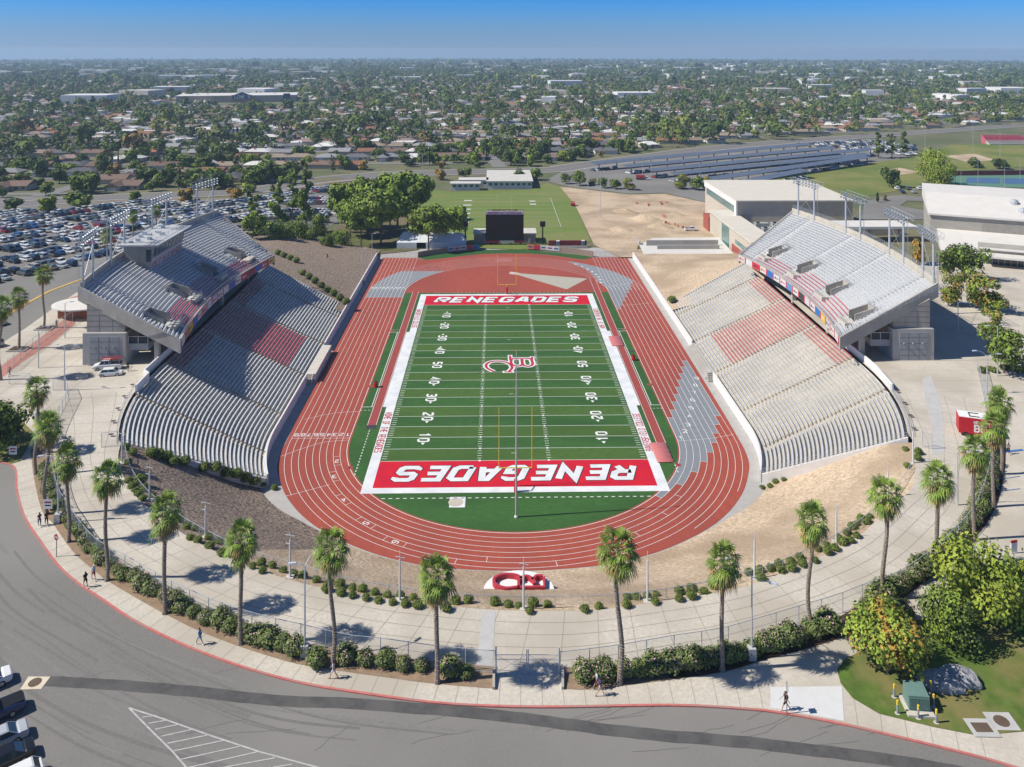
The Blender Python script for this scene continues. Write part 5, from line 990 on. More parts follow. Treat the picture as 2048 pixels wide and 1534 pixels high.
# the grove behind the far left corner
for i, q in enumerate([('pine0', 857, 500, 400, 38), ('pine0', 908, 487, 403, 28), ('pine1', 735, 470, 350, 40), ('pine1', 795, 452, 337, 44), ('pine1', 692, 458, 360, 34), ('pine1', 762, 488, 372, 42), ('pine0', 722, 492, 385, 34), ('pine0', 815, 455, 352, 34), ('pine1', 700, 476, 398, 30), ('pine0', 780, 470, 365, 36), ('big0', 680, 500, 452, 26), ('big0', 548, 495, 440, 27), ('big0', 590, 497, 430, 30), ('big0', 618, 502, 444, 22), ('big0', 655, 512, 460, 16), ('wisp0', 505, 482, 375, 26), ('wisp0', 556, 470, 355, 28), ('wisp0', 613, 462, 318, 24), ('wisp0', 585, 430, 340, 18), ('near0', 515, 470, 425, 20), ('big0', 640, 470, 420, 20), ('pine1', 840, 440, 345, 30)]):
    kn = {'pine0': 'umbrella-shaped pine', 'pine1': 'tall bushy pine', 'big0': 'dark round tree', 'wisp0': 'tall see-through tree', 'near0': 'small green tree'}[q[0]]
    ptree(*q, f"{kn} in the grove left of the practice field, {nth(i)} counted", z=drop(q[1], q[2]).z, group='grove between the parking lot and the practice field')
for i, (u, vb, vt, r) in enumerate([(1133, 368, 344, 13), (1160, 372, 338, 15), (1184, 370, 355, 11), (1206, 376, 352, 13), (1232, 378, 356, 13), (1258, 380, 352, 15), (1362, 378, 345, 18), (1392, 380, 350, 15), (1412, 378, 350, 14)]): ptree(['near0', 'mid0', 'near1'][i % 3 if i != 6 else 2], u, vb, vt, r, f"small street tree along the road behind the dirt lot, {nth(i)} from the left", group='street trees behind the dirt lot')
for i, (u, vb, vt, r, k) in enumerate([(32, 420, 392, 20, 'dark0'), (96, 422, 388, 20, 'yellow0'), (155, 416, 380, 28, 'mid1'), (372, 406, 372, 19, 'rust0'), (470, 398, 372, 20, 'rust0'), (500, 385, 358, 16, 'yellow1'), (270, 404, 380, 12, 'mid2'), (580, 368, 344, 15, 'mid0'), (880, 360, 335, 13, 'rust0'), (930, 355, 332, 14, 'mid1'), (1040, 362, 334, 14, 'dark1'), (1070, 360, 333, 15, 'mid0')]): ptree(k, u, vb, vt, r, f"street tree on the verge of the road behind the parking lot, {nth(i)} from the left", group='street trees behind the parking lot')
for q in (('big1', 1868, 372, 288, 32, 'big yellow-green tree behind the field house'), ('big1', 1878, 385, 318, 28, 'yellow-green tree in front of the tennis courts'), ('dark0', 1778, 375, 330, 20, 'dark round tree left of the service road'), ('tall1', 1757, 317, 262, 13, 'tall thin tree at the end of the solar canopies'), ('tall1', 1784, 316, 266, 13, 'second tall thin tree beyond the solar canopies'), ('tall0', 1808, 312, 262, 12, 'third tall thin tree beyond the solar canopies'), ('cypress0', 1755, 405, 384, 6, 'narrow green cypress by the service road'), ('rust0', 1770, 402, 388, 6, 'small brown tree by the service road'), ('dark1', 1950, 336, 312, 15, 'dark tree beside the ball field'), ('dark2', 2002, 338, 314, 18, 'dark tree behind the tennis courts')): ptree(*q)
for i in range(10): ptree('mid1', 1905+i*16, 398, 386, 6, f"small round tree in the row before the tennis courts, {nth(i)} from the left", group='small trees before the tennis courts')
# ================================================================== CARS
CARC = [('white', (.72, .72, .70), 11), ('silver', (.42, .44, .46), 5), ('black', (.012, .012, .015), 5), ('grey', (.12, .125, .13), 4), ('dark blue', (.015, .03, .09), 3), ('red', (.28, .02, .025), 1.3), ('blue', (.02, .09, .30), 1), ('beige', (.40, .35, .26), 1)]
def paint(n, c): return mat('car_paint_'+n.replace(' ', '_'), c, .25, .03, 1., obj=True, spec=.6)
TYRE = mat('tyre_rubber', (.02, .02, .02), .8); RIM = mat('wheel_rim', (.45, .46, .47), .3, .05, 2., metal=.6); TAIL = mat('tail_light', (.35, .01, .01), .3); HEAD = mat('head_light', (.6, .6, .58), .15)
SHAPES = {'sedan': dict(L=4.7, w=.9, hood=.92, belt=.95, roof=1.42, g=(-1.55, -.75, .65, 1.45), trunk=1.0), 'suv': dict(L=4.7, w=.94, hood=1.08, belt=1.12, roof=1.75, g=(-2.2, -1.95, .6, 1.3), trunk=1.1), 'hatchback': dict(L=4.3, w=.88, hood=.92, belt=.96, roof=1.48, g=(-1.95, -1.35, .6, 1.35), trunk=1.0), 'pickup': dict(L=5.5, w=.97, hood=1.12, belt=1.15, roof=1.82, g=(-.5, -.35, 1.0, 1.5), trunk=1.12)}
def car_mbs(kind, P):
    S = SHAPES[kind]; L, w_, hd, bt, rf = S['L']/2, S['w'], S['hood'], S['belt'], S['roof']; g = S['g']; body = MB(); gl = MB(); n = 9
    xs = [(-L, .86, .45, S['trunk']*.86), (-L+.12, .95, .3, S['trunk']*.96), (-L+.7, 1., .26, S['trunk']), (g[0], 1., .25, bt), (0, 1., .25, bt), (g[3], 1., .25, bt), (L-.75, 1., .26, hd*.94), (L-.15, .93, .3, hd*.78), (L, .82, .42, hd*.62)]
    V = []
    for x, k, zb, zt in xs: a = w_*k; V += [(x, -a*.92, zb), (x, -a, zb+.18), (x, -a, zt-.22), (x, -a*.93, zt-.04), (x, -a*.6, zt), (x, a*.6, zt), (x, a*.93, zt-.04), (x, a, zt-.22), (x, a, zb+.18), (x, a*.92, zb)]
    F = [(10*i+j, 10*i+j+1, 10*i+j+11, 10*i+j+10) for i in range(len(xs)-1) for j in range(9)]+[(10*i+9, 10*i, 10*i+10, 10*i+19) for i in range(len(xs)-1)]+[tuple(range(10)), tuple(range(10*(len(xs)-1)+9, 10*(len(xs)-1)-1, -1))]
    F = [f[::-1] for f in F]; body.mesh(V, F, P)
    wb, wt = w_*.9, w_*.72; B = [(g[0], -wb, bt-.05), (g[3], -wb, bt-.05), (g[3], wb, bt-.05), (g[0], wb, bt-.05)]; T = [(g[1], -wt, rf-.05), (g[2], -wt, rf-.05), (g[2], wt, rf-.05), (g[1], wt, rf-.05)]; gl.hexa(B, T, GLASS)
    body.hexa([(g[1]-.05, -wt-.03, rf-.07), (g[2]+.05, -wt-.03, rf-.07), (g[2]+.05, wt+.03, rf-.07), (g[1]-.05, wt+.03, rf-.07)], [(g[1]+.1, -wt*.85, rf), (g[2]-.1, -wt*.85, rf), (g[2]-.1, wt*.85, rf), (g[1]+.1, wt*.85, rf)], P)
    for sx in (-1, 1):
        for a, b in ((g[0], g[1]), (g[3], g[2]), ((g[0]+g[3])/2, (g[1]+g[2])/2)): body.tube((a, sx*wb*1.0, bt-.05), (b, sx*(wt+.02), rf-.05), .045, .04, 4, P, cap=False)
    if kind == 'pickup': # open bed
        body.box(-L+.15, -w_*.8, bt-.02, g[0]-.1, w_*.8, bt+.005, BLACK)
    wh = []
    for x in (-L*.6, L*.6):
        for y in (-1, 1): m = MB(); m.tube((x, y*(w_-.2), .33), (x, y*(w_+.02), .33), .33, .33, 12, TYRE); m.tube((x, y*(w_-.02), .33), (x, y*(w_+.03), .33), .2, .2, 8, RIM); wh.append(m)
    lt = MB()
    for y in (-1, 1): lt.box(-L-.01, y*w_*.62-.16, hd*.62, -L+.1, y*w_*.62+.16, hd*.8, TAIL); lt.box(L-.12, y*w_*.6-.16, hd*.5, L+.005, y*w_*.6+.16, hd*.66, HEAD)
    return body, gl, wh, lt
def merge(*mbs):
    o = MB()
    for m in mbs:
        n = len(o.v); o.v += m.v; o.f += [tuple(n+k for k in f) for f in m.f]; o.m += [o.mi(m.mats[i]) for i in m.m]
    return o
def detailed_car(kind, cname, c, b, rz, label, group=None):
    body, gl, wh, lt = car_mbs(kind, paint(cname, c)); root = empty('parked_car', b, rz, label, 'pickup truck' if kind == 'pickup' else 'car', group)
    body.build('body', root, smooth=False); gl.build('cabin_glass', root); lt.build('lights', root)
    for m in wh: m.build('wheel', root)
    return root
def hd(u0, v0, u1, v1, z=ZP): a, b = at(u0, v0, z), at(u1, v1, z); return math.atan2(b.y-a.y, b.x-a.x)
def dcar(kind, cn, u, v, rz, label): c = dict((n, q) for n, q, _ in CARC)[cn]; b = at(u, v, ZP+.06); detailed_car(kind, cn, c, (b.x, b.y, ZP+.06), rz, label)
rz = hd(0, 1450, 60, 1424)
dcar('pickup', 'dark blue', -18, 1440, rz+math.pi, 'dark blue pickup truck with an open bed, topmost at the lower left edge'); dcar('sedan', 'silver', -4, 1492, rz+math.pi, 'silver sedan at the lower left edge below the pickup'); dcar('sedan', 'black', 8, 1531, rz+math.pi, 'black sedan at the lower left corner below the silver one'); dcar('hatchback', 'white', 30, 1572, rz+math.pi, 'white car just rising from the lower left corner'); dcar('sedan', 'white', -32, 1378, rz+math.pi, 'car rear end peeking in at the left edge beside the manhole slab'); dcar('suv', 'grey', 580, 1594, hd(500, 1540, 640, 1560), 'dark car roof just entering at the bottom edge')
dcar('hatchback', 'white', 222, 751, hd(196, 752, 247, 748), 'small white hatchback parked in front of the white service truck'); 
b = at(216, 739, ZP); tr_ = detailed_car('pickup', 'white', (.72, .72, .70), (b.x, b.y, ZP+.17), hd(247, 741, 190, 744), 'white service truck with red ladders on its rack'); m = MB()
for y in (-.7, .7): m.tube((-2.4, y, 2.05), (1.2, y, 2.05), .07, .07, 5, RCAN); [m.tube((x, y, 1.1), (x, y, 2.05), .04, .04, 4, STEEL) for x in (-2.3, -.7)]
for k in range(9): m.tube((-2.3+k*.42, -.7, 2.07), (-2.3+k*.42, .7, 2.07), .04, .04, 4, RCAN)
m.build('ladder_rack', tr_)
# lot cars, simple one-mesh copies
rc = random.Random(21); CM = {}
for kind in ('sedan', 'suv', 'hatchback', 'pickup'):
    for cn, c, wt in CARC: b_, g_, w4, l_ = car_mbs(kind, paint(cn, c)); o = merge(b_, g_, *w4).build('parked_car'); CM[kind, cn] = [o, False]
REST = []; CARS = []
def inpx(P, x, y, z):
    q = Vector((x, y, z))-CAM; k = q.dot(Fv); return inside(P, 1024+FOC*q.dot(R2)/k, V0-FOC*q.dot(U2)/k)
def lot(P, org, d, n0, n1, s0, s1, occ, where, pitch=(5.2, 5.2, 6.6)):
    d = Vector((*d, 0)).normalized(); nv = Vector((-d.y, d.x, 0)); t = n0; r = 0
    while t < n1:
        k = s0; i = 0
        while k < s1:
            p = Vector((*org, 0))+nv*t+d*k; z = H(p.x, p.y)
            if rc.random() < occ and inpx(P, p.x, p.y, z): CARS.append((p.x+rc.uniform(-.2, .2), p.y+rc.uniform(-.3, .3), z+.14, math.atan2(nv.y, nv.x)+rc.choice((0, math.pi))+rc.uniform(-.03, .03), r, where))
            k += 2.75
        t += pitch[r % 2] if r % 2 == 0 else pitch[2]+6.4; r += 1
PL1 = [(-60, 432), (0, 428), (110, 419), (232, 406), (300, 404), (420, 404), (520, 396), (648, 374), (700, 376), (668, 436), (600, 462), (520, 478), (300, 492), (165, 524), (110, 545), (0, 590), (0, 690), (-60, 720)]
sheet('parking_lot', [tuple(drop(u, v)[:2]) for u, v in ((-200, 760), (0, 700), (51, 662), (113, 616), (168, 580), (300, 520), (540, 486), (630, 470), (680, 440), (712, 372), (640, 369), (520, 391), (420, 398), (230, 403), (0, 424), (-200, 440))], ASPH, off=.12, step=8, kind='structure')
lot(PL1, (-150, 40), (.5, .87), -160, 140, -160, 330, .9, 'parking lot')
PL2 = [(0, 566), (165, 512), (165, 545), (0, 640)]
PK = mat('yellow_kerb', (.55, .36, .10), .9, .1, 1.); m = MB(); ribbon(m, [tuple(drop(u, v)[:2]) for u, v in ((-60, 668), (0, 641), (44, 613), (100, 583), (164, 559))], .9, lambda x, y: H(x, y)+.2, PK); m.build('yellow_kerb_line', kind='structure')
m = MB(); PI_ = mat('pale_kerb', (.40, .37, .33), .9, .1, 1.)
STR = [(-200, 436), (0, 424), (230, 403), (420, 398), (520, 391), (640, 369), (712, 360)]
stw = [tuple(drop(u, v)[:2]) for u, v in STR]; ribbon(m, [tuple(p) for p in smoothline(stw, 4)], 2.4, lambda x, y: H(x, y)+.2, SOIL); m.build('verge', kind='structure')
STR2 = [(-200, 424), (0, 412), (230, 395), (420, 388), (520, 380), (640, 360), (760, 350), (900, 345), (1100, 340), (1160, 332), (1400, 300), (1560, 285), (1800, 268), (2048, 250)]
stw2 = [tuple(p) for p in smoothline([tuple(drop(u, v)[:2]) for u, v in STR2], 5)]
m = MB(); ribbon(m, stw2, 19, lambda x, y: H(x, y)+.13, mat('street_asphalt', (.17, .165, .16), .95, .1, 1.)); ribbon(m, stw2, .3, lambda x, y: H(x, y)+.17, PK); m.build('main_street', kind='structure')
m = MB(); o1 = [(p[0], p[1]) for p in stw2]; 
for s_ in (-1, 1): L2 = []; [L2.append((p[0]-(Vector(stw2[min(len(stw2)-1, i+1)])-Vector(stw2[max(0, i-1)])).normalized().y*s_*10.3, p[1]+(Vector(stw2[min(len(stw2)-1, i+1)])-Vector(stw2[max(0, i-1)])).normalized().x*s_*10.3)) for i, p in enumerate(stw2)]; ribbon(m, L2, 1.6, lambda x, y: H(x, y)+.22, PI_)
m.build('street_sidewalk', kind='structure')
# the right-hand asphalt, dirt lot, fields
def dsheet(name, L, m_, off=.12, **kw): return sheet(name, [tuple(drop(u, v)[:2]) for u, v in L], m_, off=off, **kw)
dsheet('service_yard', [(1090, 362), (1130, 340), (1240, 322), (1400, 300), (1560, 284), (1760, 278), (1830, 312), (1745, 330), (1560, 360), (1412, 405), (1330, 386), (1260, 388), (1140, 374)], ASPH, kind='structure')
PGR_ = mat('practice_grass', (.13, .19, .035), .95, .12, .6, c3=(.18, .20, .06), scale3=.06, stretch=(.3, 1, 1)); DRYG = mat('dry_lawn', (.20, .20, .055), .95, .2, .3, c3=(.12, .16, .03), scale3=.03)
dsheet('practice_field', [(838, 492), (820, 410), (868, 380), (900, 384), (1060, 380), (1095, 366), (1120, 374), (1150, 410), (1182, 484), (1040, 500)], PGR_, off=.14, kind='structure')
DL = dsheet('dirt_lot', [(1120, 374), (1140, 376), (1260, 390), (1330, 388), (1412, 406), (1440, 475), (1300, 480), (1276, 492), (1270, 515), (1240, 515), (1188, 490), (1150, 410)], DIRT, off=.15, kind='structure')
dsheet('sports_lawn', [(1412, 400), (1480, 372), (1640, 340), (1800, 318), (1860, 312), (1880, 350), (1830, 375), (1700, 400), (1500, 405)], DRYG, off=.13, kind='structure'); dsheet('sports_lawn', [(1800, 318), (1900, 290), (2100, 285), (2100, 330), (1900, 345), (1860, 345)], DRYG, off=.145, kind='structure')
dsheet('grove_ground', [(640, 478), (690, 440), (712, 372), (870, 370), (822, 410), (838, 500), (800, 505), (765, 508), (740, 512), (655, 500)], mat('grove_grass', (.10, .11, .03), .95, .3, .3, c3=(.17, .13, .08), scale3=.08), off=.16, kind='structure')  # dull olive grass with browner patches
m = MB()
for k in range(0, 11): y = 135+k*9.14; ribbon(m, [(-24, y), (24, y)], .12, .19, LIN)
ribbon(m, [(24, 150), (24, 218)], .15, .195, LIN)
for y in (150, 159, 168, 178, 188, 198, 210): m.face([(-19, y, .2), (-15, y, .2), (-15, y+2, .2), (-19, y+2, .2)], LIN)
for y in (208, 200): m.face([(13, y, .2), (16, y, .2), (16, y+2, .2), (13, y+2, .2)], LIN)
m.build('practice_field_lines', kind='structure')
for i, (u, v, s_) in enumerate([(1290, 440, 5), (1320, 455, 4), (1250, 425, 4), (1240, 460, 3.5), (1350, 430, 3)]):   # spoil heaps
    b = drop(u, v); mb = MB(); rr = random.Random(i); n = 14; V = [(0, 0, s_*.5)]
    for k in range(1, 5):
        for j in range(n): a = 2*math.pi*j/n; q = s_*k/4*rr.uniform(.85, 1.15); V.append((q*math.cos(a)*1.7, q*math.sin(a), s_*.5*(1-(k/4)**.9)*rr.uniform(.75, 1.2)-.1*(k == 4)))
    F = [(0, 1+j, 1+(j+1) % n) for j in range(n)]+[(1+(k-1)*n+j, 1+k*n+j, 1+k*n+(j+1) % n, 1+(k-1)*n+(j+1) % n) for k in range(1, 4) for j in range(n)]; mb.mesh(V, F, DIRT); o = mb.build('dirt_heap', smooth=True, label=f"mound of bare tan soil in the construction lot, {['with the tallest crest', 'nearest to the skate-like slab', 'upper middle one', 'closest to the practice field', 'beside the orange barriers'][i]}", cat='dirt heap'); o.location = b+Vector((0, 0, .1)); o.rotation_euler = (0, 0, -.6)
for i in range(14): b = drop(*[(1285, 410), (1330, 408), (1322, 435), (1340, 448), (1352, 455)][i % 5]); b = b+Vector((rnd.uniform(-3, 3), rnd.uniform(-3, 3), 0)); m = MB(); m.box(-.5, -.2, 0, .5, .2, .9, mat('orange_barrier', (.50, .20, .14), .7)); o = m.build('traffic_barrier', label=f"orange barrier on the construction dirt, {nth(i)} of the scattered ones", cat='barrier', group='orange barriers on the dirt lot'); o.location = b+Vector((0, 0, .15)); o.rotation_euler = (0, 0, rnd.uniform(0, 3))
# sunken slab and ramp right of the far end
NC = mat('new_slab', (.60, .58, .54), .9, .05, .5); sheet('concrete_terrace', [(49.5, 97), (50.5, 114), (58, 125), (84, 126), (82, 97), (70, 88), (62, 84)], NC, z=1.2, kind='structure')
m = MB(); m.box(53, 112.5, .9, 80, 113.1, 3.2, GREYC); m.box(56, 107, .9, 79, 107.6, 2.6, GREYC); m.box(50.5, 114, .9, 51.1, 120, 2.4, GREYC); m.build('retaining_wall', label='grey retaining walls on the pale sunken terrace by the dirt lot', cat='wall')
dcar('pickup', 'white', 1382, 462, 0, 'white pickup parked on the dirt lot'); 
PKUP = bpy.data.objects[-1]
# ================================================================== FAR END OF THE FIELD
root = empty('scoreboard', (0, 119.3, 0), label='big black video scoreboard headed MEMORIAL STADIUM', cat='scoreboard'); SCR = mat('dark_screen', (.012, .011, .013), .35, .1, 1.)
m = MB(); m.box(-7.1, -.4, 1.9, 7.1, .6, 11.7, SCR); m.box(-7.2, -.2, 1.85, 7.2, .65, 11.75, BLACK); m.build('screen', root)
m = MB(); m.box(-7.1, -.42, 11.75, 7.1, .5, 12.9, mat('lavender_panel', (.46, .42, .56), .6)); lettering(m, 'MEMORIAL STADIUM', (-6.2, -.43, 12.0), (1, 0, 0), (0, 0, 1), .62, .79, .13, mat('sign_maroon', (.28, .02, .04), .6)); m.build('title_panel', root)
m = MB(); m.box(-7.1, -.35, .95, -2.2, .2, 1.85, mat('sign_maroon', (.28, .02, .04), .6)); m.box(-1.9, -.35, .95, 3.6, .2, 1.85, mat('sign_white', (.5, .5, .5), .6)); m.box(3.9, -.35, .95, 7.1, .2, 1.85, mat('sign_maroon', (.28, .02, .04), .6)); m.build('sponsor_panels', root)
for x in (-5.4, -1.6, 2.2, 6.): m = MB(); m.box(x-.28, -.2, -.2, x+.28, .4, 1.9, BLACK); m.build('leg', root)
m = MB()
for k in range(14): x = -6.9+k*1.06; m.tube((x, 0, 12.9), (x+.53, 0, 13.5), .04, .04, 4, BLACK); m.tube((x+.53, 0, 13.5), (x+1.06, 0, 12.9), .04, .04, 4, BLACK)
m.tube((-7, 0, 13.5), (7, 0, 13.5), .06, .06, 4, BLACK); lettering(m, 'BAKERSFIELD COLLEGE', (-4.6, -.1, 12.95), (1, 0, 0), (0, 0, 1), .7, .5, .12, mat('sign_maroon', (.28, .02, .04), .6), wx=.8); m.build('truss', root)
TAN = mat('tan_block_wall', (.33, .27, .235), .9, .12, .8, stretch=(.2, .2, 3)); ROOFW = mat('pale_roof', (.55, .53, .48), .85, .08, .3)
root = empty('storage_building', (0, 0, 0), label='low tan building with a pale flat roof behind the scoreboard', cat='building'); m = MB(); m.box(-11.8, 121.5, -.2, 12, 130, 3.8, TAN); m.build('wall', root); m = MB(); m.box(-12.1, 121.2, 3.8, 12.3, 130.3, 4.1, ROOFW); m.build('roof', root); m = MB(); m.box(-8, 121.38, 0, -7, 121.48, 2.2, GREYC); m.box(9, 121.38, 0, 10, 121.48, 2.2, GREYC); m.build('door', root)
for x, nm in ((-15, 'left'), (14.5, 'right')): root = empty('speaker_pole', (x, 119.5, 0), label=f"black pole with a loudspeaker cluster {nm} of the scoreboard", cat='speaker pole', group='speaker poles beside the scoreboard'); m = MB(); m.tube((0, 0, -.2), (0, 0, 7.2), .3, .25, 8, BLACK); m.build('pole', root); m = MB(); m.box(-1., -.7, 7., 1., .7, 8.9, BLACK); m.box(-.5, -.95, 7.3, .5, -.7, 8.5, BLACK); m.build('loudspeaker', root)
BRW = mat('brick_wall', (.30, .225, .18), .9, .14, 1.2, stretch=(.6, .6, 4))
for s_, P, nm in ((-1, [(-31.5, 101.4), (-27.5, 104.5), (-21, 108.2), (-14, 110.8), (-9.5, 111.6)], 'left'), (1, [(8.3, 111.8), (14, 110.2), (21, 107.2), (27, 104), (31.7, 101)], 'right')):
    root = empty('curved_wall', (0, 0, 0), label=f"curved brick wall behind the far bend, {nm} of the scoreboard", cat='wall', group='curved walls behind the far bend'); m = MB(); PP = [tuple(p) for p in smoothline(P, 3)]; slab_along(m, PP, -.2, 1.9 if s_ < 0 else 2.1, .35, BRW, -1 if s_ < 0 else -1); m.build('wall', root)
    bq = [(-21, 108.2), (-14, 110.8), (-9.5, 111.6)] if s_ < 0 else [(8.3, 111.8), (14, 110.2), (20, 107.6)]; bq = resample(bq, 6); m = MB(); cc = [(.45, .5, .6), (.55, .45, .47), (.58, .57, .58), (.5, .04, .05), (.08, .25, .5)] if s_ < 0 else [(.62, .25, .10), (.55, .03, .05), (.55, .5, .5), (.56, .57, .6), (.55, .55, .55)]
    for k in range(5): a, b = bq[k], bq[k+1]; m.face([(a[0], a[1]-.5, .5), (b[0], b[1]-.5, .5), (b[0], b[1]-.5, 2.2), (a[0], a[1]-.5, 2.2)], mat('banner_%d_%d' % (k, s_), cc[k], .6)); m.face([(a[0]*.85+b[0]*.15, a[1]*.85+b[1]*.15-.53, 1.1), (a[0]*.2+b[0]*.8, a[1]*.2+b[1]*.8-.53, 1.1), (a[0]*.2+b[0]*.8, a[1]*.2+b[1]*.8-.53, 1.6), (a[0]*.85+b[0]*.15, a[1]*.85+b[1]*.15-.53, 1.6)], mat('banner_ink_%d' % (k % 2), [(.03, .08, .25), (.4, .05, .06)][k % 2], .6))
    m.build('banners', root)
fence([(-44.5, 101), (-31.8, 101)], 1.9, 'chain-link gate across the far left end of the track', 2., z=0); fence([(32, 101.2), (44.5, 101.2)], 1.9, 'chain-link gate across the far right end of the track', 2., z=0)
root = empty('marquee_tent', (-27.5, 118.5, 0), label='large white event tent under the two pines', cat='tent'); TW = mat('tent_canvas', (.66, .68, .70), .7, .06, .6)
for k in range(3): x0, x1 = -13+k*8.6, -13+(k+1)*8.6; m = MB(); z1 = 5.2-.2*k; m.hexa([(x0, -5, 2.4), (x1, -5, 2.4), (x1, 6, 2.4), (x0, 6, 2.4)], [(x0+(2 if k == 0 else 0), -.4, z1), (x1-(2 if k == 2 else 0), -.4, z1), (x1-(2 if k == 2 else 0), .9, z1), (x0+(2 if k == 0 else 0), .9, z1)], TW); m.build('canopy', root)
m = MB(); m.box(-13, -5, 0, -5.5, -4.9, 2.4, TW); m.box(-2, -5, 0, 12.8, -4.9, 2.4, TW); m.box(-13, -5, 0, -12.9, 6, 2.4, TW); m.box(12.7, -5, 0, 12.8, 6, 2.4, TW); m.build('side_walls', root)
m = MB(); m.box(16.5, 116, 0, 31, 116.6, 2.4, mat('maroon_fence', (.22, .04, .045), .8)); m.box(18, 113.5, 0, 31, 114, .9, GREYC); m.build('bullpen_wall', label='low dark red wall right of the scoreboard', cat='wall')
for i, (x, y) in enumerate(((20, 114.6), (29.5, 115))): m = MB(); m.box(x-.55, y-.5, 0, x+.55, y+.5, 2.5, mat('teal_box', (.10, .20, .24), .7)); m.box(x-.6, y-.55, 2.5, x+.6, y+.55, 2.7, WHITE); m.build('portable_toilet', label=f"blue-green portable toilet by the dark red wall, {'left' if i == 0 else 'right'} one", cat='portable toilet', group='portable toilets beside the scoreboard')
root = empty('practice_goal', (0, 135, 0), label='yellow goal post on the practice field behind the scoreboard', cat='goal post'); m = MB(); m.tube((0, 0, 0), (0, 0, 3), .09, .09, 6, YEL); m.tube((-2.9, 0, 3), (2.9, 0, 3), .08, .08, 6, YEL); m.build('crossbar', root)
for x in (-2.9, 2.9): m = MB(); m.tube((x, 0, 3), (x, 0, 16.5), .07, .05, 6, YEL); m.build('upright', root)
# low white school buildings beyond the practice field
WW = mat('white_block_wall', (.58, .60, .60), .85, .08, .4)
for (x0, x1, y0, y1, hh), nm in (((-27, -12, 241, 247, 3.4), 'small white block building left of the low school building'), ((-23, -8, 250, 258, 3.8), 'second small white block building behind the first'), ((-8, 16, 246, 285, 3.8), 'wide low white building with a pale ribbed roof')):
    root = empty('school_building', (0, 0, 0), label=nm, cat='building'); m = MB(); m.box(x0, y0, -.5, x1, y1, hh, WW); m.build('wall', root); m = MB(); m.box(x0-.6, y0-.6, hh, x1+.6, y1+.6, hh+.4, ROOFW); m.build('roof', root); m = MB()
    for k in range(int((x1-x0)/3)): m.box(x0+.8+k*3, y0-.06, 1.8, x0+2.6+k*3, y0-.02, 3., GLASS)
    m.build('windows', root)
# gymnasium right of the dirt lot
GW = mat('gym_stucco', (.50, .44, .36), .9, .08, .5); GR_ = mat('gym_roof', (.60, .56, .48), .85, .06, .2); TEAL = mat('teal_glass', (.10, .20, .19), .15, .2, .5, spec=.7); BRI = mat('red_brick', (.33, .09, .065), .9, .12, 1.2)
root = empty('gymnasium', (0, 0, 0), label='large pale gymnasium with a flat white roof and a teal window band', cat='building')
m = MB(); m.box(92, 129, -1, 138, 179, 14.6, GW); m.build('wall', root); m = MB(); m.box(91.4, 128.4, 14.6, 138.8, 179.6, 15.1, GR_); m.build('roof', root); m = MB(); m.box(91.35, 128.4, 7, 91.95, 131, 14.6, WWALL); m.box(91.3, 131, 12.6, 91.9, 178, 14.6, WWALL); m.build('white_fin', root)
m = MB(); m.box(91.85, 132, 9.5, 91.97, 176, 12.2, TEAL); m.build('window_band', root)
m = MB(); m.prism([(84, 84), (92.5, 95), (92, 129), (92, 140), (84, 140)], -1, 8.6, GW); m.build('wing', root); m = MB(); m.prism([(83.3, 83), (93.3, 94), (93, 140.5), (83.3, 140.5)], 8.6, 9.1, GR_); m.build('wing_roof', root)
m = MB(); m.box(83.9, 88, 4, 83.97, 104, 5.6, TEAL); m.box(83.9, 112, .5, 83.96, 122, 7.8, TEAL); m.build('windows', root); m = MB(); m.box(83.8, 86, -1, 83.9, 108, 3.2, BRI); m.box(83.8, 141, -1, 91, 150, 6, BRI); m.build('brick_base', root)
m = MB(); m.box(92.5, 96, -1, 135, 128.9, 5, GREYC); m.build('plant_yard_roof', root); rr = random.Random(4)
for k in range(8): m = MB(); x = 97+(k % 4)*6.5; y = 112+(k//4)*9; m.box(x, y, 5.05, x+5, y+3, 7.6, mat('hvac_green_grey', (.33, .36, .35), .6, .1, 1.)); m.box(x+.5, y+.4, 7.6, x+1.6, y+1.6, 7.9, BLACK); m.build('air_handler', root)
# field house on the right edge
root = empty('field_house', (0, 0, 0), label='big field house with a white curved roof, concrete walls and glass doors', cat='building'); O = Vector((142, 78, 0)); e = Vector((.91, -.42, 0)).normalized(); n_ = Vector((.42, .91, 0)).normalized()
W3 = lambda s_, t, z: tuple(O+e*s_+n_*t+Vector((0, 0, z)))
BD = mat('board_concrete', (.36, .335, .29), .9, .12, .3, stretch=(1, 1, 3)); WR = mat('white_roof', (.63, .605, .56), .8, .05, .3)
def pb4(mb, s0, s1, t0, t1, z0, za, zb, m_): mb.hexa([W3(s0, t0, z0), W3(s1, t0, z0), W3(s1, t1, z0), W3(s0, t1, z0)], [W3(s0, t0, za), W3(s1, t0, za), W3(s1, t1, zb), W3(s0, t1, zb)], m_)
m = MB(); pb4(m, 0, 75, 0, 40, 5, 19.6, 23, BD); m.build('wall', root); m = MB(); pb4(m, -.6, 75, -.8, 19, 19.6, 20.2, 24.2, WR); pb4(m, -.6, 75, 19, 40, 19.6, 24.2, 24.2, WR); m.build('roof', root)
m = MB(); pb4(m, 2, 75, -20, 0, 8, 12.4, 15.2, WR); m.build('lower_roof', root); m = MB(); pb4(m, 12, 75, -30, -20, 10, 15.6, 15.8, BD); pb4(m, 11.5, 75, -30.5, -29, 15.8, 16.1, 16.2, WR); m.build('entrance_block', root)
m = MB(); pb4(m, 15, 31, -.1, 0, 10, 18.2, 18.2, mat('recess_concrete', (.29, .27, .235), .9)); m.build('recess_panel', root)
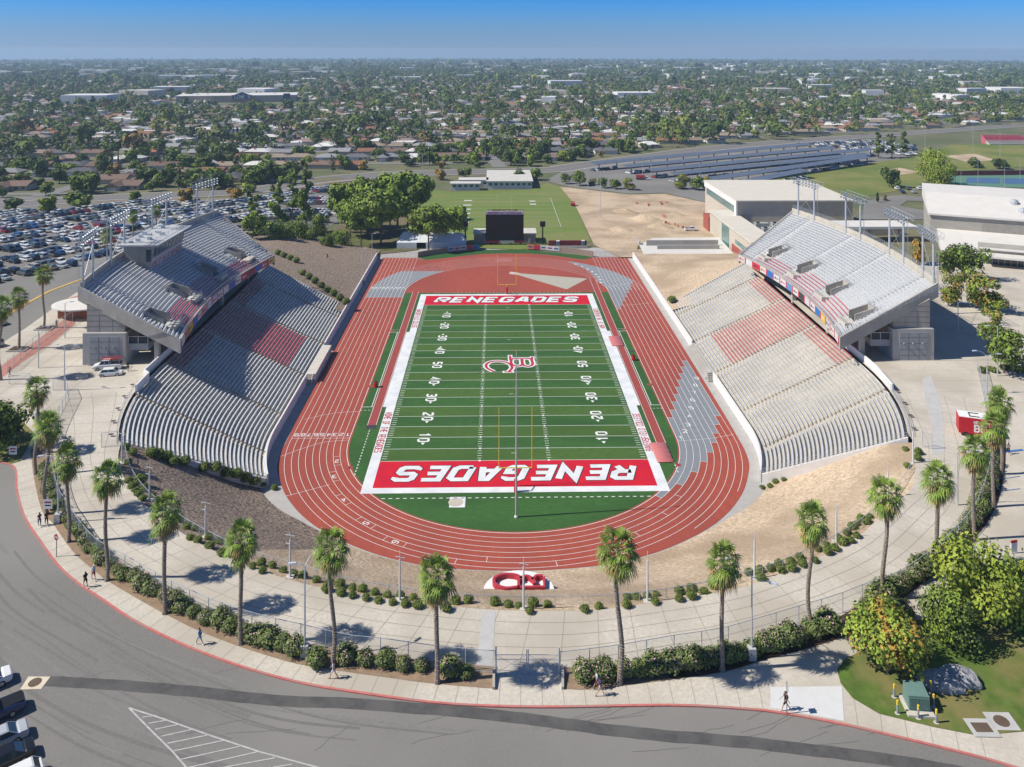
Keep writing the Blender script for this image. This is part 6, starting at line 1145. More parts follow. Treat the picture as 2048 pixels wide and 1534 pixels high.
m = MB(); pb4(m, 12, 75, -35, -30, 14.4, 14.9, 15., WR); m.build('canopy', root); m = MB(); pb4(m, 13, 75, -30.2, -30.05, 10.5, 14.2, 14.2, GLASS)
for k in range(12): pb4(m, 13+k*1.6, 13.12+k*1.6, -30.3, -30.2, 10.5, 14.2, 14.2, STEEL)
m.build('glass_doors', root)
for k in range(2): m = MB(); c = W3(26+k*1.5, 6+7*(1-k), 21.4+1.6*(1-k)); m.lathe([(1.5, -.4), (1.4, .6), (.9, 1.3), (.1, 1.6)], 12, mat('vent_grey', (.38, .40, .42), .6), c=c); m.build('roof_vent', root)
m = MB(); lettering(m, 'GYM', W3(20, -30.6, 13.0), tuple(e), (0, 0, 1), .9, 2.2, .14, mat('bronze_letters', (.16, .12, .08), .5)); m.build('lettering', root)
root = empty('covered_walkway', (0, 0, 0), label='long pale flat walkway canopy on columns behind the right deck', cat='canopy'); m = MB(); m.box(98, 74, 15.6, 136, 84, 16.4, WR); m.build('roof', root)
for x in (100, 110, 120, 130): m = MB(); m.box(x, 74.6, 4, x+1, 75.6, 15.6, GREYC); m.build('column', root)
m = MB(); m.box(96, 88, 2, 138, 92, 13, BD); m.build('retaining_wall', label='shaded concrete wall behind the covered walkway', cat='wall')
# ticket building behind the left tower
root = empty('ticket_building', (0, 0, 0), label='small brick ticket building with a curved white roof on the left', cat='building'); c = at(142, 636, ZP); m = MB(); m.box(c.x-2.6, c.y-1, ZP, c.x+5, c.y+4.5, ZP+2.5, mat('orange_brick', (.34, .13, .07), .9, .1, 2.)); m.build('wall', root); m = MB(); m.lathe([(4.6, ZP+2.5), (4.9, ZP+2.6), (4.9, ZP+2.9), (4.4, ZP+3.), (.1, ZP+3.05)], 24, WR, c=(0, 0, 0)); m.v = [(x*1.35+c.x+1.6, y*1.1+c.y+1.8, z) for x, y, z in m.v]; m.build('roof', root)
# ================================================================== SOLAR CANOPIES, TENNIS, BALL PARK
PV = mat('solar_panel', (.13, .15, .18), .35, .15, .5, spec=.6); 
for i, ((a, b), (c_, d_)) in enumerate((((1185, 327), (1620, 288)), ((1250, 333), (1668, 295)), ((1300, 341), (1745, 298)), ((1345, 348), (1735, 308)), ((1420, 358), (1735, 313)), ((1480, 366), (1610, 340)))):
    p, q = at(a, b, 4.5), at(c_, d_, 4.5); root = empty('solar_carport', (0, 0, 0), label=f"long solar-panel parking canopy, {['farthest row', 'second row from the back', 'third row from the back', 'fourth row from the back', 'fifth row from the back', 'short nearest row'][i]}", cat='canopy', group='solar canopies over the far parking lot')
    d3 = (q-p); d3.z = 0; L_ = d3.length; d3.normalize(); nn = Vector((-d3.y, d3.x, 0)); m = MB(); A = [p-nn*2.9, q-nn*2.9, q+nn*2.9, p+nn*2.9]; z0, z1 = 4.1, 5.0
    m.hexa([(A[0].x, A[0].y, z0), (A[1].x, A[1].y, z0), (A[2].x, A[2].y, z1), (A[3].x, A[3].y, z1)], [(A[0].x, A[0].y, z0+.2), (A[1].x, A[1].y, z0+.2), (A[2].x, A[2].y, z1+.2), (A[3].x, A[3].y, z1+.2)], PV); m.build('panel_roof', root)
    k = 5.
    while k < L_: o = p+d3*k; m = MB(); m.box(o.x-.3, o.y-.3, -1.5, o.x+.3, o.y+.3, 4.3, GREYC); m.build('column', root); k += 14
    k = 0.
    while k < L_:
        if rc.random() < .6: o = p+d3*k; CARS.append((o.x, o.y, H(o.x, o.y)+.14, math.atan2(nn.y, nn.x), 99, 'canopy'))
        k += 2.9
PLR_ = [(1560, 288), (1640, 284), (1740, 282), (1830, 292), (1835, 312), (1700, 300), (1600, 296)]
lot(PLR_, (240, 400), (.9, .42), -160, 260, -260, 320, .75, 'far lot')
dsheet('service_road', [(1722, 440), (1728, 408), (1760, 394), (1800, 391), (1870, 396), (1870, 404), (1815, 402), (1800, 412), (1870, 425), (1870, 440)], ASPH, off=.2, kind='structure')
for i in range(8):
    b = drop(1794+i*11, 386 if i % 2 else 379); kd, cn = (('suv', 'white'), ('sedan', 'dark blue'), ('suv', 'grey'), ('hatchback', 'silver'))[i % 4]; detailed_car(kd, cn, dict((n, q) for n, q, _ in CARC)[cn], b+Vector((0, 0, .15)), 1.4, f"{cn} {kd} parked at the turning circle before the tennis courts, {nth(i)} from the left", 'cars at the turning circle')
TG = mat('court_green', (.10, .21, .15), .9, .05, .5); TBL = mat('court_blue', (.06, .13, .25), .9, .05, .5)
ta = [tuple(drop(u, v)[:2]) for u, v in ((1888, 372), (2110, 378), (2110, 345), (1900, 348))]; sheet('tennis_court_surface', ta, TG, off=.2, kind='structure')
dsheet('tennis_court', [(1930, 366), (2000, 368), (2000, 357), (1935, 356)], TBL, off=.25, kind='structure'); dsheet('tennis_court', [(2006, 368), (2080, 370), (2080, 358), (2006, 357)], TBL, off=.25, kind='structure')
m = MB(); MRN = mat('windscreen_maroon', (.20, .03, .035), .8)
for a, b in (((1886, 385), (2110, 392)), ((1898, 352), (2110, 350))):
    p, q = drop(*a), drop(*b); z = (p.z+q.z)/2; m.mesh([(p.x, p.y, p.z), (q.x, q.y, q.z), (q.x, q.y, q.z+3), (p.x, p.y, p.z+3), (p.x, p.y+.1, p.z), (q.x, q.y+.1, q.z), (q.x, q.y+.1, q.z+3), (p.x, p.y+.1, p.z+3)], [(0, 1, 2, 3), (5, 4, 7, 6), (3, 2, 6, 7)], MRN)
m.build('tennis_windscreen', label='dark red windscreens around the tennis courts', cat='fence')
dsheet('infield_dirt', [(1755, 342), (1800, 336), (1840, 345), (1800, 350)], DIRT, off=.2, kind='structure'); dsheet('infield_dirt', [(1885, 312), (1950, 308), (1990, 320), (1940, 326)], DIRT, off=.2, kind='structure')
p = drop(1980, 290); m = MB()
for k in range(7): m.box(p.x+k*.2, p.y+k*2, p.z, p.x+34-k*.2, p.y+k*2+2, p.z+1+k*.9, REDB if k > 2 else GREYC)
m.build('ballpark_bleachers', label='red and grey bleachers of the ball park at the far right', cat='bleachers')
for i, (u, vb, vt) in enumerate([(1946, 330, 240), (2000, 330, 260), (1850, 300, 248), (1911, 372, 322), (1922, 398, 340), (2009, 400, 335), (1956, 372, 322), (2040, 360, 318), (1302, 378, 308), (1201, 435, 342), (1176, 385, 338), (1285, 350, 322), (1400, 350, 322), (845, 375, 308), (822, 440, 370)]):
    b = drop(u, vb); lamp(b, tall(b, vt), ((1., 0, .1), (-1., 0, .1)), f"thin tall light mast beyond the stadium, {nth(i)} of those counted", False); bpy.data.objects[-1]
# construction truck, carts
b = drop(1292, 360); root = detailed_car('pickup', 'white', (.72, .72, .70), b+Vector((0, 0, .15)), -.1, 'white dump truck with a red bed on the service yard'); m = MB(); m.box(-5.6, -1.2, 1., -.8, 1.2, 2.7, mat('dump_red', (.4, .05, .05), .6)); m.box(-5.6, -1.0, .4, -.6, 1.0, 1., BLACK); m.build('dump_bed', root)
b = drop(1146, 412); m = MB(); m.box(-.9, -1.4, .4, .9, 1.4, 1.2, RCAN); m.box(-.8, -.9, 1.9, .8, .6, 2., RCAN); [m.tube((x, y, 1.1), (x, y, 1.9), .05, .05, 4, BLACK) for x in (-.7, .7) for y in (-.8, .5)]; [m.tube((x-.1, y, .35), (x+.1, y, .35), .35, .35, 8, TYRE) for x in (-.9, .9) for y in (-1, 1)]; o = m.build('utility_cart', label='small red utility cart beside the practice field', cat='cart'); o.location = b+Vector((0, 0, .2))
# ================================================================== emit the car park
CARS.sort(key=lambda c: math.hypot(c[0]-CAM.x, c[1]-CAM.y)); tot = sum(q[2] for q in CARC); near = [c for c in CARS if c[5] in ('parking lot',)][:285]; nid = set(id(c) for c in near)
rows = {}
for c in near: rows.setdefault(c[4], []).append(c)
for ri, r in enumerate(sorted(rows)):
    L = sorted(rows[r], key=lambda c: c[1])
    for i, c in enumerate(L):
        kind = rc.choices(('sedan', 'suv', 'hatchback', 'pickup'), (5, 4, 2, 1.6))[0]; cn = rc.choices([q[0] for q in CARC], [q[2] for q in CARC])[0]
        proto, used_ = CM[kind, cn]
        if not used_: o = proto; CM[kind, cn][1] = True
        else: o = proto.copy(); COL.objects.link(o)
        o.location = c[:3]; o.rotation_euler = (0, 0, c[3])
        tag(o, f"{cn} {kind}, {nth(i)} from the near end, {nth(ri)} row of the left lot", 'car', 'cars in the left parking lot')
for v in list(CM.values()):
    if not v[1]: v[1] = None
body_st = MB()
far = [c for c in CARS if id(c) not in nid]
for c in far:
    cn, cc, _ = CARC[rc.choices(range(8), [q[2] for q in CARC])[0]]; P = paint(cn, cc); k, s_ = math.cos(c[3]), math.sin(c[3]); h = rc.choice((1.4, 1.45, 1.75))
    M_4 = Matrix(((k, -s_, 0, c[0]), (s_, k, 0, c[1]), (0, 0, 1, c[2]), (0, 0, 0, 1)))
    def bx(x0, x1, w0, z0, z1, x2, x3, w1, m_): body_st.hexa([M_4 @ Vector(p) for p in ((x0, -w0, z0), (x1, -w0, z0), (x1, w0, z0), (x0, w0, z0))], [M_4 @ Vector(p) for p in ((x2, -w1, z1), (x3, -w1, z1), (x3, w1, z1), (x2, w1, z1))], m_)
    bx(-2.3, 2.3, .85, .25, .95, -2.25, 2.1, .9, P); bx(-1.5, 1.3, .8, .95, h-.06, -1., .6, .66, GLASS); bx(-1., .6, .66, h-.06, h, -.9, .5, .6, P)
body_st.build('distant_parked_cars', label='rest of the parked cars, too many and too small to tell apart', cat='cars', kind='stuff')
for key, v in CM.items():
    if v[1] is None: bpy.data.objects.remove(v[0])
# the pickup on the dirt lot stands lower than the plaza
PKL = drop(1382, 462)
for o in [o for o in bpy.data.objects if o.get('label') == 'white pickup parked on the dirt lot']: o.location = PKL+Vector((0, 0, .16))
# ================================================================== PEOPLE
SKIN = mat('skin', (.42, .25, .17), .6, .06, 5., obj=True); SKD = mat('skin_deep', (.20, .11, .07), .6, .06, 5., obj=True)
def skinned(name, pts, edges, rad, m_, parent, root_i=0, sub=1):
    me = bpy.data.meshes.new(name); me.from_pydata(pts, edges, []); o = bpy.data.objects.new(name, me); COL.objects.link(o); o.modifiers.new('s', 'SKIN'); d = me.skin_vertices[0].data
    for i, r in enumerate(rad): d[i].radius = r if hasattr(r, '__len__') else (r, r); d[i].use_root = i == root_i
    s_ = o.modifiers.new('u', 'SUBSURF'); s_.levels = sub; s_.render_levels = sub; bpy.context.view_layer.update(); dg = bpy.context.evaluated_depsgraph_get(); nm = bpy.data.meshes.new_from_object(o.evaluated_get(dg)); bpy.data.objects.remove(o); nm.materials.clear(); nm.materials.append(m_)
    nm.polygons.foreach_set('use_smooth', [True]*len(nm.polygons)); o = bpy.data.objects.new(name, nm); COL.objects.link(o); o.parent = parent; return o
def person(b, rz, label, shirt, legs_, hairc, skin=None, st=.34, short=True, pack=None, cap=None, longhair=False, sw=.22, shoes=(.6, .6, .6), scale=1.04):
    skin = skin or SKIN; root = empty('person', b, rz, label, 'person', None, scale); C_ = lambda n, c: mat('cloth_'+n+'_%d_%d_%d' % tuple(int(q*100) for q in c), c, .85, .08, 4., obj=True)
    # x forward; stride st, arm swing sw
    P = [(0, 0, .93), (.01, 0, 1.1), (.02, 0, 1.28), (.02, 0, 1.42), (.03, 0, 1.5), (.05, 0, 1.585), (.055, 0, 1.69), (.145, 0, 1.61)]; Rr = [(.13, .10), (.115, .09), (.14, .10), (.09, .075), .052, (.075, .085), (.07, .08), .014]; E = [(0, 1), (1, 2), (2, 3), (3, 4), (4, 5), (5, 6), (5, 7)]
    for y, d in ((.1, 1), (-.1, -1)):
        n = len(P); k = d*st; P += [(0, y, .86), (k*.55+.05, y*1.05, .5), (k*1.05-(.08 if d < 0 else 0), y, .09 if d > 0 else .14), (k*1.05+(.15 if d > 0 else .03), y, .035)]; Rr += [.088, .055, .038, .032]; E += [(0, n), (n, n+1), (n+1, n+2), (n+2, n+3)]
        n = len(P); a = -d*sw; P += [(.02, y*1.9, 1.4), (a*.6, y*2.25, 1.14), (a*1.5+.05, y*2.2, .92), (a*1.7+.06, y*2.2, .85)]; Rr += [.048, .036, .026, .024]; E += [(3, n), (n, n+1), (n+1, n+2), (n+2, n+3)]
        for f, (dx, dy, L_) in enumerate(((.03, .0, .085), (.012, .008, .095), (-.006, .008, .09), (-.022, .004, .075))): q = len(P); h = P[n+3]; P += [(h[0]+dx, h[1]+dy, h[2]-L_*.55), (h[0]+dx*.8, h[1]+dy*.4, h[2]-L_)]; Rr += [.0095, .008]; E += [(n+3, q), (q, q+1)]
        q = len(P); h = P[n+2]; P.append((h[0]+.05, h[1]-.012*(1 if y > 0 else -1), h[2]-.07)); Rr.append(.010); E.append((n+2, q))
    skinned('body', P, E, Rr, skin, root)
    for y in (.03, -.03): m = MB(); m.tube((.128, y, 1.625), (.136, y, 1.625), .011, .011, 6, BLACK); m.build('eye', root)
    S = [(0, 0, .95), (.01, 0, 1.1), (.02, 0, 1.28), (.02, 0, 1.43)]; SR = [(.155, .125), (.14, .115), (.165, .125), (.11, .09)]; SE = [(0, 1), (1, 2), (2, 3)]
    for y, d in ((.1, 1), (-.1, -1)): n = len(S); a = -d*sw; S += [(.02, y*1.9, 1.41), (a*.45, y*2.18, 1.2)]; SR += [.066, .06]; SE += [(3, n), (n, n+1)]
    skinned('shirt', S, SE, SR, C_('shirt', shirt), root)
    S = [(0, 0, .96)]; SR = [(.15, .12)]; SE = []
    for y, d in ((.1, 1), (-.1, -1)):
        n = len(S); k = d*st; S += [(0, y, .86), (k*.5+.04, y*1.05, .56)]; SR += [.11, .085]; SE += [(0, n), (n, n+1)]
        if not short: S += [(k*.85, y, .2)]; SR += [.062]; SE += [(n+1, n+2)]
    skinned('shorts' if short else 'trousers', S, SE, SR, C_('legs', legs_), root)
    for y, d in ((.1, 1), (-.1, -1)): k = d*st*1.05-(.08 if d < 0 else 0); m = MB(); z = 0 if d > 0 else .04; m.hexa([(k-.09, y-.045, z), (k+.19, y-.05, z), (k+.19, y+.05, z), (k-.09, y+.045, z)], [(k-.07, y-.04, z+.1), (k+.12, y-.04, z+.07), (k+.12, y+.04, z+.07), (k-.07, y+.04, z+.1)], C_('shoe', shoes)); m.build('shoe', root)
    hs = [(.035, 0, 1.62), (.03, 0, 1.71)]+([(-.03, 0, 1.55), (-.05, 0, 1.38)] if longhair else [(-.005, 0, 1.6)]); hr = [(.088, .09), (.078, .085)]+([(.07, .06), (.06, .04)] if longhair else [(.06, .06)]); skinned('hair' if not cap else 'hat', hs, [(0, 1)]+([(0, 2), (2, 3)] if longhair else [(0, 2)]), hr, C_('cap', cap) if cap else mat('hair_%d' % int(hairc[0]*100), hairc, .7, .1, 6.), root)
    if pack: skinned('backpack', [(-.16, 0, 1.02), (-.19, 0, 1.2), (-.17, 0, 1.38)], [(0, 1), (1, 2)], [(.14, .09), (.15, .10), (.11, .08)], C_('pack', pack), root)
    return root
PZ = ZP+.18
def pp(u, v, tou, tov, label, *a, **k): b = at(u, v, PZ); rz = hd(u, v, tou, tov, PZ); person(b, rz, label, *a, **k)
DKH = (.02, .015, .012)
pp(171, 1174, 150, 1140, 'person in a black T-shirt and black shorts with white shoes on the sidewalk', (.012, .012, .015), (.012, .012, .015), DKH, SKD, shoes=(.7, .7, .7))
pp(187, 1160, 165, 1122, 'person in a white shirt, red shorts and cap with a blue backpack', (.62, .64, .68), (.40, .03, .05), DKH, cap=(.6, .6, .62), pack=(.10, .17, .32))
pp(399, 1289, 370, 1276, 'person with long reddish hair, blue backpack and shorts walking left', (.30, .42, .55), (.20, .40, .55), (.12, .045, .02), pack=(.04, .08, .20), longhair=True, shoes=(.7, .7, .7))
pp(667, 1357, 640, 1352, 'person in a white top walking past the left light pole', (.55, .5, .5), (.55, .52, .52), DKH, longhair=True, shoes=(.45, .2, .15))
pp(1194, 1378, 1160, 1378, 'person walking nearest the pink hedge, right of the gate', (.55, .55, .58), (.10, .03, .04), DKH, pack=(.03, .05, .14)); pp(1200, 1391, 1230, 1391, 'person with a navy backpack walking ahead of the pink hedge walker', (.03, .05, .16), (.42, .33, .24), DKH)
pp(1571, 1420, 1540, 1418, 'person in black with a big black backpack on the pale slab', (.015, .012, .014), (.015, .015, .018), DKH, pack=(.012, .010, .012), longhair=False)
pp(79, 1052, 66, 1020, 'person in jeans walking on the left sidewalk, nearer the kerb', (.10, .07, .09), (.05, .09, .18), DKH, short=False, longhair=True); pp(93, 1050, 80, 1018, 'person in dark clothes walking on the left sidewalk, nearer the hedge', (.06, .015, .02), (.02, .02, .03), DKH, SKD, short=False)
pp(2017, 908, 2012, 880, 'person in dark trousers by the right-hand palms', (.25, .22, .24), (.02, .02, .03), DKH, short=False, longhair=True); pp(113, 655, 112, 640, 'person in dark clothes beside the square planter', (.05, .05, .07), (.03, .04, .06), DKH, short=False); pp(145, 636, 140, 620, 'person in a dark red top by the ticket building', (.22, .03, .05), (.03, .03, .03), DKH, short=False)
pp(19, 752, 40, 740, 'person in a grey top at the left edge near the palms', (.28, .24, .28), (.12, .10, .14), DKH, short=False); pp(256, 742, 256, 730, 'person in black at the back of the service truck', (.02, .02, .02), (.02, .02, .02), DKH, SKD)
for q, lb in (((727, 572), 'person walking down the rock mulch bank, nearest the track'), ((655, 518), 'person standing high on the rock mulch bank')): b = hit(*q); person(b, 2., lb, (.05, .05, .06), (.03, .03, .05), DKH, short=False)
# ================================================================== things on the lawn and sidewalks
BLD = mat('boulder_stone', (.26, .27, .29), .9, .3, 1.6, c2=(.42, .41, .40), obj=True, bump=4.)
def boulder(u, v, sx, sy, sz, rz, label, seed):
    rr = random.Random(seed); bm = bmesh.new(); bmesh.ops.create_icosphere(bm, subdivisions=4, radius=1)
    pl_ = [(Vector((rr.uniform(-1, 1), rr.uniform(-1, 1), rr.uniform(.0, 1))).normalized(), rr.uniform(.62, .85)) for _ in range(12)]
    for vtx in bm.verts:
        c = vtx.co.copy()
        for n, d in pl_:
            k = c.dot(n)-d
            if k > 0: c -= n*k*.88
        c *= 1+.035*math.sin(c.x*9+seed)*math.cos(c.y*8)+rr.uniform(-.015, .015); vtx.co = Vector((c.x*sx, c.y*sy, c.z*sz))
    me = bpy.data.meshes.new('boulder'); bm.to_mesh(me); bm.free(); me.materials.append(BLD); o = bpy.data.objects.new('boulder', me); COL.objects.link(o); b = at(u, v, ZP+.2); o.location = (b.x, b.y, ZP+.2+sz*.25); o.rotation_euler = (0, 0, rz); tag(o, label, 'boulder', 'pair of boulders on the lawn')
boulder(1882, 1372, 2.3, 1.3, 1.15, -.5, 'bluish boulder, left one of the touching pair on the lawn', 3); boulder(1920, 1358, 2.4, 1.35, 1.1, -.35, 'pale grey boulder, right one of the touching pair on the lawn', 8)
b = at(1832, 1412, ZP+.2); m = MB(); TG_ = mat('transformer_green', (.13, .22, .19), .6, .08, 1.5); root = empty('transformer_box', (b.x, b.y, ZP+.2), -.12, 'green electrical transformer box on a concrete pad on the lawn', 'transformer'); m.box(-1.25, -1.5, 0, 1.25, 1.2, .22, CONC); m.build('pad', root)
m = MB(); m.hexa([(-.95, -.9, .22), (.95, -.9, .22), (.95, .9, .22), (-.95, .9, .22)], [(-.95, -.75, 1.5), (.95, -.75, 1.5), (.9, .9, 1.75), (-.9, .9, 1.75)], TG_); m.build('cabinet', root); m = MB(); m.box(-.92, -.93, .4, -.02, -.84, 1.42, mat('green_door', (.10, .18, .155), .6)); m.box(.02, -.93, .4, .92, -.84, 1.42, mat('green_door', (.10, .18, .155), .6)); m.build('door', root)
for i, (x, y) in enumerate([(1020, 1215), (1035, 1290), (1130, 1312), (1212, 1332), (1200, 1262), (1187, 1200)]):
    b = at(1340+x/2.2757, 860+y/2.2757, ZP+.2); root = empty('bollard', b, 0, f"yellow-topped bollard round the transformer box, {nth(i)} counting from the left rear anticlockwise", 'bollard', 'bollards around the transformer'); m = MB(); m.tube((0, 0, -.1), (0, 0, .85), .1, .1, 8, mat('bollard_grey', (.25, .29, .33), .6)); m.build('post', root); m = MB(); m.tube((0, 0, .85), (0, 0, 1.25), .105, .105, 8, YEL); m.build('sleeve', root); m = MB(); m.tube((0, 0, -.05), (0, 0, .04), .26, .24, 10, CONC); m.build('footing', root)
m = MB()
for (u, v, r, sq) in ((1964, 1455, .8, True), (2003, 1442, .7, False)):
    b = at(u, v, ZP+.235); m.face([(b.x-1.25, b.y-1, b.z), (b.x+1.2, b.y-1.1, b.z), (b.x+1.3, b.y+1, b.z), (b.x-1.2, b.y+1.1, b.z)], LG)
    if sq: m.face([(b.x-.8, b.y-.5, b.z+.006), (b.x+.8, b.y-.55, b.z+.006), (b.x+.8, b.y+.55, b.z+.006), (b.x-.8, b.y+.6, b.z+.006)], mat('cast_iron', (.12, .085, .06), .8))
    else: m.mesh([(b.x+r*math.cos(k*.314), b.y+r*math.sin(k*.314), b.z+.006) for k in range(20)], [tuple(range(20))], mat('cast_iron', (.12, .085, .06), .8))
m.build('lawn_access_covers', kind='structure')
def signpost(u, v, vt, label, fn): b = at(u, v, ZP+.18); root = empty('sign', b, 0, label, 'sign'); h = tall(b, vt); m = MB(); m.tube((0, 0, 0), (0, 0, h), .045, .045, 6, mat('post_brown', (.16, .10, .09), .7)); m.build('post', root); fn(root, h)
def stop(root, h):
    m = MB(); R_ = mat('stop_red', (.33, .015, .025), .5); ang = hd(113, 1115, 60, 1150); M3 = Matrix.Rotation(ang, 4, 'Z'); P = [(.05, .38*math.sin(math.radians(22.5+45*k)), h-.38+.38*math.cos(math.radians(22.5+45*k))) for k in range(8)]
    m.mesh([M3 @ Vector(p) for p in P]+[M3 @ Vector((p[0]+.02, p[1], p[2])) for p in P], [tuple(range(8)), tuple(range(15, 7, -1))]+[(k, (k+1) % 8, 8+(k+1) % 8, 8+k) for k in range(8)], R_); lettering(m, 'STOP', M3 @ Vector((.075, -.27, h-.5)), M3 @ Vector((0, 1, 0)), (0, 0, 1), .24, .15, .04, WHITE, wx=.7); m.build('sign_panel', root)
signpost(113, 1113, 1068, 'red octagonal stop sign on the left sidewalk', stop)
def board(root, h): m = MB(); m.box(-.6, -.06, h-1.3, .6, -.02, h, WHITE); m.box(-.45, -.07, h-.5, .45, -.061, h-.3, mat('stop_red', (.33, .015, .025), .5)); m.box(-.4, -.07, h-.9, .4, -.061, h-.75, FBLK); m.build('sign_panel', root)
signpost(96, 1030, 998, 'white notice board in the left hedge', board); signpost(26, 918, 892, 'small white sign on the lawn at the left edge', board)
def blade(root, h): m = MB(); m.box(-.02, -.3, h-.75, .02, .3, h-.1, STEEL); m.build('sign_panel', root)
signpost(1573.8, 1427, 1364, 'thin sign pole with an edge-on plate beside the pale slab', blade)
b = at(2028, 1106, ZP+.18); m = MB(); m.box(-.45, -.05, .1, .45, .05, 1.5, WHITE); m.box(-.45, -.06, 1.3, .45, .06, 1.6, RCAN); o = m.build('notice_stand', label='small white notice stand with a red top on the right sidewalk', cat='sign'); o.location = b; o.rotation_euler = (0, 0, .2)
# red and white trailer with the college letters
b = at(1945, 868, ZP+.18); root = empty('trailer', b, -.35, 'red box trailer with big white letters and a white roof behind the right palms', 'trailer'); m = MB(); m.box(-2.2, -1.3, .5, 2.6, 1.3, 3.1, mat('trailer_red', (.46, .015, .025), .5, .06, 1.)); m.build('body', root); m = MB(); m.box(-2.15, -1.25, 3.1, 2.55, 1.25, 3.18, WHITE)
for q in ((-.6, -.9, .9, .5),): m.box(q[0], q[1], 3.18, q[2], q[1]+.1, 3.3, BLACK); m.box(q[0], q[3], 3.18, q[2], q[3]+.1, 3.3, BLACK); m.box(q[0], q[1], 3.18, q[0]+.1, q[3], 3.3, BLACK)
m.build('roof', root); m = MB(); lettering(m, 'BC', (.1, -1.32, 1.0), (1, 0, 0), (0, 0, 1), 1.0, .95, .24, WHITE); lettering(m, "WE ARE", (-.1, -1.32, 2.3), (1, 0, 0), (0, 0, 1), .4, .4, .08, WHITE, slant=.2); m.build('lettering', root)
for x in (-1.2, 1.4): m = MB(); m.tube((x, -1.35, .4), (x, -1.1, .4), .4, .4, 12, TYRE); m.tube((x, 1.1, .4), (x, 1.35, .4), .4, .4, 12, TYRE); m.build('wheel', root)
m = MB(); BLU = mat('blue_paint', (.04, .16, .42), .7)
for L in (((1980, 908), (2020, 905), (2046, 902)), ((1980, 908), (1986, 938)), ((1995, 962), (2040, 955)), ((1995, 962), (2000, 985), (2040, 980))): ribbon(m, wp(L), .5 if L[0][0] == 1980 else .12, ZP+.2+.004*len(L), BLU)
m.build('blue_bay_markings', kind='structure')
# ================================================================== THE TOWN
ROOFS = [('grey', (.26, .26, .27)), ('brown', (.17, .115, .09)), ('tan', (.27, .215, .165)), ('terracotta', (.27, .13, .08)), ('white', (.58, .57, .55)), ('pinkish brown', (.24, .175, .15)), ('dark grey', (.12, .12, .13))]
WALLS = [(.50, .44, .36), (.58, .56, .52), (.38, .33, .28), (.46, .36, .30)]
def house_mb(lx, ly, hip, rm, wm, wing):
    wl, rf = MB(), MB(); wl.box(-lx, -ly, -.4, lx, ly, 2.7, wm); o = .6; r = 1.9
    def roof(x0, x1, y0, y1, z, hp, alongx=True):
        if alongx: ym = (y0+y1)/2; k = (y1-y0)/2*hp; V = [(x0, y0, z), (x1, y0, z), (x1, y1, z), (x0, y1, z), (x0+k, ym, z+r), (x1-k, ym, z+r)]; F = [(0, 1, 5, 4), (2, 3, 4, 5), (1, 2, 5), (3, 0, 4), (3, 2, 1, 0)]
        else: xm = (x0+x1)/2; k = (x1-x0)/2*hp; V = [(x0, y0, z), (x1, y0, z), (x1, y1, z), (x0, y1, z), (xm, y0+k, z+r), (xm, y1-k, z+r)]; F = [(1, 2, 5, 4), (3, 0, 4, 5), (0, 1, 4), (2, 3, 5), (3, 2, 1, 0)]
        rf.mesh(V, F, rm)
    roof(-lx-o, lx+o, -ly-o, ly+o, 2.7, hip)
    if wing: wl.box(-lx, -ly-4.5, -.4, -lx+7, -ly, 2.7, wm); roof(-lx-o, -lx+7+o, -ly-4.5-o, 0, 2.72, hip*.9, False)
    wl.box(-lx+1, -ly-(4.56 if wing else .06), 0, -lx+5.5, -ly-(4.5 if wing else 0), 2.2, WHITE); wl.box(1.5, -ly-.05, 1, 3.6, -ly, 2.1, GLASS); wl.box(5, -ly-.05, 1, 6.6, -ly, 2.1, GLASS)
    ch = MB(); ch.box(2, 1, 3, 2.9, 1.9, 5.2, BRI); return wl, rf, ch
HV = []; rh = random.Random(5)
for i in range(16):
    rn, rcx = ROOFS[i % 7]; rm = mat('roof_'+rn.replace(' ', '_'), rcx, .9, .14, .8, obj=True, rand=.15); wm = mat('house_wall_%d' % (i % 4), WALLS[i % 4], .9, .08, .8, obj=True); a, b_, c_ = house_mb(rh.uniform(6.8, 9), rh.uniform(4.5, 6), rh.choice((0, .9, .9)), rm, wm, rh.random() < .6)
    HV.append((rn, a, b_, c_, [None]))
def ys(x):
    P = stw2
    if x <= P[0][0]: a, b_ = P[0], P[4]
    elif x >= P[-1][0]: a, b_ = P[-5], P[-1]
    else:
        for a, b_ in zip(P, P[1:]):
            if a[0] <= x <= b_[0]: break
    t = (x-a[0])/max(.01, b_[0]-a[0]); return a[1]+(b_[1]-a[1])*t, abs(b_[1]-a[1])/max(.1, abs(b_[0]-a[0]))
def infrm(x, y, z=0, mg=60):
    q = Vector((x, y, z))-CAM; k = q.dot(Fv)
    if k < 1: return False
    u, v = 1024+FOC*q.dot(R2)/k, V0-FOC*q.dot(U2)/k; return -mg < u < 2048+mg and v < 1600
def free(x, y, mg=24):
    s_, sl = ys(x)
    if y < s_+mg*math.hypot(1, sl): return False
    if -470 < x < -245 and 870 < y < 1010: return False
    return True
SG = MB(); SAS = mat('side_street', (.20, .195, .185), .95, .1, 1.); HS = []; row = 0; y = 215
